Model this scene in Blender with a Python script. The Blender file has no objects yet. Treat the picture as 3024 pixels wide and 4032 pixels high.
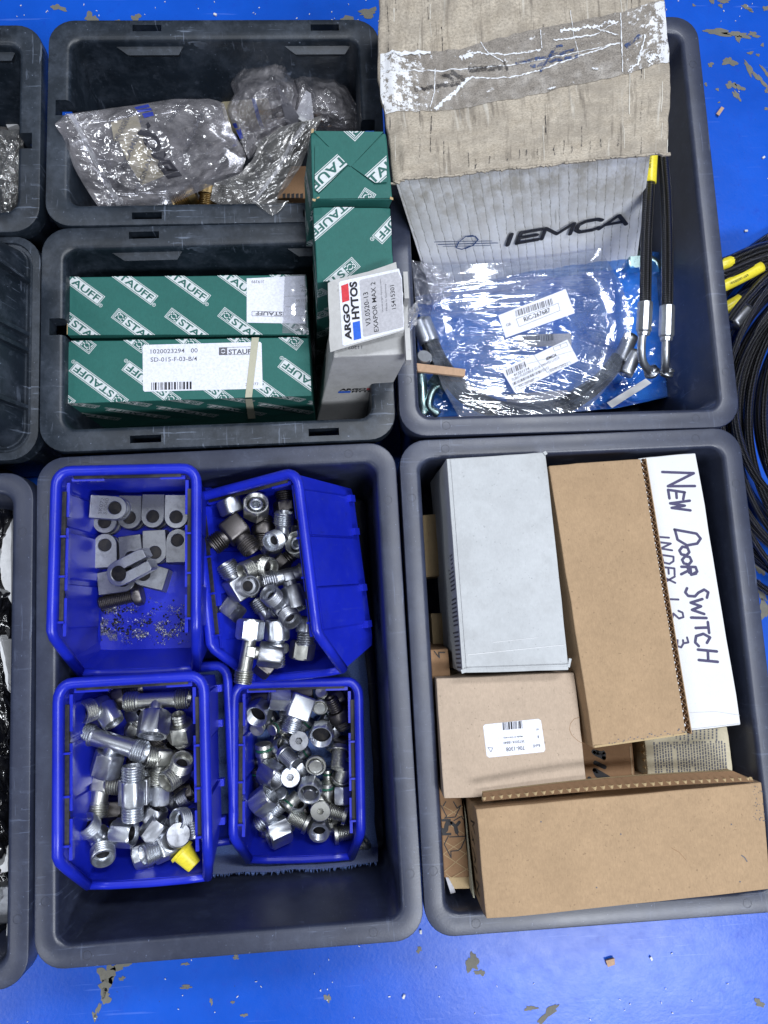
import bpy, bmesh, math, random
from mathutils import Vector, Matrix, noise
R = math.radians
random.seed(7)
SC = bpy.context.scene
COL = SC.collection
# ------------------------------------------------------------------ camera
RIM = 0.17                                   # height of the crate rims above the floor
CAM_LOC = Vector((-0.02202, -0.121952, 0.795799))
CAM_ROT = (0.13831006, -0.04561519, -0.04897726)
FPX = 2950.1
cam = bpy.data.cameras.new('camera')
cam.sensor_fit = 'VERTICAL'; cam.sensor_height = 36.0; cam.sensor_width = 27.0
cam.lens = FPX / 4032 * 36.0
cam.clip_start = 0.02; cam.clip_end = 60
cam_o = bpy.data.objects.new('camera', cam); COL.objects.link(cam_o)
cam_o.location = CAM_LOC; cam_o.rotation_euler = CAM_ROT
SC.camera = cam_o
from mathutils import Euler
CR = Euler(CAM_ROT, 'XYZ').to_matrix()
# ------------------------------------------------------------------ world and lamps
SC.view_settings.view_transform = 'Standard'
SC.view_settings.look = 'None'
SC.view_settings.exposure = 0.0
SC.view_settings.gamma = 1.0
w = bpy.data.worlds.new('World'); SC.world = w; w.use_nodes = True
bg = w.node_tree.nodes['Background']
bg.inputs[0].default_value = (0.62, 0.76, 1.0, 1); bg.inputs[1].default_value = 0.045
def lamp(name, loc, target, sx, sy, watts, col=(1, 1, 1), rot=0):
    l = bpy.data.lights.new(name, 'AREA'); l.shape = 'RECTANGLE'; l.size = sx; l.size_y = sy
    l.energy = watts; l.color = col
    o = bpy.data.objects.new(name, l); COL.objects.link(o)
    o.location = loc
    d = Vector(target) - Vector(loc)
    o.rotation_euler = (d.to_track_quat('-Z', 'Y').to_matrix() @ Matrix.Rotation(R(rot), 3, 'Z')).to_euler()
    return o
lamp('ceiling_lamp', (0.85, 1.27, 3.0), (0.85, 1.27, 0.0), 0.95, 0.34, 50, (0.90, 0.94, 1.0), 0)
lamp('ceiling_lamp', (0.80, -0.22, 3.5), (0.80, -0.22, 0.0), 1.2, 0.28, 48, (0.90, 0.94, 1.0), 4)
lamp('ceiling_lamp', (-1.9, 1.1, 3.2), (0.0, 0.0, 0.1), 0.30, 1.1, 20, (0.90, 0.94, 1.0), -20)
lamp('ceiling_lamp', (1.02, -1.60, 2.6), (1.02, -1.60, 0.0), 1.36, 0.50, 74, (0.90, 0.94, 1.0), 0)
lamp('ceiling_lamp', (-1.95, -1.70, 2.6), (-1.95, -1.70, 0.0), 0.60, 0.50, 22, (0.90, 0.94, 1.0), 0)
# ------------------------------------------------------------------ basic helpers
def ray(px, py):
    return CR @ Vector(((px - 1512) / FPX, -(py - 2016) / FPX, -1.0))
def P(px, py, z):                             # photograph pixel -> point of the place at height z
    d = ray(px, py); t = (z - CAM_LOC.z) / d.z
    return CAM_LOC + d * t
def D(dx, dy, z):
    return P(dx / 0.548611, dy / 0.548611, z)
def crop(x0, y0, s):
    return lambda x, y: (x0 + s * x, y0 + s * y)
def new_mesh(name, verts, faces, uvs=None, smooth=False):
    me = bpy.data.meshes.new(name); me.from_pydata([tuple(v) for v in verts], [], faces)
    if uvs:
        ul = me.uv_layers.new(name='uv')
        for l in me.loops: ul.data[l.index].uv = uvs[l.vertex_index]
    if smooth: me.polygons.foreach_set('use_smooth', [True] * len(me.polygons))
    me.update(); return me
def link(name, me, mat=None, parent=None, loc=None):
    o = bpy.data.objects.new(name, me); COL.objects.link(o)
    if mat is not None and len(me.materials) == 0: me.materials.append(mat)
    if parent is not None: o.parent = parent
    if loc is not None: o.location = loc
    return o
def thing(name, label, cat, loc=(0, 0, 0), group=None):
    o = bpy.data.objects.new(name, None); COL.objects.link(o); o.empty_display_size = 0.01
    o.location = loc; o['label'] = label; o['category'] = cat
    if group: o['group'] = group
    return o
def tag(o, label, cat, group=None):
    o['label'] = label; o['category'] = cat
    if group: o['group'] = group
    return o
def part(name, verts, faces, mat, parent, uvs=None, smooth=False):
    """mesh given in place coordinates, hung under a thing at its own base"""
    off = parent.location if parent is not None else Vector()
    if parent is not None and parent.parent is not None: off = parent.parent.location + parent.location
    me = new_mesh(name, [Vector(v) - off for v in verts], faces, uvs, smooth)
    return link(name, me, mat, parent)
def bm_part(name, bm, mat, parent, smooth=False):
    off = parent.location if parent is not None else Vector()
    me = bpy.data.meshes.new(name)
    bmesh.ops.translate(bm, verts=bm.verts, vec=-off)
    bm.to_mesh(me); bm.free()
    if smooth: me.polygons.foreach_set('use_smooth', [True] * len(me.polygons))
    return link(name, me, mat, parent)
# ------------------------------------------------------------------ materials
def mat(name):
    m = bpy.data.materials.new(name); m.use_nodes = True
    nt = m.node_tree; b = nt.nodes['Principled BSDF']
    return m, nt, b
def N(nt, typ, **kw):
    n = nt.nodes.new(typ)
    for k, v in kw.items():
        if k in n.inputs: n.inputs[k].default_value = v
        else: setattr(n, k, v)
    return n
def tc(nt): return N(nt, 'ShaderNodeTexCoord').outputs['Object']
def noise_n(nt, scale, detail=4, rough=0.6, vec=None, stretch=None):
    n = N(nt, 'ShaderNodeTexNoise'); n.inputs['Scale'].default_value = scale
    n.inputs['Detail'].default_value = detail; n.inputs['Roughness'].default_value = rough
    v = vec if vec is not None else tc(nt)
    if stretch:
        mp = N(nt, 'ShaderNodeMapping'); mp.inputs['Scale'].default_value = stretch
        nt.links.new(v, mp.inputs['Vector']); v = mp.outputs['Vector']
    nt.links.new(v, n.inputs['Vector']); return n.outputs['Fac']
def ramp(nt, fac, stops):
    r = N(nt, 'ShaderNodeValToRGB'); e = r.color_ramp.elements
    while len(e) < len(stops): e.new(0.5)
    for i, (p, c) in enumerate(stops):
        e[i].position = p; e[i].color = (*c, 1) if len(c) == 3 else c
    nt.links.new(fac, r.inputs['Fac']); return r.outputs['Color']
def mix(nt, fac, a, b, mode='MIX'):
    m = N(nt, 'ShaderNodeMix', data_type='RGBA', blend_type=mode)
    for s, v in ((m.inputs[0], fac), (m.inputs[6], a), (m.inputs[7], b)):
        if isinstance(v, (int, float)): s.default_value = v
        elif isinstance(v, (tuple, list)): s.default_value = (*v, 1)
        else: nt.links.new(v, s)
    return m.outputs[2]
def math_n(nt, op, a, b=0.0):
    m = N(nt, 'ShaderNodeMath', operation=op)
    for s, v in ((m.inputs[0], a), (m.inputs[1], b)):
        if isinstance(v, (int, float)): s.default_value = v
        else: nt.links.new(v, s)
    return m.outputs[0]
def bump(nt, b, h, strength=0.3, dist=0.0005):
    n = N(nt, 'ShaderNodeBump'); n.inputs['Strength'].default_value = strength; n.inputs['Distance'].default_value = dist
    nt.links.new(h, n.inputs['Height']); nt.links.new(n.outputs['Normal'], b.inputs['Normal'])
def setc(nt, b, c):
    if isinstance(c, (tuple, list)): b.inputs['Base Color'].default_value = (*c, 1)
    else: nt.links.new(c, b.inputs['Base Color'])

def plastic(name, col, rough=0.42, dust=0.25, dustcol=(0.22, 0.23, 0.26), var=0.25, scratch=0.35, spec=0.5):
    m, nt, b = mat(name)
    n1 = noise_n(nt, 14, 6, 0.65); n2 = noise_n(nt, 420, 2, 0.5)
    c = mix(nt, ramp(nt, n1, [(0.35, (0, 0, 0)), (0.7, (1, 1, 1))]), tuple(x * (1 - var) for x in col), tuple(min(1, x * (1 + var)) for x in col))
    smudge = ramp(nt, noise_n(nt, 38, 7, 0.74), [(0.46, (0, 0, 0)), (0.70, (dust,) * 3)])
    scuff = ramp(nt, noise_n(nt, 110, 5, 0.75), [(0.58, (0, 0, 0)), (0.70, (dust * 1.1,) * 3)])
    sc1 = ramp(nt, noise_n(nt, 26, 4, 0.6, None, (1, 16, 1)), [(0.635, (0, 0, 0)), (0.66, (scratch,) * 3)])
    sc2 = ramp(nt, noise_n(nt, 26, 4, 0.6, None, (14, 1, 1)), [(0.645, (0, 0, 0)), (0.67, (scratch * .8,) * 3)])
    spk = ramp(nt, n2, [(0.735, (0, 0, 0)), (0.76, (min(1, scratch * 1.6),) * 3)])
    c = mix(nt, smudge, c, dustcol); c = mix(nt, scuff, c, dustcol)
    gate = ramp(nt, noise_n(nt, 12, 4, 0.6), [(0.48, (0, 0, 0)), (0.6, (1, 1, 1))])
    for q in (sc1, sc2): c = mix(nt, mix(nt, 1.0, gate, q, 'MULTIPLY'), c, tuple(min(1, x * 1.5) for x in dustcol))
    c = mix(nt, spk, c, tuple(min(1, x * 1.8) for x in dustcol))
    dk = ramp(nt, noise_n(nt, 75, 6, 0.75), [(0.62, (0, 0, 0)), (0.74, (0.55,) * 3)])
    c = mix(nt, dk, c, tuple(x * 0.35 for x in col))
    setc(nt, b, c)
    rr = N(nt, 'ShaderNodeMapRange'); nt.links.new(n1, rr.inputs[0]); rr.inputs[3].default_value = rough - 0.1; rr.inputs[4].default_value = rough + 0.14
    nt.links.new(rr.outputs[0], b.inputs['Roughness'])
    b.inputs['Specular IOR Level'].default_value = spec
    bump(nt, b, noise_n(nt, 700, 2, 0.5), 0.12, 0.0004)
    return m
def card(name, col, var=0.12, speck=0.35, dirt=0.0, dirtcol=(0.1, 0.08, 0.06), rough=0.85, fibre=0.5):
    m, nt, b = mat(name)
    big = noise_n(nt, 24, 5, 0.6); mid = noise_n(nt, 220, 4, 0.7); fine = noise_n(nt, 900, 3, 0.7, None, (1, 0.35, 1))
    lo = tuple(x * (1 - var) for x in col); hi = tuple(min(1, x * (1 + var)) for x in col)
    c = mix(nt, ramp(nt, big, [(0.3, (0, 0, 0)), (0.7, (1, 1, 1))]), lo, hi)
    c = mix(nt, fibre * 0.55, c, ramp(nt, mid, [(0.25, tuple(x * 0.62 for x in col)), (0.75, tuple(min(1, x * 1.3) for x in col))]))
    c = mix(nt, fibre * 0.4, c, ramp(nt, fine, [(0.3, tuple(x * 0.6 for x in col)), (0.7, tuple(min(1, x * 1.35) for x in col))]))
    sp = ramp(nt, noise_n(nt, 420, 1, 0.5), [(0.70, (0, 0, 0)), (0.78, (speck,) * 3)])
    c = mix(nt, sp, c, tuple(x * 0.3 for x in col))
    if dirt > 0:
        dd = ramp(nt, noise_n(nt, 16, 8, 0.75), [(0.48, (0, 0, 0)), (0.75, (dirt,) * 3)])
        c = mix(nt, dd, c, dirtcol)
    setc(nt, b, c); b.inputs['Roughness'].default_value = rough; b.inputs['Specular IOR Level'].default_value = 0.25
    bump(nt, b, mix(nt, 0.5, mid, big), 0.35, 0.0009)
    return m
def metal(name, col, rough=0.3, var=0.25, stain=(0.16, 0.14, 0.11), st=0.35, metallic=1.0):
    m, nt, b = mat(name)
    oi = N(nt, 'ShaderNodeObjectInfo').outputs['Random']
    n1 = noise_n(nt, 160, 5, 0.7); n2 = noise_n(nt, 900, 3, 0.6, None, (1, 1, 0.15))
    base = mix(nt, oi, tuple(x * (1 - var) for x in col), tuple(min(1, x * (1 + var * 0.6)) for x in col))
    c = mix(nt, ramp(nt, n1, [(0.45, (0, 0, 0)), (0.8, (st,) * 3)]), base, stain)
    setc(nt, b, c); b.inputs['Metallic'].default_value = metallic
    rr = N(nt, 'ShaderNodeMapRange'); nt.links.new(n1, rr.inputs[0]); rr.inputs[3].default_value = rough - 0.08; rr.inputs[4].default_value = rough + 0.2
    nt.links.new(rr.outputs[0], b.inputs['Roughness'])
    bump(nt, b, mix(nt, 0.5, n1, n2), 0.2, 0.0003)
    return m
def flat(name, col, rough=0.6, spec=0.3, metallic=0.0):
    m, nt, b = mat(name); n = noise_n(nt, 500, 3, 0.6)
    c = ramp(nt, n, [(0.3, tuple(x * 0.86 for x in col)), (0.7, tuple(min(1, x * 1.1) for x in col))])
    setc(nt, b, c); b.inputs['Roughness'].default_value = rough; b.inputs['Specular IOR Level'].default_value = spec; b.inputs['Metallic'].default_value = metallic
    return m
def film(name, tint=(1, 1, 1), haze=0.12, hazecol=(0.6, 0.6, 0.65), gloss=0.22, rough=0.09, dirt=None):
    """clear plastic film: mostly see-through, with sheen and a little milkiness"""
    m = bpy.data.materials.new(name); m.use_nodes = True; nt = m.node_tree; nt.nodes.clear()
    out = N(nt, 'ShaderNodeOutputMaterial')
    tr = N(nt, 'ShaderNodeBsdfTransparent'); tr.inputs[0].default_value = (*tint, 1)
    gl = N(nt, 'ShaderNodeBsdfGlossy'); gl.inputs['Roughness'].default_value = rough; gl.inputs[0].default_value = (1, 1, 1, 1)
    df = N(nt, 'ShaderNodeBsdfDiffuse'); df.inputs[0].default_value = (*hazecol, 1)
    bmp = N(nt, 'ShaderNodeBump'); bmp.inputs['Strength'].default_value = 0.4; bmp.inputs['Distance'].default_value = 0.0008
    nt.links.new(noise_n(nt, 70, 3, 0.55), bmp.inputs['Height'])
    nt.links.new(bmp.outputs[0], gl.inputs['Normal'])
    m1 = N(nt, 'ShaderNodeMixShader'); m2 = N(nt, 'ShaderNodeMixShader')
    hz = ramp(nt, noise_n(nt, 45, 5, 0.65), [(0.35, (haze * 0.3,) * 3), (0.7, (min(1, haze * 1.9),) * 3)])
    nt.links.new(hz, m1.inputs[0]); nt.links.new(tr.outputs[0], m1.inputs[1]); nt.links.new(df.outputs[0], m1.inputs[2])
    lw = N(nt, 'ShaderNodeLayerWeight'); lw.inputs[0].default_value = 0.35
    nt.links.new(bmp.outputs[0], lw.inputs['Normal'])
    g = math_n(nt, 'ADD', math_n(nt, 'MULTIPLY', lw.outputs['Facing'], 0.35), gloss)
    nt.links.new(g, m2.inputs[0]); nt.links.new(m1.outputs[0], m2.inputs[1]); nt.links.new(gl.outputs[0], m2.inputs[2])
    nt.links.new(m2.outputs[0], out.inputs['Surface'])
    return m
def hose_mat(name, col=(0.016, 0.016, 0.018), su=1.0, sv=1.0, stren=0.9):
    """black rubber hose with a braided surface, glint dots painted into its colour, laid along its length (uv in millimetres)"""
    m, nt, b = mat(name)
    uv = N(nt, 'ShaderNodeTexCoord').outputs['UV']
    sp = N(nt, 'ShaderNodeSeparateXYZ'); nt.links.new(uv, sp.inputs[0])
    a = math_n(nt, 'ADD', math_n(nt, 'MULTIPLY', sp.outputs[0], su), math_n(nt, 'MULTIPLY', sp.outputs[1], sv))
    c = math_n(nt, 'SUBTRACT', math_n(nt, 'MULTIPLY', sp.outputs[0], su), math_n(nt, 'MULTIPLY', sp.outputs[1], sv))
    h = math_n(nt, 'MULTIPLY', math_n(nt, 'SINE', a), math_n(nt, 'SINE', c))
    hh = math_n(nt, 'ADD', math_n(nt, 'MULTIPLY', h, 0.5), 0.5)
    setc(nt, b, ramp(nt, hh, [(0.35, tuple(x * 0.35 for x in col)), (0.62, tuple(x * 1.6 for x in col)), (0.92, tuple(x * 7 for x in col))]))  # paler weave peaks put the dotted glints into the colour
    b.inputs['Roughness'].default_value = 0.17; b.inputs['Specular IOR Level'].default_value = 1.0
    bump(nt, b, h, stren, 0.0022)
    return m

M = {}
M['grey'] = plastic('grey_crate_plastic', (0.028, 0.035, 0.066), 0.36, 0.20, (0.10, 0.125, 0.20), 0.14, 0.34, 0.6)
M['dark'] = plastic('dark_crate_plastic', (0.011, 0.018, 0.029), 0.42, 0.38, (0.09, 0.11, 0.15), 0.35, 0.8, 0.6)
M['mark'] = plastic('rim_mark_plastic', (0.030, 0.035, 0.055), 0.42, 0.1, (0.2, 0.2, 0.25), 0.12, 0.1)
M['blue'] = plastic('blue_bin_plastic', (0.010, 0.022, 0.50), 0.30, 0.14, (0.05, 0.07, 0.34), 0.16, 0.30, 0.5)
M['grime'] = card('oily_grime', (0.018, 0.018, 0.022), 0.4, 0.3, 0.6, (0.16, 0.15, 0.14), 0.6)
M['kraft'] = card('kraft_board', (0.395, 0.272, 0.165), 0.12, 0.45, 0.3, (0.27, 0.18, 0.105), fibre=0.55)
M['kraft_pink'] = card('light_kraft_board', (0.47, 0.37, 0.285), 0.09, 0.45, 0.15, (0.34, 0.26, 0.19), fibre=0.45)
M['kraft_pale'] = card('pale_kraft_board', (0.46, 0.34, 0.19), 0.06, 0.3, 0.0, fibre=0.3)
M['kraft_dark'] = card('brown_board', (0.28, 0.165, 0.09), 0.1, 0.3, 0.0, fibre=0.35)
M['kraft_old'] = card('grubby_board', (0.40, 0.355, 0.295), 0.18, 0.6, 0.75, (0.09, 0.075, 0.06), fibre=0.9)
M['white_card'] = card('white_card', (0.50, 0.52, 0.54), 0.10, 0.3, 0.5, (0.31, 0.31, 0.31), fibre=0.25)
M['white_clean'] = card('clean_white_card', (0.70, 0.71, 0.73), 0.03, 0.1, 0.12, (0.6, 0.57, 0.47), fibre=0.06)
M['white_old'] = card('worn_white_card', (0.50, 0.50, 0.50), 0.10, 0.35, 0.5, (0.22, 0.21, 0.20), fibre=0.25)
M['green'] = card('green_carton', (0.024, 0.128, 0.112), 0.10, 0.15, 0.15, (0.03, 0.09, 0.085), 0.55, 0.4)
M['print_white'] = flat('white_print', (0.60, 0.64, 0.66), 0.5)
M['print_green'] = flat('green_print', (0.024, 0.118, 0.104), 0.55)
M['label'] = flat('label_paper', (0.74, 0.76, 0.86), 0.45)
M['label_grey'] = flat('grey_label_paper', (0.46, 0.46, 0.50), 0.5)
M['ink'] = flat('black_ink', (0.016, 0.016, 0.020), 0.5)
M['ink_grey'] = flat('grey_ink', (0.12, 0.12, 0.14), 0.55)
M['ink_violet'] = flat('marker_ink', (0.055, 0.05, 0.12), 0.45)
M['ink_blue'] = flat('blue_ink', (0.02, 0.06, 0.19), 0.5)
M['ink_red'] = flat('red_ink', (0.62, 0.045, 0.06), 0.5)
M['ink_royal'] = flat('royal_ink', (0.02, 0.12, 0.62), 0.5)
M['zinc'] = metal('zinc_steel', (0.60, 0.63, 0.68), 0.33, 0.22, (0.15, 0.15, 0.16), 0.45)
M['zinc_warm'] = metal('yellowed_zinc_steel', (0.54, 0.545, 0.515), 0.33, 0.22, (0.14, 0.13, 0.11), 0.5)
M['iron'] = metal('dull_steel', (0.44, 0.46, 0.51), 0.34, 0.25, (0.10, 0.085, 0.07), 0.5)
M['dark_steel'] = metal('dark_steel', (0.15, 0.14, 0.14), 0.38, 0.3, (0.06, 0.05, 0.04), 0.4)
M['machined'] = metal('machined_steel', (0.29, 0.30, 0.33), 0.34, 0.3, (0.10, 0.10, 0.11), 0.7)
M['bore'] = metal('bore_shade', (0.03, 0.03, 0.035), 0.5, 0.2)  # near-black colour stands in for the shade inside open bores
M['oring'] = flat('green_seal', (0.01, 0.10, 0.06), 0.35)
def worn(name, col, a=.42, b_=.58):
    m, nt, b = mat(name); out = nt.nodes['Material Output']; tr = N(nt, 'ShaderNodeBsdfTransparent'); mx = N(nt, 'ShaderNodeMixShader')
    b.inputs['Base Color'].default_value = (*col, 1); b.inputs['Roughness'].default_value = .5
    nt.links.new(ramp(nt, noise_n(nt, 260, 5, .75), [(a, (0, 0, 0)), (b_, (1, 1, 1))]), mx.inputs[0])
    nt.links.new(tr.outputs[0], mx.inputs[1]); nt.links.new(b.outputs[0], mx.inputs[2]); nt.links.new(mx.outputs[0], out.inputs['Surface']); return m
M['ink_worn'] = worn('worn_black_ink', (.04, .035, .035)); M['ink_blue_worn'] = worn('worn_blue_ink', (.03, .06, .17)); M['tape_worn'] = worn('torn_white_film', (.74, .76, .80), .36, .42)
M['rubber'] = flat('black_rubber', (0.012, 0.012, 0.014), 0.5)
M['yellow'] = flat('yellow_plastic', (0.80, 0.68, 0.04), 0.35, 0.5)
M['hose'] = hose_mat('braided_hose', su=2.0, sv=4.0)
M['hose_fine'] = hose_mat('fine_braided_hose', (0.014, 0.014, 0.017), 4.2, 4.0, 0.6)
M['clear'] = film('clear_film', (0.95, 0.95, 0.97), 0.10, (0.55, 0.56, 0.66), 0.13, 0.11)
M['clear_bright'] = film('bright_clear_film', (0.93, 0.93, 0.97), 0.24, (0.47, 0.45, 0.47), 0.11, 0.15)
M['clear_soft'] = film('soft_clear_film', (0.90, 0.89, 0.88), 0.20, (0.42, 0.41, 0.40), 0.10, 0.20)
M['clear_tape'] = film('clear_tape', (0.95, 0.95, 0.97), 0.25, (0.6, 0.62, 0.68), 0.16, 0.14)
M['bluefilm'] = film('blue_film', (0.38, 0.66, 0.96), 0.24, (0.04, 0.22, 0.70), 0.09, 0.12)
M['wood'] = card('pale_wood', (0.50, 0.33, 0.22), 0.12, 0.2, 0.0, fibre=0.6)
M['foam'] = card('white_foam', (0.70, 0.71, 0.73), 0.08, 0.2, 0.1, fibre=0.4)
M['paper_band'] = card('old_paper_band', (0.46, 0.45, 0.35), 0.06, 0.3, 0.15, (0.1, 0.25, 0.2), fibre=0.3)
# ------------------------------------------------------------------ shape helpers
def rrect(hw, hh, r, n=6):
    pts = []
    for cx, cy, a0 in ((hw - r, hh - r, 0), (-hw + r, hh - r, 90), (-hw + r, -hh + r, 180), (hw - r, -hh + r, 270)):
        for k in range(n + 1):
            a = R(a0 + 90 * k / n); pts.append((cx + r * math.cos(a), cy + r * math.sin(a)))
    return pts
def loft(loops, cap0=True, cap1=True):
    n = len(loops[0]); v = []; f = []
    for l in loops: v += l
    for i in range(len(loops) - 1):
        for k in range(n):
            k2 = (k + 1) % n
            f.append((i * n + k, i * n + k2, (i + 1) * n + k2, (i + 1) * n + k))
    if cap0: f.append(tuple(reversed(range(n))))
    if cap1: f.append(tuple(range((len(loops) - 1) * n, len(loops) * n)))
    return v, f
def sweep(path, rad, seg=12, cap=True, uvscale=1000.0):
    """tube along a list of points; rad a number or a list; uv = (mm along, angle)"""
    path = [Vector(p) for p in path]; n = len(path)
    rads = rad if isinstance(rad, (list, tuple)) else [rad] * n
    v = []; f = []; uv = []
    t = (path[1] - path[0]).normalized()
    nrm = t.orthogonal().normalized(); s = 0.0
    for i in range(n):
        if i > 0: s += (path[i] - path[i - 1]).length
        t2 = (path[min(i + 1, n - 1)] - path[max(i - 1, 0)]).normalized()
        nrm = (nrm - t2 * nrm.dot(t2)).normalized(); bi = t2.cross(nrm)
        for k in range(seg + 1):
            a = 2 * math.pi * k / seg
            v.append(path[i] + (nrm * math.cos(a) + bi * math.sin(a)) * rads[i]); uv.append((s * uvscale, a))
    m = seg + 1
    for i in range(n - 1):
        for k in range(seg): f.append((i * m + k, i * m + k + 1, (i + 1) * m + k + 1, (i + 1) * m + k))
    if cap:
        f.append(tuple(reversed(range(seg)))); f.append(tuple((n - 1) * m + k for k in range(seg)))
    return v, f, uv
def spline(pts, n=8):
    """Catmull-Rom through the points"""
    p = [Vector(a) for a in pts]; p = [p[0] * 2 - p[1]] + p + [p[-1] * 2 - p[-2]]; out = []
    for i in range(1, len(p) - 2):
        for k in range(n):
            t = k / n; a, b, c, d = p[i - 1], p[i], p[i + 1], p[i + 2]
            out.append(0.5 * ((2 * b) + (c - a) * t + (2 * a - 5 * b + 4 * c - d) * t * t + (3 * b - a - 3 * c + d) * t ** 3))
    out.append(p[-2]); return out
def box_vf(c, sx, sy, sz, rot=None):
    v = [Vector((x * sx / 2, y * sy / 2, z * sz / 2)) for x in (-1, 1) for y in (-1, 1) for z in (-1, 1)]
    if rot is not None: v = [rot @ a for a in v]
    v = [a + Vector(c) for a in v]
    return v, [(0, 1, 3, 2), (4, 6, 7, 5), (0, 4, 5, 1), (2, 3, 7, 6), (0, 2, 6, 4), (1, 5, 7, 3)]
def join(*vfs):
    v = []; f = []
    for a in vfs:
        o = len(v); v += list(a[0]); f += [tuple(i + o for i in q) for q in a[1]]
    return v, f
# ------------------------------------------------------------------ the floor
def floor_mat():
    m, nt, b = mat('blue_floor_paint')
    n1 = noise_n(nt, 5, 5, 0.6); n2 = noise_n(nt, 60, 5, 0.7); n3 = noise_n(nt, 260, 3, 0.6)
    c = mix(nt, ramp(nt, n1, [(0.3, (0, 0, 0)), (0.7, (1, 1, 1))]), (0.004, 0.066, 0.44), (0.009, 0.108, 0.66))
    c = mix(nt, ramp(nt, n2, [(0.58, (0, 0, 0)), (0.72, (0.5, 0.5, 0.5))]), c, (0.006, 0.05, 0.46))
    gate = ramp(nt, noise_n(nt, 4.0, 4, 0.6), [(0.66, (0, 0, 0)), (0.74, (1, 1, 1))])
    chip = mix(nt, 1.0, gate, ramp(nt, noise_n(nt, 55, 6, 0.65), [(0.62, (0, 0, 0)), (0.635, (1, 1, 1))]), 'MULTIPLY')
    c = mix(nt, chip, c, (0.16, 0.155, 0.13))
    sc = noise_n(nt, 9, 3, 0.5, None, (1, 22, 1))
    c = mix(nt, ramp(nt, sc, [(0.66, (0, 0, 0)), (0.70, (0.4,) * 3)]), c, (0.10, 0.20, 0.70))
    sp = ramp(nt, noise_n(nt, 330, 2, 0.5), [(0.735, (0, 0, 0)), (0.76, (0.8,) * 3)])
    c = mix(nt, sp, c, (0.03, 0.05, 0.12))
    setc(nt, b, c)
    rr = N(nt, 'ShaderNodeMapRange'); nt.links.new(n2, rr.inputs[0]); rr.inputs[3].default_value = 0.22; rr.inputs[4].default_value = 0.38; b.inputs['Specular IOR Level'].default_value = 0.32
    nt.links.new(rr.outputs[0], b.inputs['Roughness'])
    bump(nt, b, mix(nt, 0.5, n3, n2), 0.28, 0.0008)
    return m
fl = link('floor', new_mesh('floor', [(-4, -4, 0), (4, -4, 0), (4, 4, 0), (-4, 4, 0)], [(0, 1, 2, 3)]), floor_mat())
fl['kind'] = 'structure'
M['chip'] = card('bare_concrete', (0.17, 0.165, 0.14), 0.2, 0.4, 0.2, (0.08, 0.09, 0.1), 0.6)
def chip_patch(px, py, rx, ry, ang, seed, z=0.0004):
    """one place where the blue paint has flaked off: an irregular thin patch"""
    rnd = random.Random(seed); n = 26; v = []
    ph = [rnd.uniform(0, 6.28) for _ in range(5)]
    for k in range(n):
        a = 2 * math.pi * k / n
        q = 1 + 0.25 * math.sin(2 * a + ph[0]) + 0.2 * math.sin(3 * a + ph[1]) + 0.16 * math.sin(5 * a + ph[2]) + 0.12 * math.sin(8 * a + ph[3]) + rnd.uniform(-.1, .1)
        x = rx * q * math.cos(a); y = ry * q * math.sin(a); c, s = math.cos(R(ang)), math.sin(R(ang))
        v.append(P(px + c * x - s * y, py + s * x + c * y, z))
    return v, [tuple(reversed(range(n)))]
c6 = crop(2500, 0, .3158); cb = crop(0, 3600, .6028)
chips = []
for i, (x, y, rx, ry, a) in enumerate([(1040, 400, 180, 38, 3), (1290, 430, 130, 40, 6), (1480, 430, 70, 30, 10), (1290, 480, 30, 50, 0), (1180, 770, 75, 55, 10), (945, 805, 34, 28, 20),
        (1420, 850, 120, 26, 62), (1560, 990, 110, 32, 48), (1630, 900, 90, 22, 55), (1200, 1060, 60, 48, 30), (1270, 1190, 75, 28, 62), (1310, 1090, 60, 30, 40), (1120, 10, 70, 30, 0),
        (965, 10, 26, 45, 0), (1070, 70, 22, 28, 0), (1390, 90, 60, 26, 20), (1640, 100, 40, 34, 0), (1440, 660, 34, 20, 10), (1535, 685, 20, 20, 0), (1640, 1130, 26, 26, 0),
        (885, 1050, 18, 22, 0), (1030, 1115, 16, 22, 0), (735, 65, 20, 15, 0), (1440, 125, 40, 20, 20), (1590, 560, 24, 18, 0), (1050, 1275, 12, 12, 0), (1640, 1355, 30, 14, 0)]):
    p = c6(x, y); chips.append(chip_patch(*p, rx * .3158, ry * .3158, a, i))
for i, (x, y, rx, ry, a) in enumerate([(700, 390, 48, 70, -10), (690, 470, 38, 62, 8), (690, 540, 34, 44, 15), (790, 340, 60, 22, -12), (795, 420, 20, 14, 0), (640, 620, 12, 46, 18), (618, 670, 14, 30, 5),
        (1210, 325, 24, 10, -10), (1540, 280, 22, 14, 0), (1215, 475, 40, 12, 0), (1520, 575, 14, 9, -30), (1595, 660, 22, 12, 0), (1380, 570, 9, 24, 0)]):
    p = cb(x, y); chips.append(chip_patch(*p, rx * .6028, ry * .6028, a, 60 + i))
for i, (x, y, rx, ry, a) in enumerate([(230, 30, 26, 12, 10), (360, 75, 22, 26, 0), (535, 70, 16, 16, 0), (470, 88, 18, 10, 0), (1365, 85, 40, 20, 0), (1450, 50, 40, 16, -10), (1860, 3790, 22, 38, -10), (1890, 3830, 18, 12, 0),
        (2160, 3990, 46, 16, -40), (2090, 3970, 22, 10, 0), (2990, 3950, 20, 14, 30), (1650, 3740, 10, 12, 0), (1290, 3930, 12, 16, 0), (3000, 2330, 40, 14, 70), (2990, 2230, 20, 30, 0), (3010, 2400, 22, 30, 10)]):
    chips.append(chip_patch(x, y, rx, ry, a, 90 + i))
pc = link('paint_chip', new_mesh('paint_chip', *join(*chips)), M['chip']); pc['kind'] = 'stuff'
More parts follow.
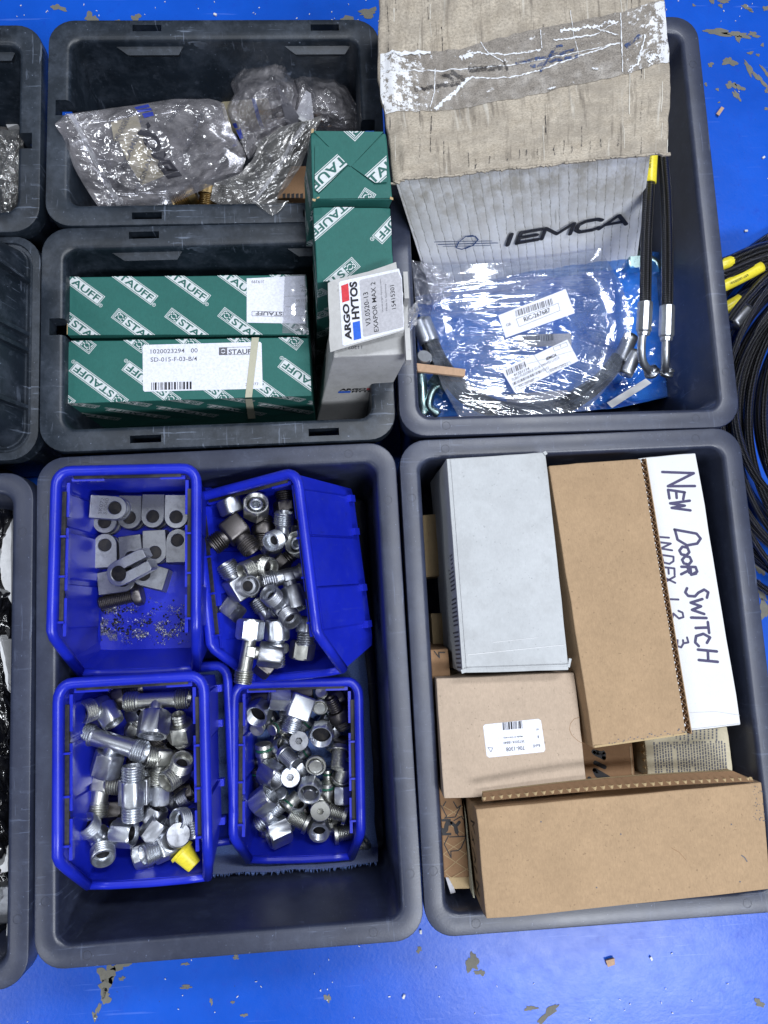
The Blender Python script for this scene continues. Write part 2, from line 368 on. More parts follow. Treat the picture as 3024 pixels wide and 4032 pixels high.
# ------------------------------------------------------------------ grey crates
def crate_body(W, L, H, m, wall_in=8.0, rim=17.5, r=23.0, draft=5.0, floor_t=10.0, rimdrop=22.0):
    hw, hl = W / 2, L / 2
    def lp(ins, z, rr=None):
        q = max(3.0, (r - ins) if rr is None else rr)
        return [Vector((x / 1000, y / 1000, z / 1000)) for x, y in rrect(hw - ins, hl - ins, q, 7)]
    loops = [lp(wall_in + draft, 0, 10), lp(wall_in + draft * .1, H - rimdrop), lp(0.4, H - rimdrop), lp(0, H - rimdrop + 1), lp(0, H - 1.2), lp(0.4, H - 0.3), lp(1.4, H),
             lp(rim - 4.0, H, 13), lp(rim - 2.0, H - .5, 12), lp(rim - .6, H - 1.8, 11), lp(rim, H - 4.5, 11), lp(rim + draft * .9, floor_t + 7, 9), lp(rim + draft + .8, floor_t + 1.2, 8), lp(rim + draft + 2.5, floor_t, 7)]
    v, f = loft(loops)
    return v, f
def cut(o, cutters):
    """real rectangular slots through a rim"""
    tmp = []
    for c in cutters:
        q = bpy.data.objects.new('slot_cut', new_mesh('slot_cut', *c)); COL.objects.link(q); tmp.append(q); q.parent = o.parent
        md = o.modifiers.new('slot', 'BOOLEAN'); md.operation = 'DIFFERENCE'; md.object = q; md.solver = 'EXACT'
    bpy.context.view_layer.update()
    me = bpy.data.meshes.new_from_object(o.evaluated_get(bpy.context.evaluated_depsgraph_get()))
    o.modifiers.clear(); o.data = me
    for q in tmp: bpy.data.objects.remove(q)
def smooth_by_angle(o, ang=35):
    bm = bmesh.new(); bm.from_mesh(o.data)
    for e in bm.edges:
        if len(e.link_faces) == 2 and e.calc_face_angle(0) > R(ang): e.smooth = False
    for fc in bm.faces: fc.smooth = True
    bm.to_mesh(o.data); bm.free()
def crate(name, label, cx, cy, yaw, W, L, H, mk, group, slots=(), marks=True, **kw):
    t = thing(name, label, 'crate', (cx, cy, 0.0), group); t.rotation_euler = (0, 0, yaw)
    v, f = crate_body(W, L, H, mk, **kw)
    b = link('crate_body', new_mesh('crate_body', v, f), M[mk], t)
    if slots:
        cut(b, [box_vf((x / 1000, y / 1000, (H - z + 30) / 1000), sx / 1000, sy / 1000, 60 / 1000) for x, y, sx, sy, z in slots])
    smooth_by_angle(b)
    if marks:
        me = None
        for sx in (-1, 1):
            for sy in (-1, 1):
                for dx, dy in ((8.6, 50), (40, 8.6)):
                    if me is None:
                        prof = [(3.15, 0.0), (3.2, 0.06), (3.5, 0.06), (3.55, 0.0)]
                        vv = []; ff = []; n = 24
                        for q, (rr, z) in enumerate(prof):
                            for k in range(n): vv.append((rr * math.cos(2 * math.pi * k / n) / 1000, rr * math.sin(2 * math.pi * k / n) / 1000, z / 1000 + .0001))
                        for q in range(len(prof) - 1):
                            for k in range(n): ff.append((q * n + k, (q + 1) * n + k, (q + 1) * n + (k + 1) % n, q * n + (k + 1) % n))
                        me = new_mesh('rim_mark', vv, ff)
                    link('rim_mark', me, M['mark'], t, (sx * (W / 2 - dx) / 1000, sy * (L / 2 - dy) / 1000, H / 1000))
    return t
GC = 'large grey plastic crates set out on the blue floor'
GD = 'small dark plastic crates with slotted rims'
crate('storage_crate', 'mid grey crate holding the blue bins of metal fittings', -0.12544, -0.17724, 0.00843, 300, 400, 170, 'grey', GC)
crate('storage_crate', 'mid grey crate packed with white, tan and brown cartons', 0.17669, -0.17478, 0.00314, 300, 400, 170, 'grey', GC)
crate('storage_crate', 'mid grey crate under the big stained carton and hydraulic hoses', 0.17957, 0.22707, -0.00756, 300, 400, 170, 'grey', GC)
lb = crate('storage_crate', 'mid grey crate cut by the left frame edge holding black sacks and foam', -0.4285, -0.1905, 0.004, 300, 400, 170, 'grey', GC)
SLOT = dict(rim=20.0, wall_in=15.5, draft=5.0, rimdrop=16.0)
def slots(side_dy=0): return [(-62, 91.5, 26, 6.5, 40), (100, 91.5, 26, 6.5, 40), (-62, -91.5, 26, 6.5, 40), (88, -91.5, 26, 6.5, 40), (-136, side_dy, 13, 15, 40), (136, side_dy - 22, 13, 15, 40)]
tl = crate('small_crate', 'scuffed dark crate with plastic bags of parts by the top edge', -0.12244, 0.32666, -0.00608, 300, 200, 170, 'dark', GD, slots(13), False, **SLOT)
ml = crate('small_crate', 'scuffed dark crate holding the long green cartons', -0.12543, 0.12613, 0.00207, 300, 200, 170, 'dark', GD, slots(10), False, **SLOT)
ftl = crate('small_crate', 'scuffed dark crate cut by the left frame edge with washers in it', -0.4275, 0.3230, 0.0, 300, 200, 170, 'dark', GD, slots(8), False, **SLOT)
def ledges(t, W, L, H, draft):
    """the bright hand-grip ledges moulded under the far rim inside a small crate"""
    for x in (-62, 92):
        y = L / 2 - 20
        v = [Vector(p) / 1000 for p in ((x - 32, y + 1, H - 8), (x + 32, y + 1, H - 8), (x + 26, y - 6, H - 12), (x - 20, y - 6, H - 12), (x - 18, y + 1, H - 24), (x + 24, y + 1, H - 24))]
        link('grip_ledge', new_mesh('grip_ledge', v, [(0, 3, 2, 1), (3, 4, 5, 2), (0, 4, 3), (1, 2, 5), (0, 1, 5, 4)]), M['dark'], t)
for t in (tl, ml, ftl): ledges(t, 300, 200, 170, 5)
# the upturned crate at the left edge: flange, leaning wall, gussets and the base rim above
t = thing('upturned_crate', 'dark crate turned upside down at the left edge showing its ribs', 'crate', (-0.4285, 0.122, 0))
hw, hl = 0.150, 0.100
def lp(hx, hy, z, r): return [Vector((x, y, z)) for x, y in rrect(hx, hy, r, 7)]
v, f = loft([lp(.1335, .0835, .010, .012), lp(hw - .006, hl - .006, .150, .02), lp(hw, hl, .150, .024), lp(hw, hl, .164, .024), lp(hw - .006, hl - .006, .165, .02), lp(hw - .0065, hl - .0065, .1625, .02),
             lp(hw - .009, hl - .009, .1625, .018), lp(hw - .0095, hl - .0095, .166, .018), lp(.139, .089, .166, .016), lp(.118, .072, .262, .012), lp(.116, .070, .264, .012)])
o = link('crate_body', new_mesh('crate_body', v, f), M['dark'], t); smooth_by_angle(o)
for yy in (-0.058, -0.008, 0.006, 0.054):
    v = [Vector((.1395, yy, .1655)), Vector((.1150, yy, .2600)), Vector((.1270, yy, .2600)) if yy > .05 else Vector((.1190, yy, .2560)), Vector((.1440, yy, .1700))]
    v2 = [p + Vector((0, .0035, 0)) for p in v]
    link('gusset', new_mesh('gusset', v + v2, [(3, 2, 1, 0), (4, 5, 6, 7), (0, 1, 5, 4), (1, 2, 6, 5), (2, 3, 7, 6), (3, 0, 4, 7)]), M['dark'], t)
v, f = box_vf((.124, -.008, .205), .012, .038, .004, Matrix.Rotation(R(-12), 3, 'Y'))
link('grip', new_mesh('grip', v, f), M['dark'], t)
v, f = loft([lp(.128, .080, .262, .012), lp(.130, .082, .264, .012), lp(.130, .082, .274, .012), lp(.128, .080, .276, .012)])
link('base_rim', new_mesh('base_rim', v, f), M['dark'], t)
# ------------------------------------------------------------------ blue picking bins
BH = 0.091
def bin_meshes():
    H = BH; N1 = 14
    base = []
    for k in range(N1 + 1): base.append((1, -1 + 2 * k / N1))
    for k in range(1, 8): base.append((1 - 2 * k / 8, 1))
    for k in range(N1 + 1): base.append((-1, 1 - 2 * k / N1))
    for k in range(1, 8): base.append((-1 + 2 * k / 8, -1))
    def lp(u0, uz, yb0, yb1, yf0, yf1, top, ins, zb):
        out = []
        for u, v in base:
            # soften the corners
            k = max(abs(u), abs(v)); cu, cv = u, v
            if abs(u) > .999 and abs(v) > .93: cu = u * .965
            if abs(v) > .999 and abs(u) > .85: cv = v * .988
            yt = (yf1 + (yb1 - yf1) * (cv + 1) / 2)
            zt = H if yt > -.046 else H - .042 * min(1, (-.046 - yt) / .036)
            if top: z = zt; y = yt; hwid = u0 + (uz - u0) * z / H
            else: z = zb; y = yf0 + (yb0 - yf0) * (cv + 1) / 2; hwid = u0
            out.append(Vector((cu * (hwid - ins), y - ins * (1 if v > .9 else (-1 if v < -.9 else 0)), z)))
        return out
    a = (.0500, .0545, .076, .081, -.068, -.082)
    loops = [lp(*a, False, 0, 0), lp(*a, True, 0, 0), lp(*a, True, .0022, 0), lp(*a, False, .0022, .0025)]
    v, f = loft(loops)
    body = new_mesh('bin_body', v, f)
    # rail
    pts = [(-.0475, -.0815, H - .042), (-.0535, -.060, H - .014), (-.0555, -.051, H - .003)]
    pts += [(-.0560, -.046 + .113 * k / 6, H) for k in range(0, 7)]
    for k in range(1, 6):
        q = R(180 - 90 * k / 6); pts.append((-.045 + .011 * math.cos(q), .0685 + .0125 * math.sin(q), H))
    pts += [(x, .081, H) for x in (-.043, 0, .043)]
    for k in range(1, 6):
        q = R(90 - 90 * k / 6); pts.append((.045 + .011 * math.cos(q), .0685 + .0125 * math.sin(q), H))
    pts += [(.0560, .067 - .113 * k / 6, H) for k in range(0, 7)]
    pts += [(.0555, -.051, H - .003), (.0535, -.060, H - .014), (.0475, -.0815, H - .042)]
    v, f, uv = sweep(pts, .0043, 10)
    v2, f2, _ = sweep([(-.0475, -.0815, H - .042), (-.03, -.083, H - .0435), (0, -.0835, H - .0435), (.03, -.083, H - .0435), (.0475, -.0815, H - .042)], .0036, 10)
    vv, ff = join((v, f), (v2, f2))
    rail = new_mesh('rail', vv, ff, smooth=True)
    # groove of grime along the inside of both sides, with little tabs
    def strip(s): 
        return box_vf((s * .0500, .012, H - .0035), .0032, .105, .003)
    groove = [new_mesh('groove', *q) for q in (strip(-1), strip(1), box_vf((0, .0762, H - .0035), .086, .0028, .003))]
    lip = [new_mesh('inner_ledge', *q) for q in [box_vf((s * .0475, y, H - .006), .0026, ln, .005) for s in (-1, 1) for y, ln in ((.058, .028), (.010, .050), (-.036, .030))] + [box_vf((-.032, .0745, H - .006), .026, .003, .005), box_vf((.036, .0745, H - .006), .020, .003, .005)]]
    tab = new_mesh('tab', *box_vf((0, 0, 0), .0065, .0016, .004))
    panel = []
    def wallx(z): return .0500 + .0045 * z / H
    for y0, y1, th in ((.030, .066, .0024), (-.012, .028, .0012), (-.046, -.014, .0030)):
        z0, z1 = .014, .082
        o = lambda z, q: wallx(z) + q
        panel.append(([Vector((o(z0, -.001), y0, z0)), Vector((o(z1, -.001), y0, z1)), Vector((o(z1, -.001), y1, z1)), Vector((o(z0, -.001), y1, z0)),
                       Vector((o(z0, th), y0, z0)), Vector((o(z1, th), y0, z1)), Vector((o(z1, th), y1, z1)), Vector((o(z0, th), y1, z0))],
                      [(4, 7, 6, 5), (0, 4, 5, 1), (3, 2, 6, 7), (0, 3, 7, 4), (1, 5, 6, 2)]))
    pm = [new_mesh('side_panel', *p) for p in panel]
    tabs2 = [new_mesh('foot_tab', *box_vf((wallx(.012) + .003, y, .012), .006, .006, .007)) for y in (.064, .034, -.016, -.048)]
    for y0, y1, th in ((.036, .066, .0014), (-.006, .034, .0034), (-.046, -.008, .0018)):
        z0, z1 = .010, .080; g = lambda z, q: -(wallx(z) - .0022) + q
        pm.append(new_mesh('inner_panel', [Vector((g(z0, -.0012), y0, z0)), Vector((g(z1, -.0012), y0, z1)), Vector((g(z1, -.0012), y1, z1)), Vector((g(z0, -.0012), y1, z0)), Vector((g(z0, th), y0 + .002, z0)), Vector((g(z1, th), y0 + .002, z1)), Vector((g(z1, th), y1 - .002, z1)), Vector((g(z0, th), y1 - .002, z0))], [(4, 5, 6, 7), (0, 4, 5, 1), (3, 2, 6, 7), (0, 3, 7, 4), (1, 5, 6, 2)]))
    return body, rail, groove, lip, tab, pm, tabs2
BM_ = bin_meshes()
def blue_bin(label, x, y, z, yaw, roll=0, pitch=0, full=True):
    t = thing('picking_bin', label, 'bin', (x, y, z), 'blue plastic picking bins')
    t.rotation_euler = (R(pitch), R(roll), R(yaw))
    body, rail, groove, lip, tab, pm, tabs2 = BM_
    b = link('bin_body', body, M['blue'], t)
    link('rail', rail, M['blue'], t)
    if full:
        for q in groove: link('groove', q, M['grime'], t)
        for q in lip: link('inner_ledge', q, M['blue'], t)
        for yy in (.028, -.004, -.040):
            for s in (-1, 1): link('tab', tab, M['blue'], t, (s * .0505, yy, BH - .002))
    for p in pm: link(p.name.split('.')[0], p, M['blue'], t)
    for p in tabs2: link('foot_tab', p, M['blue'], t)
    return t
B1 = blue_bin('blue bin of machined clamp blocks, upper left of the four', -0.1985, -0.0765, 0.099, -1.0)
B3 = blue_bin('blue bin of large tee and elbow fittings with the yellow cap', -0.1935, -0.2435, 0.099, 0.3)
B4 = blue_bin('blue bin of small plugs and nuts standing lowest on the cloth', -0.0745, -0.2600, 0.0105, -1.6)
B2 = blue_bin('blue bin tilted on its side with a fitting hanging over its front', -0.0495, -0.0850, 0.093, 5.0, -33)
blue_bin('blue bin nested underneath the tilted bin', -0.0800, -0.0860, 0.0105, 1.0, full=False)
blue_bin('blue bin nested underneath the bin of clamp blocks', -0.1940, -0.0820, 0.0105, 0.5, full=False)
blue_bin('blue bin nested underneath the bin with the yellow cap', -0.1880, -0.2420, 0.0105, 1.5, full=False)
# ------------------------------------------------------------------ flat print on real faces
_tc = {}
def text2d(s, bold=0.0, shear=0.0):
    k = (s, bold, shear)
    if k not in _tc:
        cu = bpy.data.curves.new('t', 'FONT'); cu.body = s; cu.size = 1.0; cu.offset = bold; cu.shear = shear; cu.resolution_u = 3
        o = bpy.data.objects.new('t', cu); COL.objects.link(o); bpy.context.view_layer.update()
        me = o.evaluated_get(bpy.context.evaluated_depsgraph_get()).to_mesh(); me.calc_loop_triangles()
        vs = [(v.co.x, v.co.y) for v in me.vertices]; tr = [tuple(t.vertices) for t in me.loop_triangles]
        o.evaluated_get(bpy.context.evaluated_depsgraph_get()).to_mesh_clear()
        bpy.data.objects.remove(o); bpy.data.curves.remove(cu)
        x0 = min(v[0] for v in vs); x1 = max(v[0] for v in vs); y0 = min(v[1] for v in vs); y1 = max(v[1] for v in vs)
        _tc[k] = ([((x - x0) / (x1 - x0), (y - y0) / (y1 - y0)) for x, y in vs], tr)
    return _tc[k]
def clip_poly(p, c):
    """convex polygon p cut to the convex polygon c (counter-clockwise)"""
    out = p
    for i in range(len(c)):
        a, b = c[i], c[(i + 1) % len(c)]; inp = out; out = []
        if not inp: return []
        s = lambda q: (b[0] - a[0]) * (q[1] - a[1]) - (b[1] - a[1]) * (q[0] - a[0])
        for k in range(len(inp)):
            q, r = inp[k], inp[(k + 1) % len(inp)]; sq, sr = s(q), s(r)
            if sq >= 0: out.append(q)
            if (sq >= 0) != (sr >= 0):
                t = sq / (sq - sr); out.append((q[0] + t * (r[0] - q[0]), q[1] + t * (r[1] - q[1])))
    return out
class Plane:
    """a face of a thing: corners TL, TR, BR, BL in place coordinates; (u, v) in millimetres from TL"""
    def __init__(s, c):
        s.c = [Vector(p) for p in c]; s.o = s.c[0]
        s.e1 = (s.c[1] - s.c[0]).normalized(); d = s.c[3] - s.c[0]
        s.n = d.cross(s.e1).normalized(); s.e2 = s.e1.cross(s.n).normalized()
        if s.e2.dot(d) < 0: s.e2 = -s.e2
        s.poly = [s.mm(p) for p in s.c]
        a = sum(s.poly[i][0] * s.poly[(i + 1) % 4][1] - s.poly[(i + 1) % 4][0] * s.poly[i][1] for i in range(4))
        if a < 0: s.poly = s.poly[::-1]
    def mm(s, p): d = Vector(p) - s.o; return (d.dot(s.e1) * 1000, d.dot(s.e2) * 1000)
    def at(s, u, v, off=0.0): return s.o + s.e1 * (u / 1000) + s.e2 * (v / 1000) + s.n * (off / 1000)
    def px(s, x, y):
        d = ray(x, y); t = (s.o - CAM_LOC).dot(s.n) / d.dot(s.n); return s.mm(CAM_LOC + d * t)
class Decal:
    def __init__(s, plane, cr=None): s.p = plane; s.q = {}; s.cr = cr or (lambda x, y: (x, y))
    def _p(s, pt): return s.p.px(*s.cr(*pt))
    def poly(s, m, pts, off=0.15, px=True):
        s.q.setdefault((m, off), []).append([s._p(a) for a in pts] if px else list(pts)); return s
    def text(s, m, txt, p0, p1, p2, off=0.3, bold=0.0, shear=0.0, px=True):
        if px: p0, p1, p2 = s._p(p0), s._p(p1), s._p(p2)
        vs, tr = text2d(txt, bold, shear)
        w = [(p0[0] + x * (p1[0] - p0[0]) + y * (p2[0] - p0[0]), p0[1] + x * (p1[1] - p0[1]) + y * (p2[1] - p0[1])) for x, y in vs]
        for t in tr: s.q.setdefault((m, off), []).append([w[i] for i in t])
        return s
    def line(s, m, pts, wid, off=0.3, px=True):
        """a pen stroke, wid in millimetres"""
        if px: pts = [s._p(a) for a in pts]
        h = wid / 2; L = s.q.setdefault((m, off), [])
        for i in range(len(pts) - 1):
            a, b = pts[i], pts[i + 1]; dx, dy = b[0] - a[0], b[1] - a[1]; l = math.hypot(dx, dy) or 1e-6
            nx, ny = -dy / l * h, dx / l * h; o = off + 0.004 * i
            s.q.setdefault((m, o), []).append([(a[0] + nx, a[1] + ny), (a[0] - nx, a[1] - ny), (b[0] - nx, b[1] - ny), (b[0] + nx, b[1] + ny)])
        for i, a in enumerate(pts):
            s.q.setdefault((m, off + 0.06 + 0.003 * i), []).append([(a[0] + h * math.cos(k * .785), a[1] + h * math.sin(k * .785)) for k in range(8)])
        return s
    def bars(s, m, p0, p1, p2, n=30, seed=1, off=0.3):
        """bar code between the corners p0 (start), p1 (end), p2 (height)"""
        rnd = random.Random(seed); p0, p1, p2 = s._p(p0), s._p(p1), s._p(p2); x = 0.0; it = []
        while x < 1: wd = rnd.choice((.5, .5, 1, 1.6)) / n; it.append((x, min(1, x + wd))); x += wd + rnd.choice((.4, .7, 1.1)) / n
        for a, b in it:
            f = lambda t, q: (p0[0] + t * (p1[0] - p0[0]) + q * (p2[0] - p0[0]), p0[1] + t * (p1[1] - p0[1]) + q * (p2[1] - p0[1]))
            s.q.setdefault((m, off), []).append([f(a, 0), f(b, 0), f(b, 1), f(a, 1)])
        return s
    def build(s, name, parent, clip=None, surf=None):
        c = clip if clip is not None else s.p.poly
        by = {}
        for (m, off), ps in s.q.items():
            for p in ps:
                q = p if c is False else clip_poly(p, c)
                if len(q) >= 3: by.setdefault(m, []).append((q, off))
        r = []
        for m, ps in by.items():
            v = []; f = []
            for q, off in ps:
                f.append(tuple(range(len(v), len(v) + len(q)))); v += [s.p.at(a, b, off) for a, b in q]
            r.append(part(name if m not in ('label', 'label_grey') else 'label', v, f, M[m], parent))
        return r
def ring(cx, cy, r0, r1, a0, a1, n=14):
    out = []
    for k in range(n):
        a, b = R(a0 + (a1 - a0) * k / n), R(a0 + (a1 - a0) * (k + 1) / n)
        out.append([(cx + r0 * math.cos(a), cy + r0 * math.sin(a)), (cx + r1 * math.cos(a), cy + r1 * math.sin(a)), (cx + r1 * math.cos(b), cy + r1 * math.sin(b)), (cx + r0 * math.cos(b), cy + r0 * math.sin(b))])
    return out
def carton(name, label, cat, top, down, mt, group=None, bevel=0.0009, bottom=None):
    """a closed box: four corners of the upper face and the vector (or the four corners) of its foot"""
    top = [Vector(p) for p in top]
    bot = [Vector(p) for p in bottom] if bottom else [p + Vector(down) for p in top]
    c = sum(bot, Vector()) / 4
    t = thing(name, label, cat, c, group)
    bm = bmesh.new(); v = [bm.verts.new(p) for p in top + bot]
    for q in ((0, 1, 2, 3), (7, 6, 5, 4), (0, 4, 5, 1), (1, 5, 6, 2), (2, 6, 7, 3), (3, 7, 4, 0)): bm.faces.new([v[i] for i in q])
    bmesh.ops.recalc_face_normals(bm, faces=bm.faces)
    bmesh.ops.bevel(bm, geom=bm.edges[:], offset=bevel, segments=2, profile=0.5, affect='EDGES', clamp_overlap=True)
    bmesh.ops.subdivide_edges(bm, edges=[e for e in bm.edges if e.calc_length() > .02], cuts=9, use_grid_fill=True)
    cs = top + bot; k = bevel / .0009
    for q in bm.verts:
        w_ = noise.noise(q.co * 38) * .0005 + noise.noise(q.co * 140) * .00022
        w2 = noise.noise(q.co * 38 + Vector((7, 3, 1))) * .0005 + noise.noise(q.co * 140 + Vector((1, 9, 4))) * .00022
        dmin = min((q.co - a).length for a in cs)
        q.co += Vector((w_, w2, 0)) * min(1, k) + (Vector((w2, w_, -.0010 - abs(w_))) * max(0, 1 - dmin / .007) if k > .6 else Vector())
    bm_part('carton_body', bm, M[mt], t)
    t_faces = dict(top=Plane(top), near=Plane([top[3], top[2], bot[2], bot[3]]), left=Plane([top[0], top[3], bot[3], bot[0]]))
    return t, t_faces
def sheet_strip(name, pts_a, pts_b, th, m, parent, up=Vector((0, 0, 1))):
    """a thin board between two edge lines (place coordinates)"""
    n = len(pts_a); v = []; f = []
    for a, b in zip(pts_a, pts_b): v += [a, b, b - up * th, a - up * th]
    for i in range(n - 1):
        for k in range(4): f.append((4 * i + k, 4 * i + (k + 1) % 4, 4 * i + 4 + (k + 1) % 4, 4 * i + 4 + k))
    f += [(3, 2, 1, 0), tuple(4 * n - 4 + k for k in range(4))]
    return part(name, v, f, M[m], parent)
def flutes(name, pts, height, depth, m, parent, up, wave=7.0):
    """corrugated middle layer showing along a cut edge"""
    v = []; f = []; pts = [Vector(p) for p in pts]
    L = [0]; 
    for a, b in zip(pts, pts[1:]): L.append(L[-1] + (b - a).length)
    n = max(12, int(L[-1] * 1000 / wave * 8))
    for i in range(n + 1):
        s = L[-1] * i / n; k = max(j for j in range(len(L) - 1) if L[j] <= s + 1e-9); t = (s - L[k]) / max(1e-9, L[k + 1] - L[k])
        p = pts[k].lerp(pts[k + 1], t) + up * (math.sin(s * 1000 / wave * 2 * math.pi) * height / 2)
        v += [p + up * .00022 + depth * 0, p - up * .00022, p - up * .00022 + depth, p + up * .00022 + depth]
    for i in range(n):
        for k in range(4): f.append((4 * i + k, 4 * i + (k + 1) % 4, 4 * i + 4 + (k + 1) % 4, 4 * i + 4 + k))
    return part(name, v, f, M[m], parent)
# ---- the repeated slanted print of the green cartons, in millimetres on the face
def brand_strip(d, u, v, ang, sc=1.0, rev=False):
    ca, sa = math.cos(R(ang)), math.sin(R(ang))
    def T(x, y): return (u + sc * (ca * x - sa * y), v + sc * (sa * x + ca * y))
    rect = lambda m, x0, y0, x1, y1, off: d.poly(m, [T(x0, y0), T(x1, y0), T(x1, y1), T(x0, y1)], off, px=False)
    W, H = 57.0, 10.6
    rect('print_white', 0, 0, W, H, .12); rect('print_green', .55, .55, W - .55, H - .55, .18); rect('print_white', 1.1, 1.1, W - 1.1, H - 1.1, .24)
    rect('print_green', 1.6, 1.6, 11.4, H - 1.6, .30)
    for q in ring(6.5, H / 2, 1.7, 2.5, 25, 155, 8) + ring(6.5, H / 2, 1.7, 2.5, 205, 335, 8): d.poly('print_white', [T(*a) for a in q], .36, px=False)
    rect('print_white', 2.2, H / 2 - .45, 4.2, H / 2 + .45, .36); rect('print_white', 8.9, H / 2 - .45, 10.8, H / 2 + .45, .36)
    rect('print_white', 2.2, 2.2, 3.0, H - 2.2, .36); rect('print_white', 10.0, 2.2, 10.8, H / 2 - 1.2, .36); rect('print_white', 2.2, 2.2, 4.9, 3.0, .36); rect('print_white', 8.2, H - 3.0, 10.8, H - 2.2, .36)
    d.text('print_green', 'STAUFF', T(13.4, H - 2.1), T(W - 2.6, H - 2.1), T(13.4, 2.3), .34, .022, px=False)
    for q in ring(W + 2.0, H - 1.8, 1.25, 1.7, 0, 360, 14): d.poly('print_white', [T(*a) for a in q], .12, px=False)
    d.text('print_white', 'R', T(W + 1.4, H - 1.1), T(W + 2.7, H - 1.1), T(W + 1.4, H - 2.6), .12, .02, px=False)
def S4(cr, pts, zs):
    if isinstance(zs, (int, float)): zs = [zs] * 4
    return [P(*cr(*p), z) for p, z in zip(pts, zs)]
ident = lambda x, y: (x, y)
d_ = lambda x, y: (x / .548611, y / .548611)          # coordinates read off the reduced view
zA = crop(0, 800, .99457); zB = crop(1150, 450, .33153); zC = crop(1150, 1000, .33153)
# ================================================================== green cartons
GG = 'green printed cartons'
t, F = carton('green_carton', 'long green carton further from the viewer, clear tape at its right end', 'carton',
              S4(zA, [(268, 292), (1212, 283), (1222, 520), (265, 522)], .158), (0, 0, -.055), 'green', GG)
pl = F['top']; d = Decal(pl)
for k in range(-1, 6): brand_strip(d, -12 + 46.2 * k, -16.5, 38)
for k in range(-1, 6): brand_strip(d, -1.5 + 46.2 * k, 29.5, 38)
d.build('printed_strip', t)
d = Decal(pl, zA)
d.poly('label', [(977, 299), (1206, 288), (1210, 478), (977, 474)], .55)
d.text('ink_grey', '319399', (1046, 306), (996, 306), (1046, 318), .7)
d.text('ink_grey', 'STAUFF', (1118, 432), (1012, 430), (1118, 447), .7, .03)
d.line('ink_grey', [(998, 429), (1122, 432), (1120, 450), (998, 447), (998, 429)], .35, .7)
d.text('ink_grey', 'PC', (1210, 325), (1188, 325), (1210, 337), .7); d.text('ink_grey', 'ity', (1208, 342), (1192, 342), (1208, 354), .7)
d.text('ink_grey', '311.56', (1214, 382), (1172, 382), (1214, 394), .7); d.text('ink_grey', 'no.', (1212, 456), (1190, 456), (1212, 466), .7)
d.text('ink_grey', '00000', (1214, 478), (1172, 478), (1214, 489), .7); d.text('ink_grey', 'Position', (1214, 491), (1156, 489), (1214, 503), .7)
for y in (368, 408, 446): d.line('ink_grey', [(1130, y + 2), (1212, y)], .25, .66)
d.build('lettering', t)
# clear parcel tape over the right end, lightly crumpled
def tape_patch(name, pl, cr, quad, m, parent, off=1.0, amp=.5, n=26, seed=0):
    c = [pl.px(*cr(*p)) for p in quad]; v = []; f = []
    for i in range(n + 1):
        for j in range(n + 1):
            s, q = i / n, j / n
            u = (c[0][0] * (1 - s) + c[1][0] * s) * (1 - q) + (c[3][0] * (1 - s) + c[2][0] * s) * q
            w_ = (c[0][1] * (1 - s) + c[1][1] * s) * (1 - q) + (c[3][1] * (1 - s) + c[2][1] * s) * q
            h = off + amp * abs(noise.noise(Vector((u * .09 + seed, w_ * .13, seed)))) * 2
            v.append(pl.at(u, w_, h))
    for i in range(n):
        for j in range(n): a = i * (n + 1) + j; f.append((a, a + 1, a + n + 2, a + n + 1))
    return part(name, v, f, M[m], parent, smooth=True)
tape_patch('clear_tape', pl, zA, [(1128, 286), (1211, 284), (1221, 519), (1118, 516)], 'clear_tape', t, .9, .5)
# white torn rim of the left end
d = Decal(F['top'], zA); d.poly('kraft_pale', [(266, 296), (270, 296), (268, 520), (264, 520)], .2); d.build('torn_edge', t)

t, F = carton('green_carton', 'long green carton nearer the viewer, white bar code label and paper band', 'carton',
              S4(zA, [(262, 546), (1222, 530), (1233, 762), (262, 793)], .160), (0, 0, -.10), 'green', GG)
pl = F['top']; d = Decal(pl)
for k in range(-1, 6):
    brand_strip(d, 64.5 + 44.8 * k, 12.3, 218); brand_strip(d, 68.5 + 44.8 * (k - 1) + 24, 62, 218)
d.build('printed_strip', t)
pn = F['near']; d = Decal(pn)
for k in range(-1, 6): brand_strip(d, 64 + 44.8 * k, 18, 218); brand_strip(d, 70 + 44.8 * k, 60, 218)
d.build('printed_strip', t)
d = Decal(pl, zA)
d.poly('label', [(570, 562), (1030, 550), (1036, 556), (1040, 728), (1034, 735), (573, 747), (567, 741), (565, 568)], .55)
d.text('ink_grey', '1020023294   00', (597, 597), (783, 592), (597, 580), .7, .006); d.text('ink_grey', 'SD-015-F-03-B/4', (597, 629), (781, 625), (597, 612), .7, .006)
d.bars('ink', (600, 741), (762, 737), (600, 711), 34, 3, .7)
d.text('ink_grey', 'STAUFF', (905, 600), (1010, 597), (905, 580), .7, .03); d.line('ink_grey', [(868, 573), (1012, 569), (1013, 599), (868, 602), (868, 573)], .35, .7)
d.poly('ink_grey', [(868, 573), (900, 572), (900, 601), (868, 602)], .68)
for q in ring(884, 587, 6, 9, 20, 160, 8) + ring(884, 587, 6, 9, 200, 340, 8): d.poly('label', q, .74)
d.text('ink_grey', '213377', (972, 724), (1024, 722), (972, 713), .7)
d.build('lettering', t)
# the old paper band wrapped round the carton
d = Decal(pl, zA); d.poly('paper_band', [(998, 527), (1027, 526), (998, 770), (971, 771)], 1.0); d.build('paper_band', t)
d = Decal(pn, zA); d.poly('paper_band', [(971, 771), (998, 770), (1012, 848), (982, 850)], 1.0); d.build('paper_band', t)

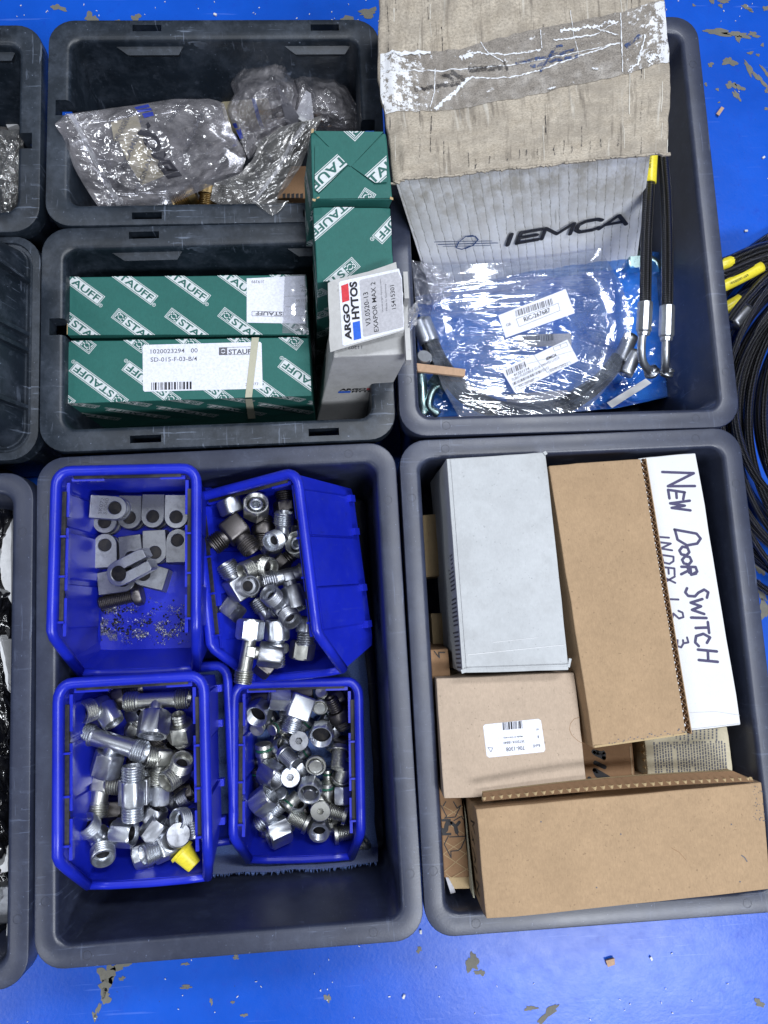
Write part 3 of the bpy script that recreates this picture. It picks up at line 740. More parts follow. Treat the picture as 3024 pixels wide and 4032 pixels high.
# the two upright green cartons
def upright(label, top, down, strips, extra):
    t, F = carton('green_carton', label, 'carton', top, down, 'green', GG)
    d = Decal(F['top'])
    for s in strips: brand_strip(d, *s)
    d.build('printed_strip', t)
    for fc, w_ in (('left', 40), ('near', 30)):
        d = Decal(F[fc])
        for k in range(-1, 3):
            for q in range(0, 5): brand_strip(d, 10 + 46 * k, 20 + 42 * q, 140)
        d.build('printed_strip', t)
    return t, F
lean = Vector((-.013, -.004, 0))
tA = S4(zB, [(215, 195), (1118, 215), (1190, 1010), (245, 1015)], [.247, .247, .243, .243])
gA, FA = upright('upright green carton with folded end flaps, furthest of the pair', tA, Vector((-.009, -.002, -.070)), [], None)
pl = FA['top']; 
# four interlocking end flaps, each a thin board of its own
def flap(pts, z0, z1, strips, cr, parent, plane, name='end_flap'):
    q = [plane.px(*cr(*p)) for p in pts]; n = len(q)
    lift = [z0 if i < n / 2 else z1 for i in range(n)]
    v = [plane.at(*p, h) for p, h in zip(q, lift)] + [plane.at(*p, .15) for p in q]
    f = [tuple(range(n))] + [(i, (i + 1) % n, n + (i + 1) % n, n + i) for i in range(n)]
    o = part(name, v, f, M['green'], parent)
    # print, clipped to the flap
    d = Decal(plane)
    for s in strips: brand_strip(d, *s)
    a = sum(q[i][0] * q[(i + 1) % n][1] - q[(i + 1) % n][0] * q[i][1] for i in range(n))
    hz = max(z0, z1)
    for k in list(d.q): d.q[(k[0], k[1] + hz)] = d.q.pop(k)
    d.build('printed_strip', o, clip=q if a > 0 else q[::-1])
p_ = lambda x, y: pl.px(*zB(x, y))
def strip_at(x0, y0, x1, y1, sc=1.0):
    a = p_(x0, y0); b = p_(x1, y1); return (*a, math.degrees(math.atan2(b[1] - a[1], b[0] - a[0])), sc)
flap([(255, 205), (1085, 215), (700, 630), (640, 600)], .9, .9, [strip_at(605, 205, 700, 105, 1.2)], zB, gA, pl)
flap([(320, 955), (670, 625), (705, 635), (1170, 1000), (260, 1010)], 1.0, 1.0, [strip_at(1000, 960, 760, 1330)], zB, gA, pl)
flap([(272, 385), (400, 380), (470, 420), (660, 610), (320, 945), (272, 905)], 1.7, 1.7, [strip_at(942, 377, 640, 650, 1.2)], zB, gA, pl)
flap([(705, 630), (1095, 240), (1120, 480), (1122, 820), (985, 828)], 1.6, 1.9, [strip_at(603, 973, 905, 700, 1.2)], zB, gA, pl)
d = Decal(pl, zB)
for c_ in ([(232, 182), (262, 182), (255, 225), (225, 235)], [(240, 1010), (285, 1015), (275, 1045), (245, 1035)], [(1165, 985), (1200, 1000), (1200, 1028), (1160, 1015)], [(290, 1000), (325, 985), (328, 1000), (300, 1012)]): d.poly('kraft_pale', c_, 1.2)
d.build('torn_corner', gA, clip=False)
tB = S4(zB, [(248, 1100), (1165, 1108), (1212, 1760), (300, 1985)], .236)
tB = S4(zB, [(248, 1100), (1165, 1108), (1213, 1985), (300, 1985)], [.237, .237, .234, .234])
gB, FB = upright('upright green carton with a plain end, half covered by the white torn box', tB, Vector((-.011, -.004, -.229)), [], None)
pl = FB['top']; p_ = lambda x, y: pl.px(*zB(x, y))
d = Decal(pl)
for a in ((760, 1085, 275, 1500), (1420, 1170, 1070, 1545), (815, 1810, 300, 2250)):
    # the strip's lower edge runs through these two points; it reads down to the left
    A = p_(a[0], a[1]); B = p_(a[2], a[3]); an = math.degrees(math.atan2(B[1] - A[1], B[0] - A[0]))
    L = 57.0; 
    if a[0] == 760: brand_strip(d, A[0] + 9.5, A[1] - 8.2, an, 1.0)
    elif a[0] == 1420: e = (math.cos(R(an)), math.sin(R(an))); brand_strip(d, B[0] - e[0] * L, B[1] - e[1] * L, an, 1.0)
    else: brand_strip(d, A[0], A[1], an, 1.0)
d.build('printed_strip', gB)
# ================================================================== the torn white box with the label flap
top = S4(zC, [(560, 420), (1375, 350), (1385, 1190), (490, 1225)], [.226, .226, .226, .226])
bz = .006; kx = lambda p, q: None
nb = S4(zC, [(300, 1965), (985, 1952)], .085)
# carry the near edges on down to the crate floor
ext = lambda a, b, z: a + (b - a) * ((z - a.z) / (b.z - a.z))
_pl = Plane([top[3], top[2], nb[1], nb[0]]); nb[1] = _pl.at(*_pl.px(*zC(985, 1952)))
b3 = ext(top[3], nb[0], bz); b2 = ext(top[2], nb[1], bz)
dn = ((b3 - top[3]) + (b2 - top[2])) / 2
t, F = carton('torn_white_box', 'tall worn white box with a torn label flap, logo in red and blue', 'box', top, None, 'white_old', None, .0012,
              [top[0] + (b3 - top[3]), top[1] + (b2 - top[2]), b2, b3])
fz = [.243, .251, .246, .236]
fp = S4(zC, [(425, 345), (1235, 95), (1335, 905), (455, 1165)], fz)
pf = Plane(fp)
# ragged outline of the flap
out = [(425, 345), (500, 305), (700, 258), (900, 210), (1080, 150), (1235, 95), (1245, 165), (1262, 180), (1285, 262), (1305, 295), (1302, 420), (1322, 470), (1310, 560), (1330, 640), (1318, 700), (1340, 790), (1325, 850), (1332, 905), (1150, 960), (800, 1060), (455, 1165), (440, 1020), (445, 800), (430, 560)]
q = [pf.px(*zC(*p)) for p in out]; n = len(q)
lf = part('label_flap', [pf.at(*p, 0) for p in q] + [pf.at(*p, -1.4) for p in q], [tuple(range(n))] + [(i, (i + 1) % n, n + (i + 1) % n, n + i) for i in range(n)], M['white_old'], t)
d = Decal(pf, zC)
d.poly('label', [(555, 345), (575, 325), (1270, 175), (1305, 290), (1328, 850), (1325, 895), (625, 1092), (600, 1080)], .25)
d.poly('label_grey', [(800, 325), (815, 308), (1255, 208), (1300, 300), (1322, 870), (865, 985), (845, 975)], .32)
d.poly('ink_red', [(583, 380), (668, 350), (683, 553), (597, 580)], .45)
d.poly('ink_royal', [(720, 815), (806, 795), (823, 1005), (735, 1027)], .45)
d.text('ink', 'ARGO', (712, 1018), (678, 590), (632, 1024), .45, .045); d.text('ink', 'HYTOS', (806, 772), (772, 325), (712, 782), .45, .045)
d.text('ink', 'V3.0520-13', (938, 848), (902, 450), (880, 862), .45, .004); d.text('ink', 'EXAPOR MAX 2', (1030, 920), (988, 330), (975, 930), .45, .004)
d.text('ink_grey', 'www.argo-hytos.com', (1090, 690), (1062, 295), (1066, 696), .45); d.text('ink_grey', 'Made in Germany', (1140, 672), (1122, 350), (1114, 680), .45)
d.text('ink', '15415301', (1236, 648), (1212, 368), (1186, 660), .45, .004)
d.build('lettering', lf, clip=False)
d = Decal(F['near'], zC)
d.text('ink_grey', '11202', (832, 1092), (668, 1100), (830, 1130), .4)
d = Decal(F['near'], zC)
d.poly('ink_red', [(890, 1592), (1033, 1588), (1028, 1608), (884, 1611)], .3); d.poly('ink_royal', [(552, 1628), (697, 1624), (692, 1645), (546, 1649)], .3)
d.text('ink', 'ARGO', (560, 1623), (872, 1612), (572, 1598), .3, .04); d.text('ink', 'HYTOS', (708, 1643), (1018, 1632), (716, 1621), .3, .04)
for k in range(6):
    r_ = 60 + 22 * k
    d.line('ink_grey', [(980 + r_ * 1.1 * math.cos(R(a)), 1740 + r_ * .75 * math.sin(R(a))) for a in range(30, 150, 12)], .10, .3)
d.build('lettering', t)
d = Decal(F['top'], zC); d.text('ink_grey', '11202', (832, 1090), (668, 1098), (830, 1128), .4); d.build('lettering', t)
# torn open board standing at the right of its mouth
v, f = join(box_vf(P(*zC(1345, 420), .234), .0035, .022, .016), box_vf(P(*zC(1370, 1100), .234), .004, .026, .012))
part('torn_board', v, f, M['white_old'], t)
# ================================================================== cartons in the right lower crate
zE = crop(1550, 1650, .88849); zF = crop(1600, 2600, .85835); zG = crop(1600, 1950, .34803); zH = crop(1600, 3000, .28944); zI = crop(2250, 2800, .46655)
t, F = carton('white_carton', 'long plain off-white carton with small print down its left side', 'carton',
              [P(*zE(233, 176), .186), P(*zE(674, 147), .186), P(*zE(779, 1112), .196), P(*zE(306, 1126), .196)], (-.002, 0, -.105), 'white_card')
pl = F['left']; d = Decal(pl); rnd = random.Random(5); W_ = pl.poly[2][0] if pl.poly[2][0] > 1 else 170
Wl = max(p[0] for p in pl.poly)
for blk, (u0, n_) in enumerate(((Wl - 96, 9), (Wl - 60, 7), (Wl - 33, 10))):
    for k in range(n_):
        u = u0 + k * 3.5; v = 5.0
        while v < 26:
            l = rnd.uniform(2, 6); d.poly('ink_grey', [(u, v), (u + 1.3, v), (u + 1.3, v + l), (u, v + l)], .25, px=False); v += l + .8
d.build('small_print', t)
# crushed raised lip along the left and near edges
d = Decal(F['top'], zE)
d.poly('white_card', [(236, 178), (245, 178), (314, 1120), (306, 1124)], .25)
d.line('ink_grey', [(252, 180), (322, 1108)], .18, .3); d.line('white_card', [(310, 1108), (776, 1090)], 1.0, .25); d.line('ink_grey', [(322, 1100), (776, 1084)], .2, .35)
d.line('white_clean', [(330, 1045), (760, 1000)], .5, .2); d.line('white_clean', [(440, 990), (640, 968)], .4, .2)
d.build('crease', t)
for v, f in (box_vf(P(*zE(671, 152), .1855), .0025, .003, .002, Matrix.Rotation(.5, 3, 'Z')), box_vf(P(*zE(310, 1116), .1955), .004, .003, .0022, Matrix.Rotation(.3, 3, 'Z')), box_vf(P(*zE(777, 1080), .1935), .002, .007, .003, Matrix.Rotation(-.3, 3, 'Z'))): part('crushed_corner', v, f, M['white_card'], t)

t, F = carton('brown_carton', 'tall smooth brown carton between the two white ones', 'carton',
              [P(*zE(688, 206), .180), P(*zE(1097, 174), .180), P(*zF(1287, 340), .196), P(*zF(860, 402), .196)], (-.002, 0, -.055), 'kraft')
top = F['top']
a = [top.at(*top.px(*zE(1097, 174)), 0), top.at(*top.px(*zF(1287, 340)), 0)]
off = Vector((.0035, 0, -.001))
pts = [a[0].lerp(a[1], k / 12) + Vector((.0022, 0, -.0012)) for k in range(13)]
flutes('corrugation', pts, .0030, Vector((0, 0, -.006)), 'kraft_dark', t, Vector((1, .0, 0)), 5.5)
sheet_strip('carton_liner', [p + Vector((.0018, 0, .0006)) for p in pts], [p + Vector((.0025, 0, .0006)) for p in pts], .007, 'kraft', t)
d = Decal(top, zF)
d.poly('kraft_pale', [(862, 392), (1284, 332), (1287, 340), (864, 402)], .2)
for k in range(26):
    x = 930 + 14 * k + random.uniform(-6, 6); y = 392 - .142 * (x - 862) - random.uniform(0, 26); d.poly('ink_grey', [(x, y), (x + random.uniform(3, 9), y - 1), (x + random.uniform(3, 8), y + random.uniform(2, 6)), (x, y + 4)], .2)
d.build('scuff', t)

t, F = carton('white_carton', 'white carton hand lettered NEW DOOR SWITCH in violet marker', 'carton',
              [P(*zE(1085, 172), .170), P(*zE(1340, 150), .170), P(*zF(1537, 297), .180), P(*zF(1280, 325), .180)], (0, 0, -.028), 'white_clean')
d = Decal(F['top'], zE)
for s in ([(1190, 235), (1330, 240), (1215, 298), (1335, 297)], [(1290, 325), (1216, 314), (1222, 352)], [(1252, 322), (1254, 350)], [(1288, 328), (1283, 356)], [(1312, 362), (1225, 374), (1290, 384), (1232, 394), (1315, 405)],
          [(1244, 490), (1342, 508)], [(1246, 490), (1258, 535), (1300, 560), (1345, 552), (1360, 530), (1342, 508)], [(1310, 590), (1298, 604), (1275, 600), (1266, 583), (1280, 566), (1302, 570), (1310, 590)], [(1320, 630), (1308, 645), (1286, 640), (1278, 624), (1292, 608), (1312, 612), (1320, 630)],
          [(1275, 655), (1338, 656), (1345, 676), (1325, 688), (1308, 680), (1303, 658)], [(1306, 672), (1274, 688)], [(1340, 685), (1318, 690), (1315, 660)],
          [(1388, 792), (1394, 768), (1376, 756), (1350, 770), (1335, 786), (1305, 784), (1292, 768), (1300, 750)], [(1368, 798), (1316, 814), (1362, 830), (1322, 846), (1376, 864)], [(1318, 880), (1386, 882)], [(1392, 900), (1398, 948)], [(1394, 924), (1338, 926)],
          [(1388, 992), (1402, 968), (1372, 952), (1340, 962), (1336, 990), (1352, 1006)], [(1348, 1022), (1432, 1030)], [(1392, 1028), (1394, 1072)], [(1352, 1068), (1436, 1076)]):
    d.line('ink_violet', s, 2.3, .25)
for s in ([(1168, 522), (1220, 526)], [(1176, 546), (1228, 552), (1184, 574), (1234, 582)], [(1186, 602), (1240, 610)], [(1187, 603), (1196, 636), (1222, 642), (1240, 630), (1240, 610)], [(1190, 656), (1244, 662)], [(1190, 656), (1194, 690)], [(1217, 660), (1219, 686)], [(1244, 662), (1245, 692)], [(1194, 700), (1248, 726)], [(1246, 698), (1196, 726)],
          [(1212, 798), (1262, 800)], [(1224, 832), (1212, 840)], [(1262, 850), (1280, 858), (1284, 878), (1264, 884), (1240, 862), (1232, 890)], [(1240, 915), (1228, 922)], [(1300, 968), (1306, 990), (1284, 994), (1282, 980)], [(1284, 994), (1274, 1012), (1256, 1006), (1258, 980)]):
    d.line('ink_violet', s, 1.7, .22)
d.build('handwriting', t)
d = Decal(F['top'], zF); d.line('label_grey', [(1286, 318), (1530, 290)], .3, .2); d.line('label_grey', [(1300, 240), (1420, 235), (1530, 252)], .25, .2); d.build('crease', t)

t, F = carton('light_brown_carton', 'light brown carton with a small white bar code label', 'carton',
              [P(*zF(135, 85), .176), P(*zF(772, 55), .176), P(*zF(830, 592), .186), P(*zF(172, 637), .186)], (0.002, 0, -.09), 'kraft_pink')
d = Decal(F['top'], zF)
d.poly('label', [(352, 302), (360, 294), (605, 268), (617, 276), (637, 408), (630, 420), (380, 446), (368, 438)], .25)
d.bars('ink', (532, 312), (442, 320), (530, 278), 18, 8, .4)
T_ = lambda s, a, b, c: d.text('ink', s, a, b, c, .4, .004)
T_('706-1308', (541, 392), (457, 400), (543, 410)); T_('3RT2024-1BB40', (541, 365), (445, 374), (542, 376)); T_('Made in Germany', (532, 343), (444, 351), (533, 353)); T_('RoHS', (612, 383), (580, 387), (613, 396)); T_('1', (606, 345), (602, 345), (607, 357)); T_('#1', (606, 312), (596, 312), (607, 322))
d.line('ink', [(374, 400), (396, 402), (388, 420), (374, 400)], .3, .4)
d.build('label', t)
d = Decal(F['top'], zF)
d.line('kraft_dark', [(795, 262), (770, 268), (752, 290), (748, 318), (760, 345), (785, 368), (806, 380)], .3, .2)
d.build('thumb_notch', t)

t, F = carton('brown_carton', 'large brown carton lying across the near end with its flap lifted', 'carton',
              [P(*zF(322, 682), .200), P(*zF(1632, 560), .200), P(*zF(1672, 1052), .203), P(*zF(366, 1192), .203)], (0, 0, -.085), 'kraft')
top = F['top']
a0, a1 = P(*zF(350, 648), .2045), P(*zF(1598, 556), .2045); b0, b1 = P(*zF(352, 606), .199), P(*zF(1500, 508), .199)
def arch(p, q, h, k, n): 
    s = k / n; return p.lerp(q, s) + Vector((0, .0035 * math.sin(math.pi * s), h * math.sin(math.pi * min(1, s * 1.02))))
na = [arch(a0, a1, .007, k, 24) for k in range(25)]; nb = [arch(b0, b1, .004, k, 24) for k in range(25)]
sheet_strip('lifted_flap', na, nb, .0006, 'kraft_dark', t)
sheet_strip('lifted_flap', [p - Vector((0, 0, .0036)) for p in na], [p - Vector((0, 0, .0036)) for p in nb], .0006, 'kraft_pale', t)
flutes('corrugation', [p - Vector((0, -.0004, .0021)) for p in na], .0028, Vector((0, .0022, -.0008)), 'kraft_pale', t, Vector((0, 0, 1)), 6.5)
d = Decal(F['left'], zH)
for s in ([(868, 740), (880, 800), (930, 830), (905, 870), (938, 975)], [(890, 950), (895, 990), (930, 1130)], [(905, 1170), (935, 1280)], [(925, 1290), (945, 1330), (930, 1370)], [(930, 1420), (965, 1520)], [(955, 1620), (990, 1680), (965, 1740), (1000, 1830)], [(900, 1060), (920, 1055)]):
    d.line('ink', s, 1.4, .25)
d.build('handwriting', t)
d = Decal(top, zF)
for x, y in ((617, 740), (983, 797), (1490, 752), (1100, 1132), (872, 1042), (1530, 1015)): d.poly('ink_grey', [(x - 3, y - 3), (x + 3, y - 3), (x + 4, y + 3), (x - 2, y + 4)], .2)
d.line('ink_grey', [(1538, 895), (1552, 905), (1562, 922)], .9, .2); d.line('kraft_dark', [(1215, 860), (1250, 880), (1282, 915)], .35, .2)
for k in range(46):
    x = 1590 + 55 * random.random(); y = 575 + 160 * random.random(); d.poly('ink_grey', [(x, y), (x + random.uniform(2, 7), y + 1), (x + 4, y + random.uniform(2, 7)), (x, y + 3)], .2)
d.build('scuff', t)

t, F = carton('small_carton', 'small pale brown carton wedged beside the long off-white one', 'carton',
              S4(zG, [(183, 226), (350, 212), (404, 914), (218, 928)], .100), (0.0, 0, -.04), 'kraft_pale')
d = Decal(F['top'], zG); d.line('kraft_dark', [(222, 914), (402, 903)], .3, .2); d.line('kraft_dark', [(248, 425), (256, 420), (246, 440), (252, 460)], .25, .2); d.build('crease', t)
t, F = carton('brown_carton', 'flat brown carton with black folding arrows and letters at the left', 'carton',
              [P(*zG(270, 1745), .154), P(*zG(470, 1740), .154), P(*zH(860, 1575), .154), P(*zH(520, 1580), .154)], (0.004, 0.004, -.09), 'kraft_dark')
d = Decal(F['top'], zH)
L_ = lambda *s: d.line('ink', list(s), .8, .25)
L_((470, 590), (548, 740), (520, 765), (665, 748), (740, 590), (690, 630), (640, 540)); L_((500, 600), (535, 540)); L_((645, 800), (748, 738), (800, 815)); L_((690, 965), (705, 1005)); L_((588, 1020), (812, 1010), (745, 1170), (700, 1205), (605, 1213), (608, 1300), (515, 1120), (570, 1010))
d.poly('ink', [(480, 778), (602, 775), (604, 808), (482, 810)], .25); d.poly('ink', [(485, 968), (610, 963), (611, 998), (487, 1000)], .25)
d.line('ink', [(600, 835), (560, 832), (545, 870), (540, 920), (515, 945), (485, 925)], 3.6, .25); d.line('ink', [(615, 825), (668, 880), (720, 820)], 2.6, .25); d.line('ink', [(668, 880), (686, 955)], 3.2, .25)
for a, b in (((505, 1250), (800, 1050)), ((520, 1490), (830, 1225)), ((620, 1575), (850, 1440)), ((510, 1080), (830, 1260)), ((505, 1255), (850, 1480)), ((540, 1520), (600, 1570)), ((600, 860), (790, 980)), ((520, 760), (770, 600)), ((500, 600), (780, 760))): d.line('kraft_pale', [a, b], .45, .2)
d.build('printed_mark', t)
d = Decal(F['top'], zG)
d.line('ink', [(315, 1765), (375, 1840), (368, 1780), (435, 1778)], .8, .25); d.build('printed_mark', t)
t, F = carton('small_carton', 'crushed pale carton end sticking out below the arrow print', 'carton',
              S4(zH, [(560, 1560), (862, 1560), (865, 1740), (640, 1745)], .150), (0.004, 0.012, -.09), 'kraft_pale')
v, f = box_vf(P(*zH(590, 1640), .147), .004, .016, .004, Matrix.Rotation(R(15), 3, 'Z')); part('torn_edge', v, f, M['label_grey'], t)
t, F = carton('card_sheet', 'cream card stood on edge against the large brown carton', 'card',
              [P(*zH(790, 575), .150), P(*zH(803, 575), .150), P(*zH(930, 1875), .168), P(*zH(905, 1865), .168)], (.002, .012, -.12), 'paper_band')
t, F = carton('small_carton', 'pale carton seen under the clear bag left of the off-white one', 'carton',
              S4(zG, [(275, 1340), (450, 1330), (460, 1745), (300, 1750)], .100), (0, 0, -.03), 'kraft_pale')
t, F = carton('brown_carton', 'brown carton marked in thick black pen, half hidden under two others', 'carton',
              S4(zI, [(80, 250), (515, 240), (545, 640), (90, 650)], .138), (0, 0, -.09), 'kraft_dark')
d = Decal(F['top'], zI)
for s in ([(275, 395), (190, 350)], [(185, 340), (275, 362)], [(275, 362), (196, 345)], [(275, 395), (268, 350)], [(200, 435), (280, 472)], [(195, 495), (310, 562)], [(195, 500), (215, 540), (262, 570), (268, 540)], [(150, 568), (160, 590)], [(215, 590), (285, 600)]):
    d.line('ink', s, 3.6, .25)
d.build('handwriting', t)
sheet_strip('carton_ridge', [P(*zI(490, 300), .1385), P(*zI(512, 580), .1385)], [P(*zI(505, 300), .1385), P(*zI(528, 580), .1385)], .002, 'kraft', t)
t, F = carton('printed_carton', 'yellowed carton covered in columns of small black text', 'carton',
              S4(zI, [(615, 200), (1320, 130), (1366, 520), (650, 560)], .147), (0, 0, -.09), 'white_old')
t.children[0].data.materials.clear(); t.children[0].data.materials.append(card('yellowed_board', (0.50, .45, .33), .12, .3, .4, (.25, .2, .12), fibre=.4))
d = Decal(F['top'], zI); rnd = random.Random(11)
for c0, n_ in ((690, 7), (860, 8), (1050, 11)):
    for k in range(n_):
        x = c0 + k * 23.5; y = 262 - .02 * (x - 690) + rnd.choice((0, 0, 20)); 
        if k == 0 and c0 == 860: y_end = 300
        else: y_end = 560 if rnd.random() > .15 else 460
        while y < y_end:
            l = rnd.uniform(8, 30); s = .07 * (y - 262)
            d.poly('ink_grey', [(x + s, y), (x + 12 + s, y - 1), (x + 13 + s, y + l), (x + 1 + s, y + l)], .2); y += l + 6
for k in range(18):
    x = 640 + k * 34; y = 172 - .04 * (x - 640)
    while y < 235 and x > 860: l = rnd.uniform(8, 26); d.poly('ink_grey', [(x, y), (x + 13, y), (x + 13, y + l), (x, y + l)], .2); y += l + 6
d.build('small_print', t)
flutes('corrugation', [P(*zI(612, 250), .145), P(*zI(648, 555), .145)], .003, Vector((0, 0, -.006)), 'kraft_pale', t, Vector((1, 0, 0)), 6)
# ================================================================== the large stained carton
zJ = crop(1400, 0, .97890); zK = crop(1550, 900, .88849)
zt = .236
bot_n = [P(*zK(128, 165), .118), P(*zK(1080, 108), .118)]
tn = [P(*zJ(157, 716), zt), P(*zJ(1186, 604), zt)]
tf = [P(*zJ(104, -140), zt), P(*zJ(1180, -140), zt)]
bz = .012
_pl = Plane([tn[0], tn[1], bot_n[1], bot_n[0]]); bot_n[1] = _pl.at(*_pl.px(*zK(1080, 108)))
b3 = ext(tn[0], bot_n[0], bz); b2 = ext(tn[1], bot_n[1], bz)
t, F = carton('big_carton', 'big stained corrugated carton with torn tape across its lid', 'carton', [tf[0], tf[1], tn[1], tn[0]], None, 'white_old', None, .002,
              [tf[0] + (b3 - tn[0]) * Vector((1, 0, 1)) if False else Vector((b3.x, tf[0].y - .004, bz)), Vector((b2.x, tf[1].y - .004, bz)), b2, b3])
big = t
# front panel of its own: white board with dirt along every flute
m, nt, b = mat('dirty_white_flutes')
uvn = N(nt, 'ShaderNodeTexCoord').outputs['UV']; sx = N(nt, 'ShaderNodeSeparateXYZ'); nt.links.new(uvn, sx.inputs[0])
wob = math_n(nt, 'MULTIPLY', noise_n(nt, .12, 4, .6, uvn), 3.0)
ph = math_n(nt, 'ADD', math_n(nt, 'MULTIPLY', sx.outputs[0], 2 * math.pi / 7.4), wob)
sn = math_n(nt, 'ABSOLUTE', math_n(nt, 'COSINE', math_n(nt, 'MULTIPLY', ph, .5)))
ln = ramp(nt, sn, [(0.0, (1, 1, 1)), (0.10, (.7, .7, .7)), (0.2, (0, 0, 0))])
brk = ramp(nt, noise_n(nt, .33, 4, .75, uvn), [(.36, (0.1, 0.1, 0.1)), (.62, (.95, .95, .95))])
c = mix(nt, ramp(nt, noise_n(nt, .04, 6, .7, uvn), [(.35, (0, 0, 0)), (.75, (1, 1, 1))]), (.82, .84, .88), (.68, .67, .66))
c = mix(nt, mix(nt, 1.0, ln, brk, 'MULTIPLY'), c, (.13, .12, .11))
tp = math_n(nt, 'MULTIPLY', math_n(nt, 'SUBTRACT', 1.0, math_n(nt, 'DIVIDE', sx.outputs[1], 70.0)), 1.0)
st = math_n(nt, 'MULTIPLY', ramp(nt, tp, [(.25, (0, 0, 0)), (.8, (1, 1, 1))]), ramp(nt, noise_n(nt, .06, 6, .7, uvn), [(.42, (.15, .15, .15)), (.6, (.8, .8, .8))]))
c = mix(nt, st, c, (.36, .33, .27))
setc(nt, b, c); b.inputs['Roughness'].default_value = .7
bump(nt, b, math_n(nt, 'ADD', math_n(nt, 'MULTIPLY', sn, .8), noise_n(nt, .25, 4, .7, uvn)), .5, .001)
pn = F['near']; nx, ny = 60, 24; v = []; f = []; uv = []
for j in range(ny + 1):
    for i in range(nx + 1):
        s, q = i / nx, j / ny
        p = (pn.c[0] * (1 - s) + pn.c[1] * s) * (1 - q) + (pn.c[3] * (1 - s) + pn.c[2] * s) * q
        u = s * 190; w_ = q * 130
        v.append(p + pn.n * (.0012 + .0012 * noise.noise(Vector((u * .03, w_ * .03, 2))) * math.sin(math.pi * s) + .0004 * math.sin(u * 2 * math.pi / 7.4))); uv.append((u, w_))
for j in range(ny):
    for i in range(nx): a = j * (nx + 1) + i; f.append((a, a + nx + 1, a + nx + 2, a + 1))
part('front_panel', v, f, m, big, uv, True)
d = Decal(pn, zJ)
GL = {'I': (0, .075, [[(.5, 0), (.5, 1)]]), 'E': (.115, .285, [[(0, 0), (0, 1)], [(0, .03), (1, .03)], [(0, .5), (.85, .5)], [(0, .97), (1, .97)]]), 'M': (.315, .545, [[(0, 0), (0, 1)], [(0, 1), (.5, .25), (1, 1)], [(1, 1), (1, 0)]]),
      'C': (.585, .775, [[(1, .82), (.8, .98), (.3, .98), (.02, .75), (0, .3), (.2, .03), (.75, .02), (.98, .16)]]), 'A': (.80, 1.0, [[(-.1, 0), (.55, 1)], [(.55, 1), (1, 0)], [(.15, .3), (.85, .3)]])}
for ch, (a, b_, st_) in GL.items():
    for s_ in st_:
        d.line('ink', [(590 + 495 * (a + (b_ - a) * x) + 16 * y, 978 - 87 * (a + (b_ - a) * x) - 44 * y) for x, y in s_], 4.6 if ch in 'IEC' else 4.0, 3.2)
for pts, w_ in (([(315, 962), (545, 958)], .7), ([(330, 972), (570, 966)], .9), ([(350, 980), (540, 976)], .6)): d.line('ink_blue', pts, w_, 3.2)
d.line('ink_blue', [(470, 935), (440, 940), (412, 962), (402, 985), (425, 992), (455, 980)], 1.1, 3.2); d.line('ink_blue', [(448, 940), (478, 938), (490, 952), (470, 975), (440, 988)], 1.3, 3.3)
d.build('lettering', big, clip=False)
# lid: two wavy grubby flaps lying on the box, overhanging left and right
m, nt, b = mat('grubby_lid')
uvn = N(nt, 'ShaderNodeTexCoord').outputs['UV']; sx = N(nt, 'ShaderNodeSeparateXYZ'); nt.links.new(uvn, sx.inputs[0])
c = mix(nt, ramp(nt, noise_n(nt, .05, 6, .7, uvn), [(.32, (0, 0, 0)), (.72, (1, 1, 1))]), (.42, .36, .28), (.61, .545, .45))
c = mix(nt, ramp(nt, noise_n(nt, .5, 5, .75, uvn), [(.42, (0, 0, 0)), (.75, (.9, .9, .9))]), c, (.14, .12, .10))
c = mix(nt, ramp(nt, noise_n(nt, 1.6, 3, .7, uvn), [(.58, (0, 0, 0)), (.72, (.8, .8, .8))]), c, (.10, .085, .07))
st = noise_n(nt, .10, 4, .65, uvn, (1.6, .10, 1))
c = mix(nt, ramp(nt, noise_n(nt, .022, 7, .72, uvn), [(.42, (0, 0, 0)), (.62, (.62, .62, .62))]), c, (.24, .21, .175))
c = mix(nt, ramp(nt, st, [(.54, (0, 0, 0)), (.68, (.75, .75, .75))]), c, (.13, .11, .09))
c = mix(nt, ramp(nt, noise_n(nt, .13, 3, .5, uvn, (1.3, .07, 1)), [(.62, (0, 0, 0)), (.74, (.45, .45, .45))]), c, (.68, .66, .60))
setc(nt, b, c); b.inputs['Roughness'].default_value = .8
bump(nt, b, math_n(nt, 'ADD', noise_n(nt, .35, 5, .6, uvn), math_n(nt, 'MULTIPLY', st, 1.5)), .45, .001)
M['lid'] = m
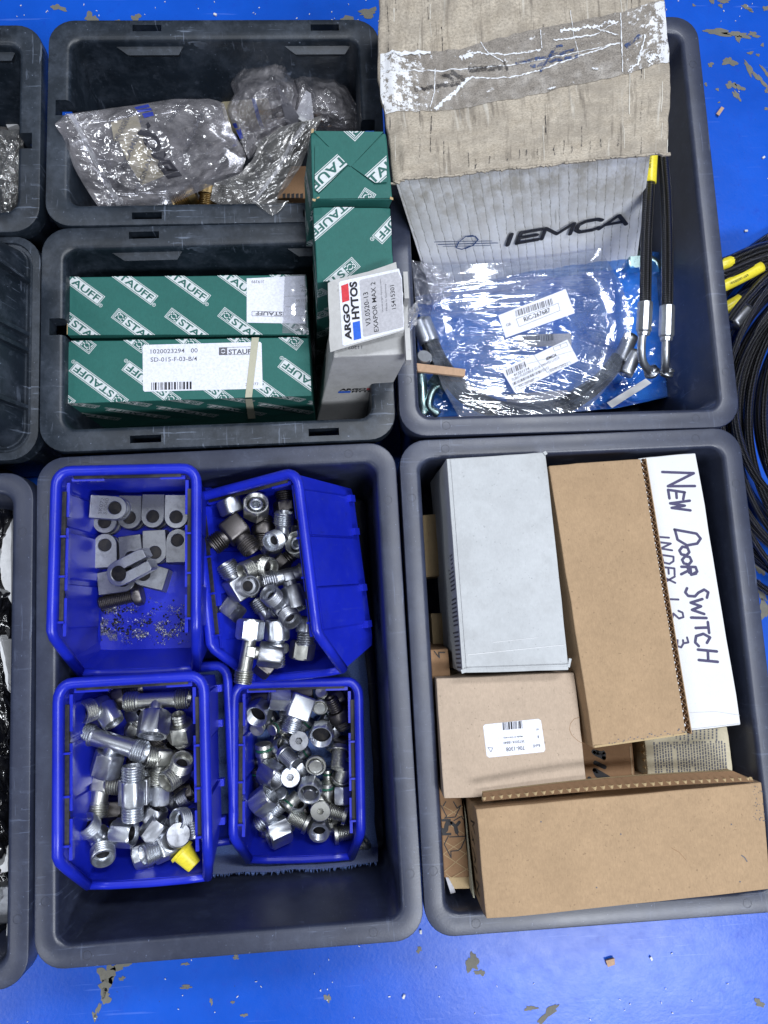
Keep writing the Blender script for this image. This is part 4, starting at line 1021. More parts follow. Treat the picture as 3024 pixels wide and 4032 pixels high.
def lid_surface(s, q):
    """s across 0..1, q from the far end 0 to the near edge 1"""
    l = [P(*zJ(96, -140), zt + .004), P(*zJ(90, 300), zt + .006), P(*zJ(132, 520), zt + .004), P(*zJ(152, 722), zt + .002)]
    r_ = [P(*zJ(1236, -140), zt + .004), P(*zJ(1268, 200), zt + .006), P(*zJ(1275, 380), zt + .006), P(*zJ(1262, 606), zt + .003)]
    def poly(a, x): 
        k = min(2, int(x * 3)); u = x * 3 - k; return a[k].lerp(a[k + 1], u)
    p = poly(l, q).lerp(poly(r_, q), s)
    rib = .0005 * math.sin(s * 2 * math.pi * 27 + 2.2 * noise.noise(Vector((s * 9, q * 3, 0)))) * (.35 + .65 * abs(noise.noise(Vector((s * 5, q * 2, 3)))))
    e = max(0, 1 - s / .06) + max(0, (s - .93) / .07)
    p.z += rib + .0022 * noise.noise(Vector((s * 7, q * 3.2, 5))) + .0013 * noise.noise(Vector((s * 26, q * 14, 1))) - .004 * e * e
    p.y += .0011 * noise.noise(Vector((s * 30, 0, 9))) * (1 if q > .97 else 0); p.x += .0022 * noise.noise(Vector((q * 12, s * 4, 4))) * (.5 if s < .02 or s > .98 else 0)
    return p
nx, ny = 220, 90; v = []; f = []; uv = []
for j in range(ny + 1):
    for i in range(nx + 1): v.append(lid_surface(i / nx, j / ny)); uv.append((i / nx * 220, j / ny * 260))
n0 = len(v)
for j in range(ny):
    for i in range(nx): a = j * (nx + 1) + i; f.append((a, a + nx + 1, a + nx + 2, a + 1))
edge = [j * (nx + 1) for j in range(ny + 1)] + [ny * (nx + 1) + i for i in range(1, nx + 1)] + [j * (nx + 1) + nx for j in range(ny - 1, -1, -1)]
for k in edge: v.append(v[k] - Vector((0, 0, .0042))); uv.append(uv[k])
for k in range(len(edge) - 1): f.append((edge[k], n0 + k, n0 + k + 1, edge[k + 1]))
part('lid_flap', v, f, M['lid'], big, uv, True)
# frayed paper left along the near edge and the layered board at both sides
fr = []
rnd = random.Random(3)
for k in range(70):
    s = k / 69; p = lid_surface(s, 1.0); l = rnd.uniform(.0015, .006)
    fr.append(box_vf(p + Vector((0, -.0004, -.0012)), rnd.uniform(.002, .006), l * .5, .0012, Matrix.Rotation(rnd.uniform(-.5, .5), 3, 'Z')))
part('frayed_edge', *join(*fr), M['kraft_old'], big)
def inv_lid(px_, py_):
    """(s, q) of the lid under a pixel, by a few Newton steps"""
    target = P(px_, py_, zt + .004); s, q = .5, .5
    for _ in range(12):
        p = lid_surface(s, q); ex, ey = target.x - p.x, target.y - p.y
        a = lid_surface(s + .01, q); b_ = lid_surface(s, q + .01)
        j11, j12, j21, j22 = (a.x - p.x) / .01, (b_.x - p.x) / .01, (a.y - p.y) / .01, (b_.y - p.y) / .01
        dt = j11 * j22 - j12 * j21
        s += max(-.2, min(.2, (ex * j22 - ey * j12) / dt)); q += max(-.2, min(.2, (ey * j11 - ex * j21) / dt)); s = max(0, min(1, s)); q = max(0, min(1, q))
    return s, q
def on_lid(pts, h):
    o = []
    for a in pts:
        s, q = inv_lid(*zJ(*a)); o.append(lid_surface(s, q) + Vector((0, 0, h)))
    return o
def ribbon(name, pts, wid, m, parent, h, jag=0.0, seed=0, sub=10):
    """an uneven strip of torn tape lying on the lid"""
    rnd = random.Random(seed); q = []
    for a, b_ in zip(pts, pts[1:]):
        for k in range(sub): q.append((a[0] + (b_[0] - a[0]) * k / sub, a[1] + (b_[1] - a[1]) * k / sub + 0 * 1))
    q.append(pts[-1]); L = []; Rr = []
    for i, p in enumerate(q):
        a = q[max(0, i - 1)]; b_ = q[min(len(q) - 1, i + 1)]; dx, dy = b_[0] - a[0], b_[1] - a[1]; l = math.hypot(dx, dy) or 1
        w1 = wid * (1 + rnd.uniform(-jag, jag)) / 2; w2 = wid * (1 + rnd.uniform(-jag, jag)) / 2; jy = rnd.uniform(-jag, jag) * wid * .35
        L.append((p[0] - dy / l * w1, p[1] + dx / l * w1 + jy)); Rr.append((p[0] + dy / l * w2, p[1] - dx / l * w2 + jy))
    A = on_lid(L, h); B = on_lid(Rr, h); v = A + B; n = len(A)
    return v, [(i, i + 1, n + i + 1, n + i) for i in range(n - 1)]
# the broad band of dirty clear tape, worn through to white in places
m, nt, b = mat('worn_tape')
uvn = N(nt, 'ShaderNodeTexCoord').outputs['UV']; sx = N(nt, 'ShaderNodeSeparateXYZ'); nt.links.new(uvn, sx.inputs[0])
nz = noise_n(nt, 5.5, 9, .78, uvn, (5, 1.3, 1)); u_ = sx.outputs[0]
ends = math_n(nt, 'MULTIPLY', ramp(nt, u_, [(.0, (.9, .9, .9)), (.12, (.6, .6, .6)), (.24, (.12, .12, .12)), (.72, (0, 0, 0)), (.84, (.3, .3, .3)), (.93, (.5, .5, .5)), (.99, (1, 1, 1))]), .22)
wf = ramp(nt, math_n(nt, 'ADD', nz, ends), [(.625, (0, 0, 0)), (.655, (1, 1, 1))])
c = mix(nt, ramp(nt, noise_n(nt, 12, 6, .75, uvn, (4, 1, 1)), [(.3, (0, 0, 0)), (.7, (1, 1, 1))]), (.17, .15, .13), (.36, .325, .285))
c = mix(nt, ramp(nt, noise_n(nt, 60, 4, .75, uvn, (4, 1, 1)), [(.50, (0, 0, 0)), (.62, (.9, .9, .9))]), c, (.075, .065, .06))
c = mix(nt, wf, c, (.74, .75, .78)); setc(nt, b, c); b.inputs['Roughness'].default_value = .35
bump(nt, b, nz, .4, .001)
lo = [(100, 452), (300, 450), (460, 436), (760, 376), (1080, 311), (1272, 244)]; hi = [(100, 214), (250, 220), (410, 208), (700, 128), (1060, 58), (1262, -8)]
def lerp_poly(a, x):
    k = min(len(a) - 2, int(x * (len(a) - 1))); u = x * (len(a) - 1) - k; return (a[k][0] + (a[k + 1][0] - a[k][0]) * u, a[k][1] + (a[k + 1][1] - a[k][1]) * u)
nx, ny = 110, 22; v = []; f = []; uv = []
for j in range(ny + 1):
    row = []
    for i in range(nx + 1):
        a = lerp_poly(lo, i / nx); b_ = lerp_poly(hi, i / nx); q = j / ny; jj = 5 * noise.noise(Vector((i * .35, 0, 1))) if j in (0, ny) else 0
        row.append((a[0] + (b_[0] - a[0]) * q, a[1] + (b_[1] - a[1]) * q + jj)); uv.append((i / nx, j / ny))
    v += on_lid(row, .0006)
for j in range(ny):
    for i in range(nx): a = j * (nx + 1) + i; f.append((a, a + 1, a + nx + 2, a + nx + 1))
part('parcel_tape', v, f, m, big, uv, True)
M['tape_white'] = flat('white_tape_film', (.76, .78, .82), .35)
V = []
for i, (pts, w_) in enumerate([([(104, 286), (200, 294), (320, 296), (460, 286), (590, 274), (740, 250), (830, 232), (960, 205), (1060, 186)], 6), ([(316, 440), (390, 380), (470, 318), (545, 326), (660, 308), (740, 290), (860, 248), (960, 215), (1055, 186)], 7), ([(320, 442), (380, 392), (455, 322)], 18),
        ([(415, 240), (460, 222), (510, 222), (590, 232), (660, 220), (742, 210)], 9), ([(416, 242), (470, 226)], 24), ([(820, 132), (900, 124), (980, 112), (1040, 98)], 15), ([(872, 156), (960, 150), (1052, 96)], 6), ([(960, 122), (1010, 146), (1052, 152)], 7), ([(792, 174), (870, 160), (960, 150)], 8),
        ([(862, 50), (876, 160), (892, 232)], 3), ([(500, 182), (540, 230), (590, 262)], 5), ([(1062, 60), (1064, 180), (1066, 306)], 6), ([(1090, 300), (1130, 270), (1160, 150)], 11), ([(1172, 262), (1195, 236), (1240, 232)], 22), ([(318, 290), (316, 380), (298, 440)], 5), ([(740, 130), (746, 205)], 4), ([(120, 224), (300, 224)], 20), ([(945, 285), (970, 292)], 8), ([(770, 366), (800, 362)], 9)]):
    V.append(ribbon('', pts, w_ * .62, None, big, .0009 + .00004 * i, .9, i, 14))
part('torn_tape_strip', *join(*V), M['tape_worn'], big)
V = [ribbon('', p, w_, None, big, .0010 + .00005 * i, .3, 40 + i) for i, (p, w_) in enumerate([([(236, 372), (300, 360), (420, 340)], 16), ([(340, 304), (395, 330)], 14), ([(380, 300), (440, 330)], 20), ([(450, 292), (590, 280)], 22), ([(590, 250), (610, 290)], 10)])]
part('faded_lettering', *join(*V), M['ink_worn'], big)
V = [ribbon('', p, w_, None, big, .0011 + .00005 * i, .3, 50 + i) for i, (p, w_) in enumerate([([(640, 262), (760, 240), (880, 210)], 12), ([(700, 276), (800, 254), (890, 236)], 12), ([(740, 296), (800, 200), (830, 190)], 10), ([(1080, 200), (1140, 150)], 16)])]
part('faded_logo', *join(*V), M['ink_blue_worn'], big)
V = [ribbon('', [(x, y), (x + random.uniform(-3, 3), y + l * .5), (x + random.uniform(-3, 3), y + l)], random.uniform(2, 5), None, big, .0006, .8, int(x), 6) for x, y, l in [(910, 510, 90), (945, 560, 40), (838, 566, 52), (985, 560, 34), (800, 585, 36), (870, 590, 26), (735, 590, 46), (690, 600, 40), (660, 600, 36), (610, 610, 40), (540, 630, 30), (484, 640, 36), (455, 610, 60), (1055, 565, 24)]]
part('grease_mark', *join(*V), M['ink_worn'], big)

# creases pressed into the lid by the flutes: long dark and pale lines
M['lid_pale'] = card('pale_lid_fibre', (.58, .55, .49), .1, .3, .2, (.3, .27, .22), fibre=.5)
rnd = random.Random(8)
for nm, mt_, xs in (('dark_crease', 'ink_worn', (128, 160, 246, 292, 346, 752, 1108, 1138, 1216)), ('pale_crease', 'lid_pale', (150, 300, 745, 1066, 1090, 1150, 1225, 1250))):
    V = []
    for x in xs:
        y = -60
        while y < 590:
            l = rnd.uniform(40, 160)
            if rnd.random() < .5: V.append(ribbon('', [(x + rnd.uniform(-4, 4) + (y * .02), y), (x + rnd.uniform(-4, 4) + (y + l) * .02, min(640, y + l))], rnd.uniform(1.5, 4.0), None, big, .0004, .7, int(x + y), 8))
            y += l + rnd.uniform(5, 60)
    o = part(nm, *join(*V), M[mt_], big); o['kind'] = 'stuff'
# ================================================================== metal fittings (built in millimetres, local X and Y axes)
_fm = {}
def lathe_x(prof, seg=20, off=(0, 0, 0), ax='x'):
    """closed profile of (x, r) spun round the local X (or Y) axis"""
    v = []; f = []; n = len(prof)
    for x, r in prof:
        for k in range(seg):
            a = 2 * math.pi * k / seg; p = (x, r * math.cos(a), r * math.sin(a))
            if ax == 'y': p = (p[1], p[0], -p[2])
            if ax == 'z': p = (p[1], p[2], p[0])
            v.append(Vector((p[0] + off[0], p[1] + off[1], p[2] + off[2])) / 1000)
    for i in range(n - 1):
        for k in range(seg): f.append((i * seg + k, i * seg + (k + 1) % seg, (i + 1) * seg + (k + 1) % seg, (i + 1) * seg + k))
    if prof[0][1] > 0.01: f.append(tuple(range(seg)))
    if prof[-1][1] > 0.01: f.append(tuple((n - 1) * seg + k for k in range(seg)))
    return v, f
def thread_prof(x0, x1, r, pitch=2.0, dep=1.0):
    p = []; n = max(2, int(abs(x1 - x0) / pitch)); s = (x1 - x0) / n
    for k in range(n): p += [(x0 + s * k, r - dep), (x0 + s * (k + .4), r), (x0 + s * (k + .6), r)]
    return p + [(x1, r - dep)]
def open_thread(x0, x1, r, bore, ax='x', pitch=2.0):
    """threaded tube end, open at x1"""
    s = 1 if x1 > x0 else -1
    pr = [(x0, r - 1.2)] + thread_prof(x0 + s * 1.2, x1 - s * .8, r, pitch) + [(x1, r - 1.0), (x1, bore + 1.6), (x1 - s * .8, bore + 1.3), (x1 - s * 6, bore + .6), (x1 - s * 6.2, bore - 1.2), (x1 - s * 7, bore - 1.3)]
    return lathe_x(pr, 24, ax=ax)
def bore_tube(x1, bore, ax='x', d0=6.6, d1=15):  # insert whose dark colour paints shade into the open end
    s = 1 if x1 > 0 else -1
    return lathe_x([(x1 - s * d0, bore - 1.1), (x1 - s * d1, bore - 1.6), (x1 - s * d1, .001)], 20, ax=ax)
def hexloop(af, n=4):
    pts = []; R_ = af / math.sqrt(3)
    for s in range(6):
        a = (R_ * math.cos(R(60 * s)), R_ * math.sin(R(60 * s))); b = (R_ * math.cos(R(60 * s + 60)), R_ * math.sin(R(60 * s + 60)))
        for k in range(n): pts.append((a[0] + (b[0] - a[0]) * k / n, a[1] + (b[1] - a[1]) * k / n))
    return pts
def hex_vf(af, x0, x1, bore=None, ax='x', depth=None, both=True, chamf=1.6):
    hx = hexloop(af); rc = af / 2 * .985
    ci = [(rc * math.cos(2 * math.pi * k / 24), rc * math.sin(2 * math.pi * k / 24)) for k in range(24)]
    s = 1 if x1 > x0 else -1
    blend = lambda q: [(a[0] * (1 - q) + c[0] * q, a[1] * (1 - q) + c[1] * q) for a, c in zip(hx, ci)]
    L = [(x0, ci if both else hx), (x0 + s * chamf, hx), (x1 - s * chamf, hx), (x1, ci)]
    if bore:
        cb_ = lambda r: [(r * math.cos(2 * math.pi * k / 24), r * math.sin(2 * math.pi * k / 24)) for k in range(24)]
        L += [(x1, cb_(bore + 1.0)), (x1 - s * 1.0, cb_(bore))]
        dd = depth or abs(x1 - x0) * .8; k = 0
        while k * 1.5 < dd - 2:
            L += [(x1 - s * (1.4 + k * 1.5), cb_(bore + .5)), (x1 - s * (2.1 + k * 1.5), cb_(bore - .2))]; k += 1
        L += [(x1 - s * dd, cb_(bore - .2)), (x1 - s * dd, cb_(bore * .45)), (x1 - s * (dd + 3), cb_(bore * .42))]
    v = []; f = []
    for x, lp_ in L:
        for y, z in lp_:
            p = (x, y, z) if ax == 'x' else ((y, x, -z) if ax == 'y' else (y, z, x)); v.append(Vector(p) / 1000)
    for i in range(len(L) - 1):
        for k in range(24): f.append((i * 24 + k, i * 24 + (k + 1) % 24, (i + 1) * 24 + (k + 1) % 24, (i + 1) * 24 + k))
    f.append(tuple(range(24))); f.append(tuple((len(L) - 1) * 24 + k for k in range(24)))
    return v, f
def swivel_ring(x1, bore, ax='x'):
    """the sealing cone seen inside a swivel nut"""
    return lathe_x([(x1 - 9, bore * .30), (x1 - 2.2, bore * .42), (x1 - 1.8, bore * .55), (x1 - 2.2, bore * .68), (x1 - 6, bore * .78), (x1 - 9, bore * .8), (x1 - 9, bore * .3)], 20, ax=ax)
def rbox(c, sx, sy, sz, bev=1.6):
    bm = bmesh.new(); bmesh.ops.create_cube(bm, size=1.0)
    bmesh.ops.scale(bm, vec=(sx, sy, sz), verts=bm.verts); bmesh.ops.translate(bm, vec=c, verts=bm.verts)
    bmesh.ops.bevel(bm, geom=bm.edges[:], offset=bev, segments=3, profile=.5, affect='EDGES', clamp_overlap=True)
    bm.verts.index_update(); v = [q.co / 1000 for q in bm.verts]; f = [tuple(a.index for a in fc.verts) for fc in bm.faces]; bm.free(); return v, f
def fmesh(key, name, vf):
    if key not in _fm:
        me = new_mesh(name, vf()[0], vf()[1]) if callable(vf) else new_mesh(name, *vf)
        bm = bmesh.new(); bm.from_mesh(me); bmesh.ops.recalc_face_normals(bm, faces=bm.faces)
        for e in bm.edges:
            if len(e.link_faces) == 2 and e.calc_face_angle(0) > R(34): e.smooth = False
        for fc in bm.faces: fc.smooth = True
        bm.to_mesh(me); bm.free(); _fm[key] = me
    return _fm[key]
def parts_of(kind, a):
    """list of (part name, mesh key, builder, material slot: 0 body 1 second)"""
    r = a.get('r', 9.0); af = a.get('af', 22.0); out = []
    if kind == 'tee':
        L = a.get('L', 27.0); B = a.get('B', 16.0); tl_ = a.get('tl', 12.0); rb = r - 2.0
        out.append(('fitting_body', lambda: join(lathe_x([(-(L - tl_), rb), (L - tl_, rb)], 20), lathe_x([(0, rb * .95), (B, rb * .9)], 20, ax='y'), rbox((0, 2.5, rb * .72), 9, 8, 5, .8)), 0))
        out.append(('thread', lambda: open_thread(-(L - tl_), -L, r, r - 3.6), 0)); out.append(('thread', lambda: open_thread(L - tl_, L, r, r - 3.6), 0))
        out += [('bore', lambda: bore_tube(-L, r - 3.6), 3), ('bore', lambda: bore_tube(L, r - 3.6), 3)]
        if a.get('nut', 1): out.append(('bore', lambda: bore_tube(B + 19, af * .2, 'y', 5, 12), 3))
        if a.get('nut', 1): out.append(('nut', lambda: join(hex_vf(af, B - 1, B + 19, af * .36, 'y', 12), swivel_ring(B + 19, af * .36, 'y')), 1))
        else: out.append(('thread', lambda: open_thread(B - 4, B + 9, r, r - 3.6, 'y'), 0))
    elif kind == 'elbow':
        A = a.get('A', 25.0); B = a.get('B', 25.0); tl_ = a.get('tl', 12.0); rb = r - 2.0; q = a.get('q', 2 * rb * .98)
        def body():
            core = rbox((0, 0, 0), q, q, q, a.get('bev', 2.6)) if a.get('block', 0) else rbox((0, 0, 0), q * .95, q * .95, q * .95, q * .3)
            return join(core, lathe_x([(0, rb), (A - tl_ + 1, rb)], 20), lathe_x([(0, rb), (B - tl_ + 1, rb)], 20, ax='y'))
        out.append(('fitting_body', body, 0))
        if a.get('n1'): out.append(('nut', lambda: join(hex_vf(af, A - 13, A + 5, af * .36, 'x', 11), swivel_ring(A + 5, af * .36)), 1))
        else: out.append(('thread', lambda: open_thread(A - tl_, A, r, r - 3.4), 0)); out.append(('bore', lambda: bore_tube(A, r - 3.4), 3))
        if a.get('n2'): out.append(('nut', lambda: join(hex_vf(af, B - 13, B + 5, af * .36, 'y', 11), swivel_ring(B + 5, af * .36, 'y')), 1))
        else: out.append(('thread', lambda: open_thread(B - tl_, B, r, r - 3.4, 'y'), 0)); out.append(('bore', lambda: bore_tube(B, r - 3.4, 'y'), 3))
    elif kind == 'straight':
        h = a.get('h', 10.0); l1 = a.get('l1', 13.0); l2 = a.get('l2', 13.0); r2 = a.get('r2', r)
        out.append(('hex_body', lambda: hex_vf(af, -h / 2, h / 2), 0))
        out.append(('thread', lambda: open_thread(h / 2 - 1, h / 2 + l1, r, r - 3.2), 0)); out.append(('thread', lambda: open_thread(-h / 2 + 1, -h / 2 - l2, r2, max(2.2, r2 - 3.2)), 0))
        out += [('bore', lambda: bore_tube(h / 2 + l1, r - 3.2), 3), ('bore', lambda: bore_tube(-h / 2 - l2, max(2.2, r2 - 3.2)), 3)]
        if a.get('nut'): out.append(('nut', lambda: join(hex_vf(a['nut'], h / 2 + 3, h / 2 + 20, a['nut'] * .36, 'x', 11), swivel_ring(h / 2 + 20, a['nut'] * .36)), 1))
    elif kind == 'nut':
        h = a.get('h', 16.0); out.append(('nut_body', lambda: hex_vf(af, -h / 2, h / 2, a.get('bore', af * .40), 'x', h * .85), 0))
        bo = a.get('bore', af * .4)
        if not a.get('plug'): out.append(('bore', lambda: lathe_x([(h / 2 - h * .62, bo * (.42 if a.get('swivel') else .96)), (h / 2 - h * .80, bo * .4), (h / 2 - h * .80, .001)], 20), 3))
        if a.get('swivel'): out.append(('sealing_cone', lambda: swivel_ring(h / 2, a.get('bore', af * .4)), 1))
        if a.get('plug'): out.append(('inner_plug', lambda: lathe_x([(-h / 2, af * .3), (h / 2 + a['plug'], af * .27), (h / 2 + a['plug'] + .6, af * .24), (h / 2 + a['plug'] + .6, .001)], 24), 1))
    elif kind == 'socket_plug':
        R_ = a.get('R', 9.2); l = a.get('l', 12.0); r = a.get('r', 6.6)
        def fl():
            hs = hexloop(a.get('s', 5.2)); ck = [(R_ * math.cos(2 * math.pi * k / 24), R_ * math.sin(2 * math.pi * k / 24)) for k in range(24)]
            L = [(-3.6, ck, 1), (-.5, ck, 1), (0, ck, .94), (0, hs, 1.15), (-.5, hs, 1), (-4, hs, 1)]; v = []; f = []
            for x, lp_, sc in L:
                for y, z in lp_: v.append(Vector((x, y * sc, z * sc)) / 1000)
            for i in range(len(L) - 1):
                for k in range(24): f.append((i * 24 + k, i * 24 + (k + 1) % 24, (i + 1) * 24 + (k + 1) % 24, (i + 1) * 24 + k))
            f.append(tuple(range(24))); f.append(tuple(5 * 24 + k for k in range(24))); return v, f
        out.append(('flange', fl, 0)); out.append(('thread', lambda: lathe_x([(-3.6, r - .8)] + thread_prof(-4.6, -4.6 - l, r, 1.5) + [(-5.4 - l, r - 1.2), (-5.4 - l, .001)], 22), 0))
    elif kind == 'cap_plug':
        R_ = a.get('R', 6.5); l = a.get('l', 17.0)
        out.append(('plug_body', lambda: lathe_x([(-l, .001), (-l, R_ * .78), (-l + .6, R_ * .84), (-l * .55, R_ * .84), (-l * .52, R_), (-l * .32, R_), (-l * .30, R_ * .88), (-l * .2, R_ * .88), (-l * .18, R_), (-.5, R_), (0, R_ * .92), (-.15, R_ * .5), (-.5, .001)], 24), 0))
        out.append(('seal', lambda: lathe_x([(-l * .30, R_ * .86), (-l * .28, R_ * .97), (-l * .22, R_ * .97), (-l * .2, R_ * .86)], 24), 2))
    elif kind == 'ring_plug':
        R_ = a.get('R', 9.5); r = a.get('r', 6.0)
        out.append(('collar', lambda: lathe_x([(-5, R_ * .9), (-.6, R_), (0, R_ * .95), (0, R_ * .82), (-2.2, R_ * .78), (-2.4, r), (-5, r), (-5, R_ * .9)], 26), 0))
        l = a.get('l', 2.0)
        out.append(('thread' if l > 4 else 'plug_face', lambda: lathe_x(([(-4, r - .8)] + thread_prof(-3, l - 1, r, 1.5) if l > 4 else [(-4, r)]) + [(l - .5, r - .2), (l, r - .8), (l - .15, r * .4), (l - .2, .001)], 24), 1 if l <= 4 else 0))
    return out
def place_m(pos, xd, yd):
    x = xd.normalized(); y = (yd - x * yd.dot(x)).normalized(); z = x.cross(y)
    m = Matrix((x, y, z)).transposed().to_4x4(); m.translation = pos; return m
def dirv(a, e): return Vector((math.cos(R(e)) * math.cos(R(a)), math.cos(R(e)) * math.sin(R(a)), math.sin(R(e))))
KN = {'tee': ('tee_fitting', 'fitting'), 'elbow': ('elbow_fitting', 'fitting'), 'straight': ('straight_fitting', 'fitting'), 'nut': ('hex_nut', 'nut'), 'socket_plug': ('socket_plug', 'plug'), 'cap_plug': ('cap_plug', 'plug'), 'ring_plug': ('ring_plug', 'plug')}
def fit(kind, cr, x, y, z, xd, yd, m, label, group, m2=None, **a):
    name, cat = KN[kind]; pos = P(*cr(x, y), z)
    t = thing(name, label, cat, (0, 0, 0), group); t.matrix_world = place_m(pos, dirv(*xd), dirv(*yd))
    for i, (pn_, bf, sl) in enumerate(parts_of(kind, a)):
        key = (kind, i, tuple(sorted(a.items())))
        me = fmesh(key, pn_, bf)
        o = bpy.data.objects.new(pn_, me); COL.objects.link(o); o.parent = t
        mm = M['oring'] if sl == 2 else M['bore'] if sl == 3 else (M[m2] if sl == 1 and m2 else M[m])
        if len(me.materials) == 0: me.materials.append(mm)
        if me.materials[0] is not mm:
            o.material_slots[0].link = 'OBJECT'; o.material_slots[0].material = mm
    return t
c1 = crop(150, 1780, .42194); c2 = crop(780, 1800, .48222); c3 = crop(180, 2620, .42194); c4 = crop(850, 2620, .42194)
# ---- bin of clamp blocks
G1 = 'machined clamp blocks in the upper left blue bin'
def clamp_mesh(slit, length=20.0, r=10.3, hole=5.6, th=20.0, gap=6.5):
    """U-shaped block: round end with a cross hole at the origin, flat end along +X; thickness down -Z"""
    def outline():
        o = []
        for k in range(13): a = R(90 + 180 * k / 12); o.append((r * math.cos(a), r * math.sin(a)))
        o += [(length * .5, -r), (length, -r * .97), (length, r * .97), (length * .5, r)]; return o
    def plate(z0, z1):
        bm = bmesh.new(); o = outline()
        hole_pts = [(hole * math.cos(2 * math.pi * k / 24), hole * math.sin(2 * math.pi * k / 24)) for k in range(24)]
        if slit:
            # one closed outline: hole joined to the flat end by the saw cut
            w_ = 1.5; a0 = math.degrees(math.asin(w_ / hole))
            o = [(length, w_), (length + 0, r * .80), (length - 2, r * .97), (length * .4, r)] + [(r * math.cos(R(90 + 180 * k / 14)), r * math.sin(R(90 + 180 * k / 14))) for k in range(15)] + [(length * .4, -r), (length - 2, -r * .97), (length, -r * .8), (length, -w_)]
            o += [(hole * math.cos(R(-a0 - (360 - 2 * a0) * k / 24)), hole * math.sin(R(-a0 - (360 - 2 * a0) * k / 24))) for k in range(25)]
            vs = [bm.verts.new((x, y, z1)) for x, y in o]; es = [bm.edges.new((vs[i], vs[(i + 1) % len(vs)])) for i in range(len(vs))]
            bmesh.ops.triangle_fill(bm, use_beauty=True, edges=es)
        else:
            es = []
            for lp_ in (o, hole_pts):
                vs = [bm.verts.new((x, y, z1)) for x, y in lp_]; es += [bm.edges.new((vs[i], vs[(i + 1) % len(vs)])) for i in range(len(vs))]
            bmesh.ops.triangle_fill(bm, use_beauty=True, edges=es)
        g = bmesh.ops.extrude_face_region(bm, geom=bm.faces[:]); ev = [q for q in g['geom'] if isinstance(q, bmesh.types.BMVert)]
        bmesh.ops.translate(bm, vec=(0, 0, z0 - z1), verts=ev); bmesh.ops.recalc_face_normals(bm, faces=bm.faces)
        bmesh.ops.bevel(bm, geom=[e for e in bm.edges if len(e.link_faces) == 2 and e.calc_face_angle(0) > R(60)], offset=.45, segments=1, affect='EDGES', clamp_overlap=True)
        bm.verts.index_update(); v = [q.co / 1000 for q in bm.verts]; f = [tuple(a.index for a in fc.verts) for fc in bm.faces]; bm.free(); return v, f
    if slit: return plate(-14, 0)
    h = (th - gap) / 2
    return join(plate(-h, 0), plate(-th, -th + h), box_vf(((length - 2.5) / 1000, 0, -th / 2000), .005, 2 * r * .96 / 1000, (th - 2 * h) * .98 / 1000))
def clamp(x, y, z, ang, label, slit=False, el=0, roll=0, **k):
    rr_ = random.Random(int(x * 7 + y)); el += rr_.uniform(-4, 4); roll += rr_.uniform(-5, 5); pos = P(*c1(x, y), z + rr_.uniform(0, .003)); xd = dirv(ang, el); t = tag(link('clamp_block', fmesh(('clamp', slit, tuple(k.items())), 'clamp_block', lambda: clamp_mesh(slit, **k)), M['machined']), label, 'clamp', G1)
    t.matrix_world = place_m(pos, xd, dirv(ang + 90, roll))
    hr = k.get('hole', 5.6); b = link('bore', fmesh(('cbore', slit), 'bore', lambda: lathe_x([(-1.2, hr + .02), (-13, hr + .02), (-13, .001)], 24, ax='z')), M['bore'], t)  # closed dark tube paints the shade down the cross hole
    if z > .13: t.material_slots[0].link = 'OBJECT'; t.material_slots[0].material = M['iron']
    return t
cl = clamp(715, 520, .139, 174, 'clamp block lying on top at the back left with stamped numbers', el=4, length=21.5)
clamp(620, 650, .122, 88, 'clamp block half hidden below the stamped one')
clamp(850, 610, .122, 87, 'second clamp block of the back row, rounded end towards the viewer')
clamp(1068, 600, .122, 87, 'third clamp block of the back row, rounded end towards the viewer')
clamp(1288, 605, .122, 88, 'fourth clamp block of the back row, against the right bin wall')
clamp(622, 868, .122, 271, 'first clamp block of the middle row, hole towards the back')
clamp(868, 985, .122, 95, 'second clamp block of the middle row, partly under the slit clamp')
clamp(1088, 937, .122, 91, 'third clamp block of the middle row, hole towards the viewer')
clamp(1300, 822, .122, 268, 'fourth clamp block of the middle row, cut by the bin rail')
clamp(795, 1195, .120, 186, 'clamp block lying flat under the slit clamp, square end at left', length=23)
clamp(985, 1140, .120, -17, 'clamp block turned askew right of the slit clamp')
clamp(748, 1135, .142, 23, 'slit clamp lying slanted on top of the others', True, 10, 8, length=29.0, r=10.8, hole=6.8)
# stamped numbers on the top clamp block
mw = cl.matrix_world; pl = Plane([mw @ Vector((.0215, -.0103, 0)), mw @ Vector((-.0103, -.0103, 0)), mw @ Vector((-.0103, .0103, 0)), mw @ Vector((.0215, .0103, 0))])
if pl.n.z < 0: pl.n = -pl.n
d = Decal(pl, c1); d.text('ink_grey', 'SK072', (590, 580), (622, 430), (556, 575), .12, .0); d.text('ink_grey', '3.0040', (638, 585), (664, 432), (602, 583), .12, .0)
for o in d.build('stamped_number', None, clip=False):
    o.parent = cl; o.matrix_parent_inverse = mw.inverted()
# hex bolt
t = thing('hex_bolt', 'dark hex bolt lying in front of the clamp blocks', 'bolt', (0, 0, 0)); t.matrix_world = place_m(P(*c1(905, 1335), .113), dirv(191, 0), dirv(100, 20))
for nm, vf in (('bolt_head', lambda: hex_vf(18.5, -6.5, 1)), ('thread', lambda: lathe_x([(0, 5.6)] + thread_prof(1, 31, 6.0, 1.55, .8) + [(32, 4.6), (32, .001)], 20))):
    link(nm, fmesh(('bolt', nm), nm, vf), M['dark_steel'], t)
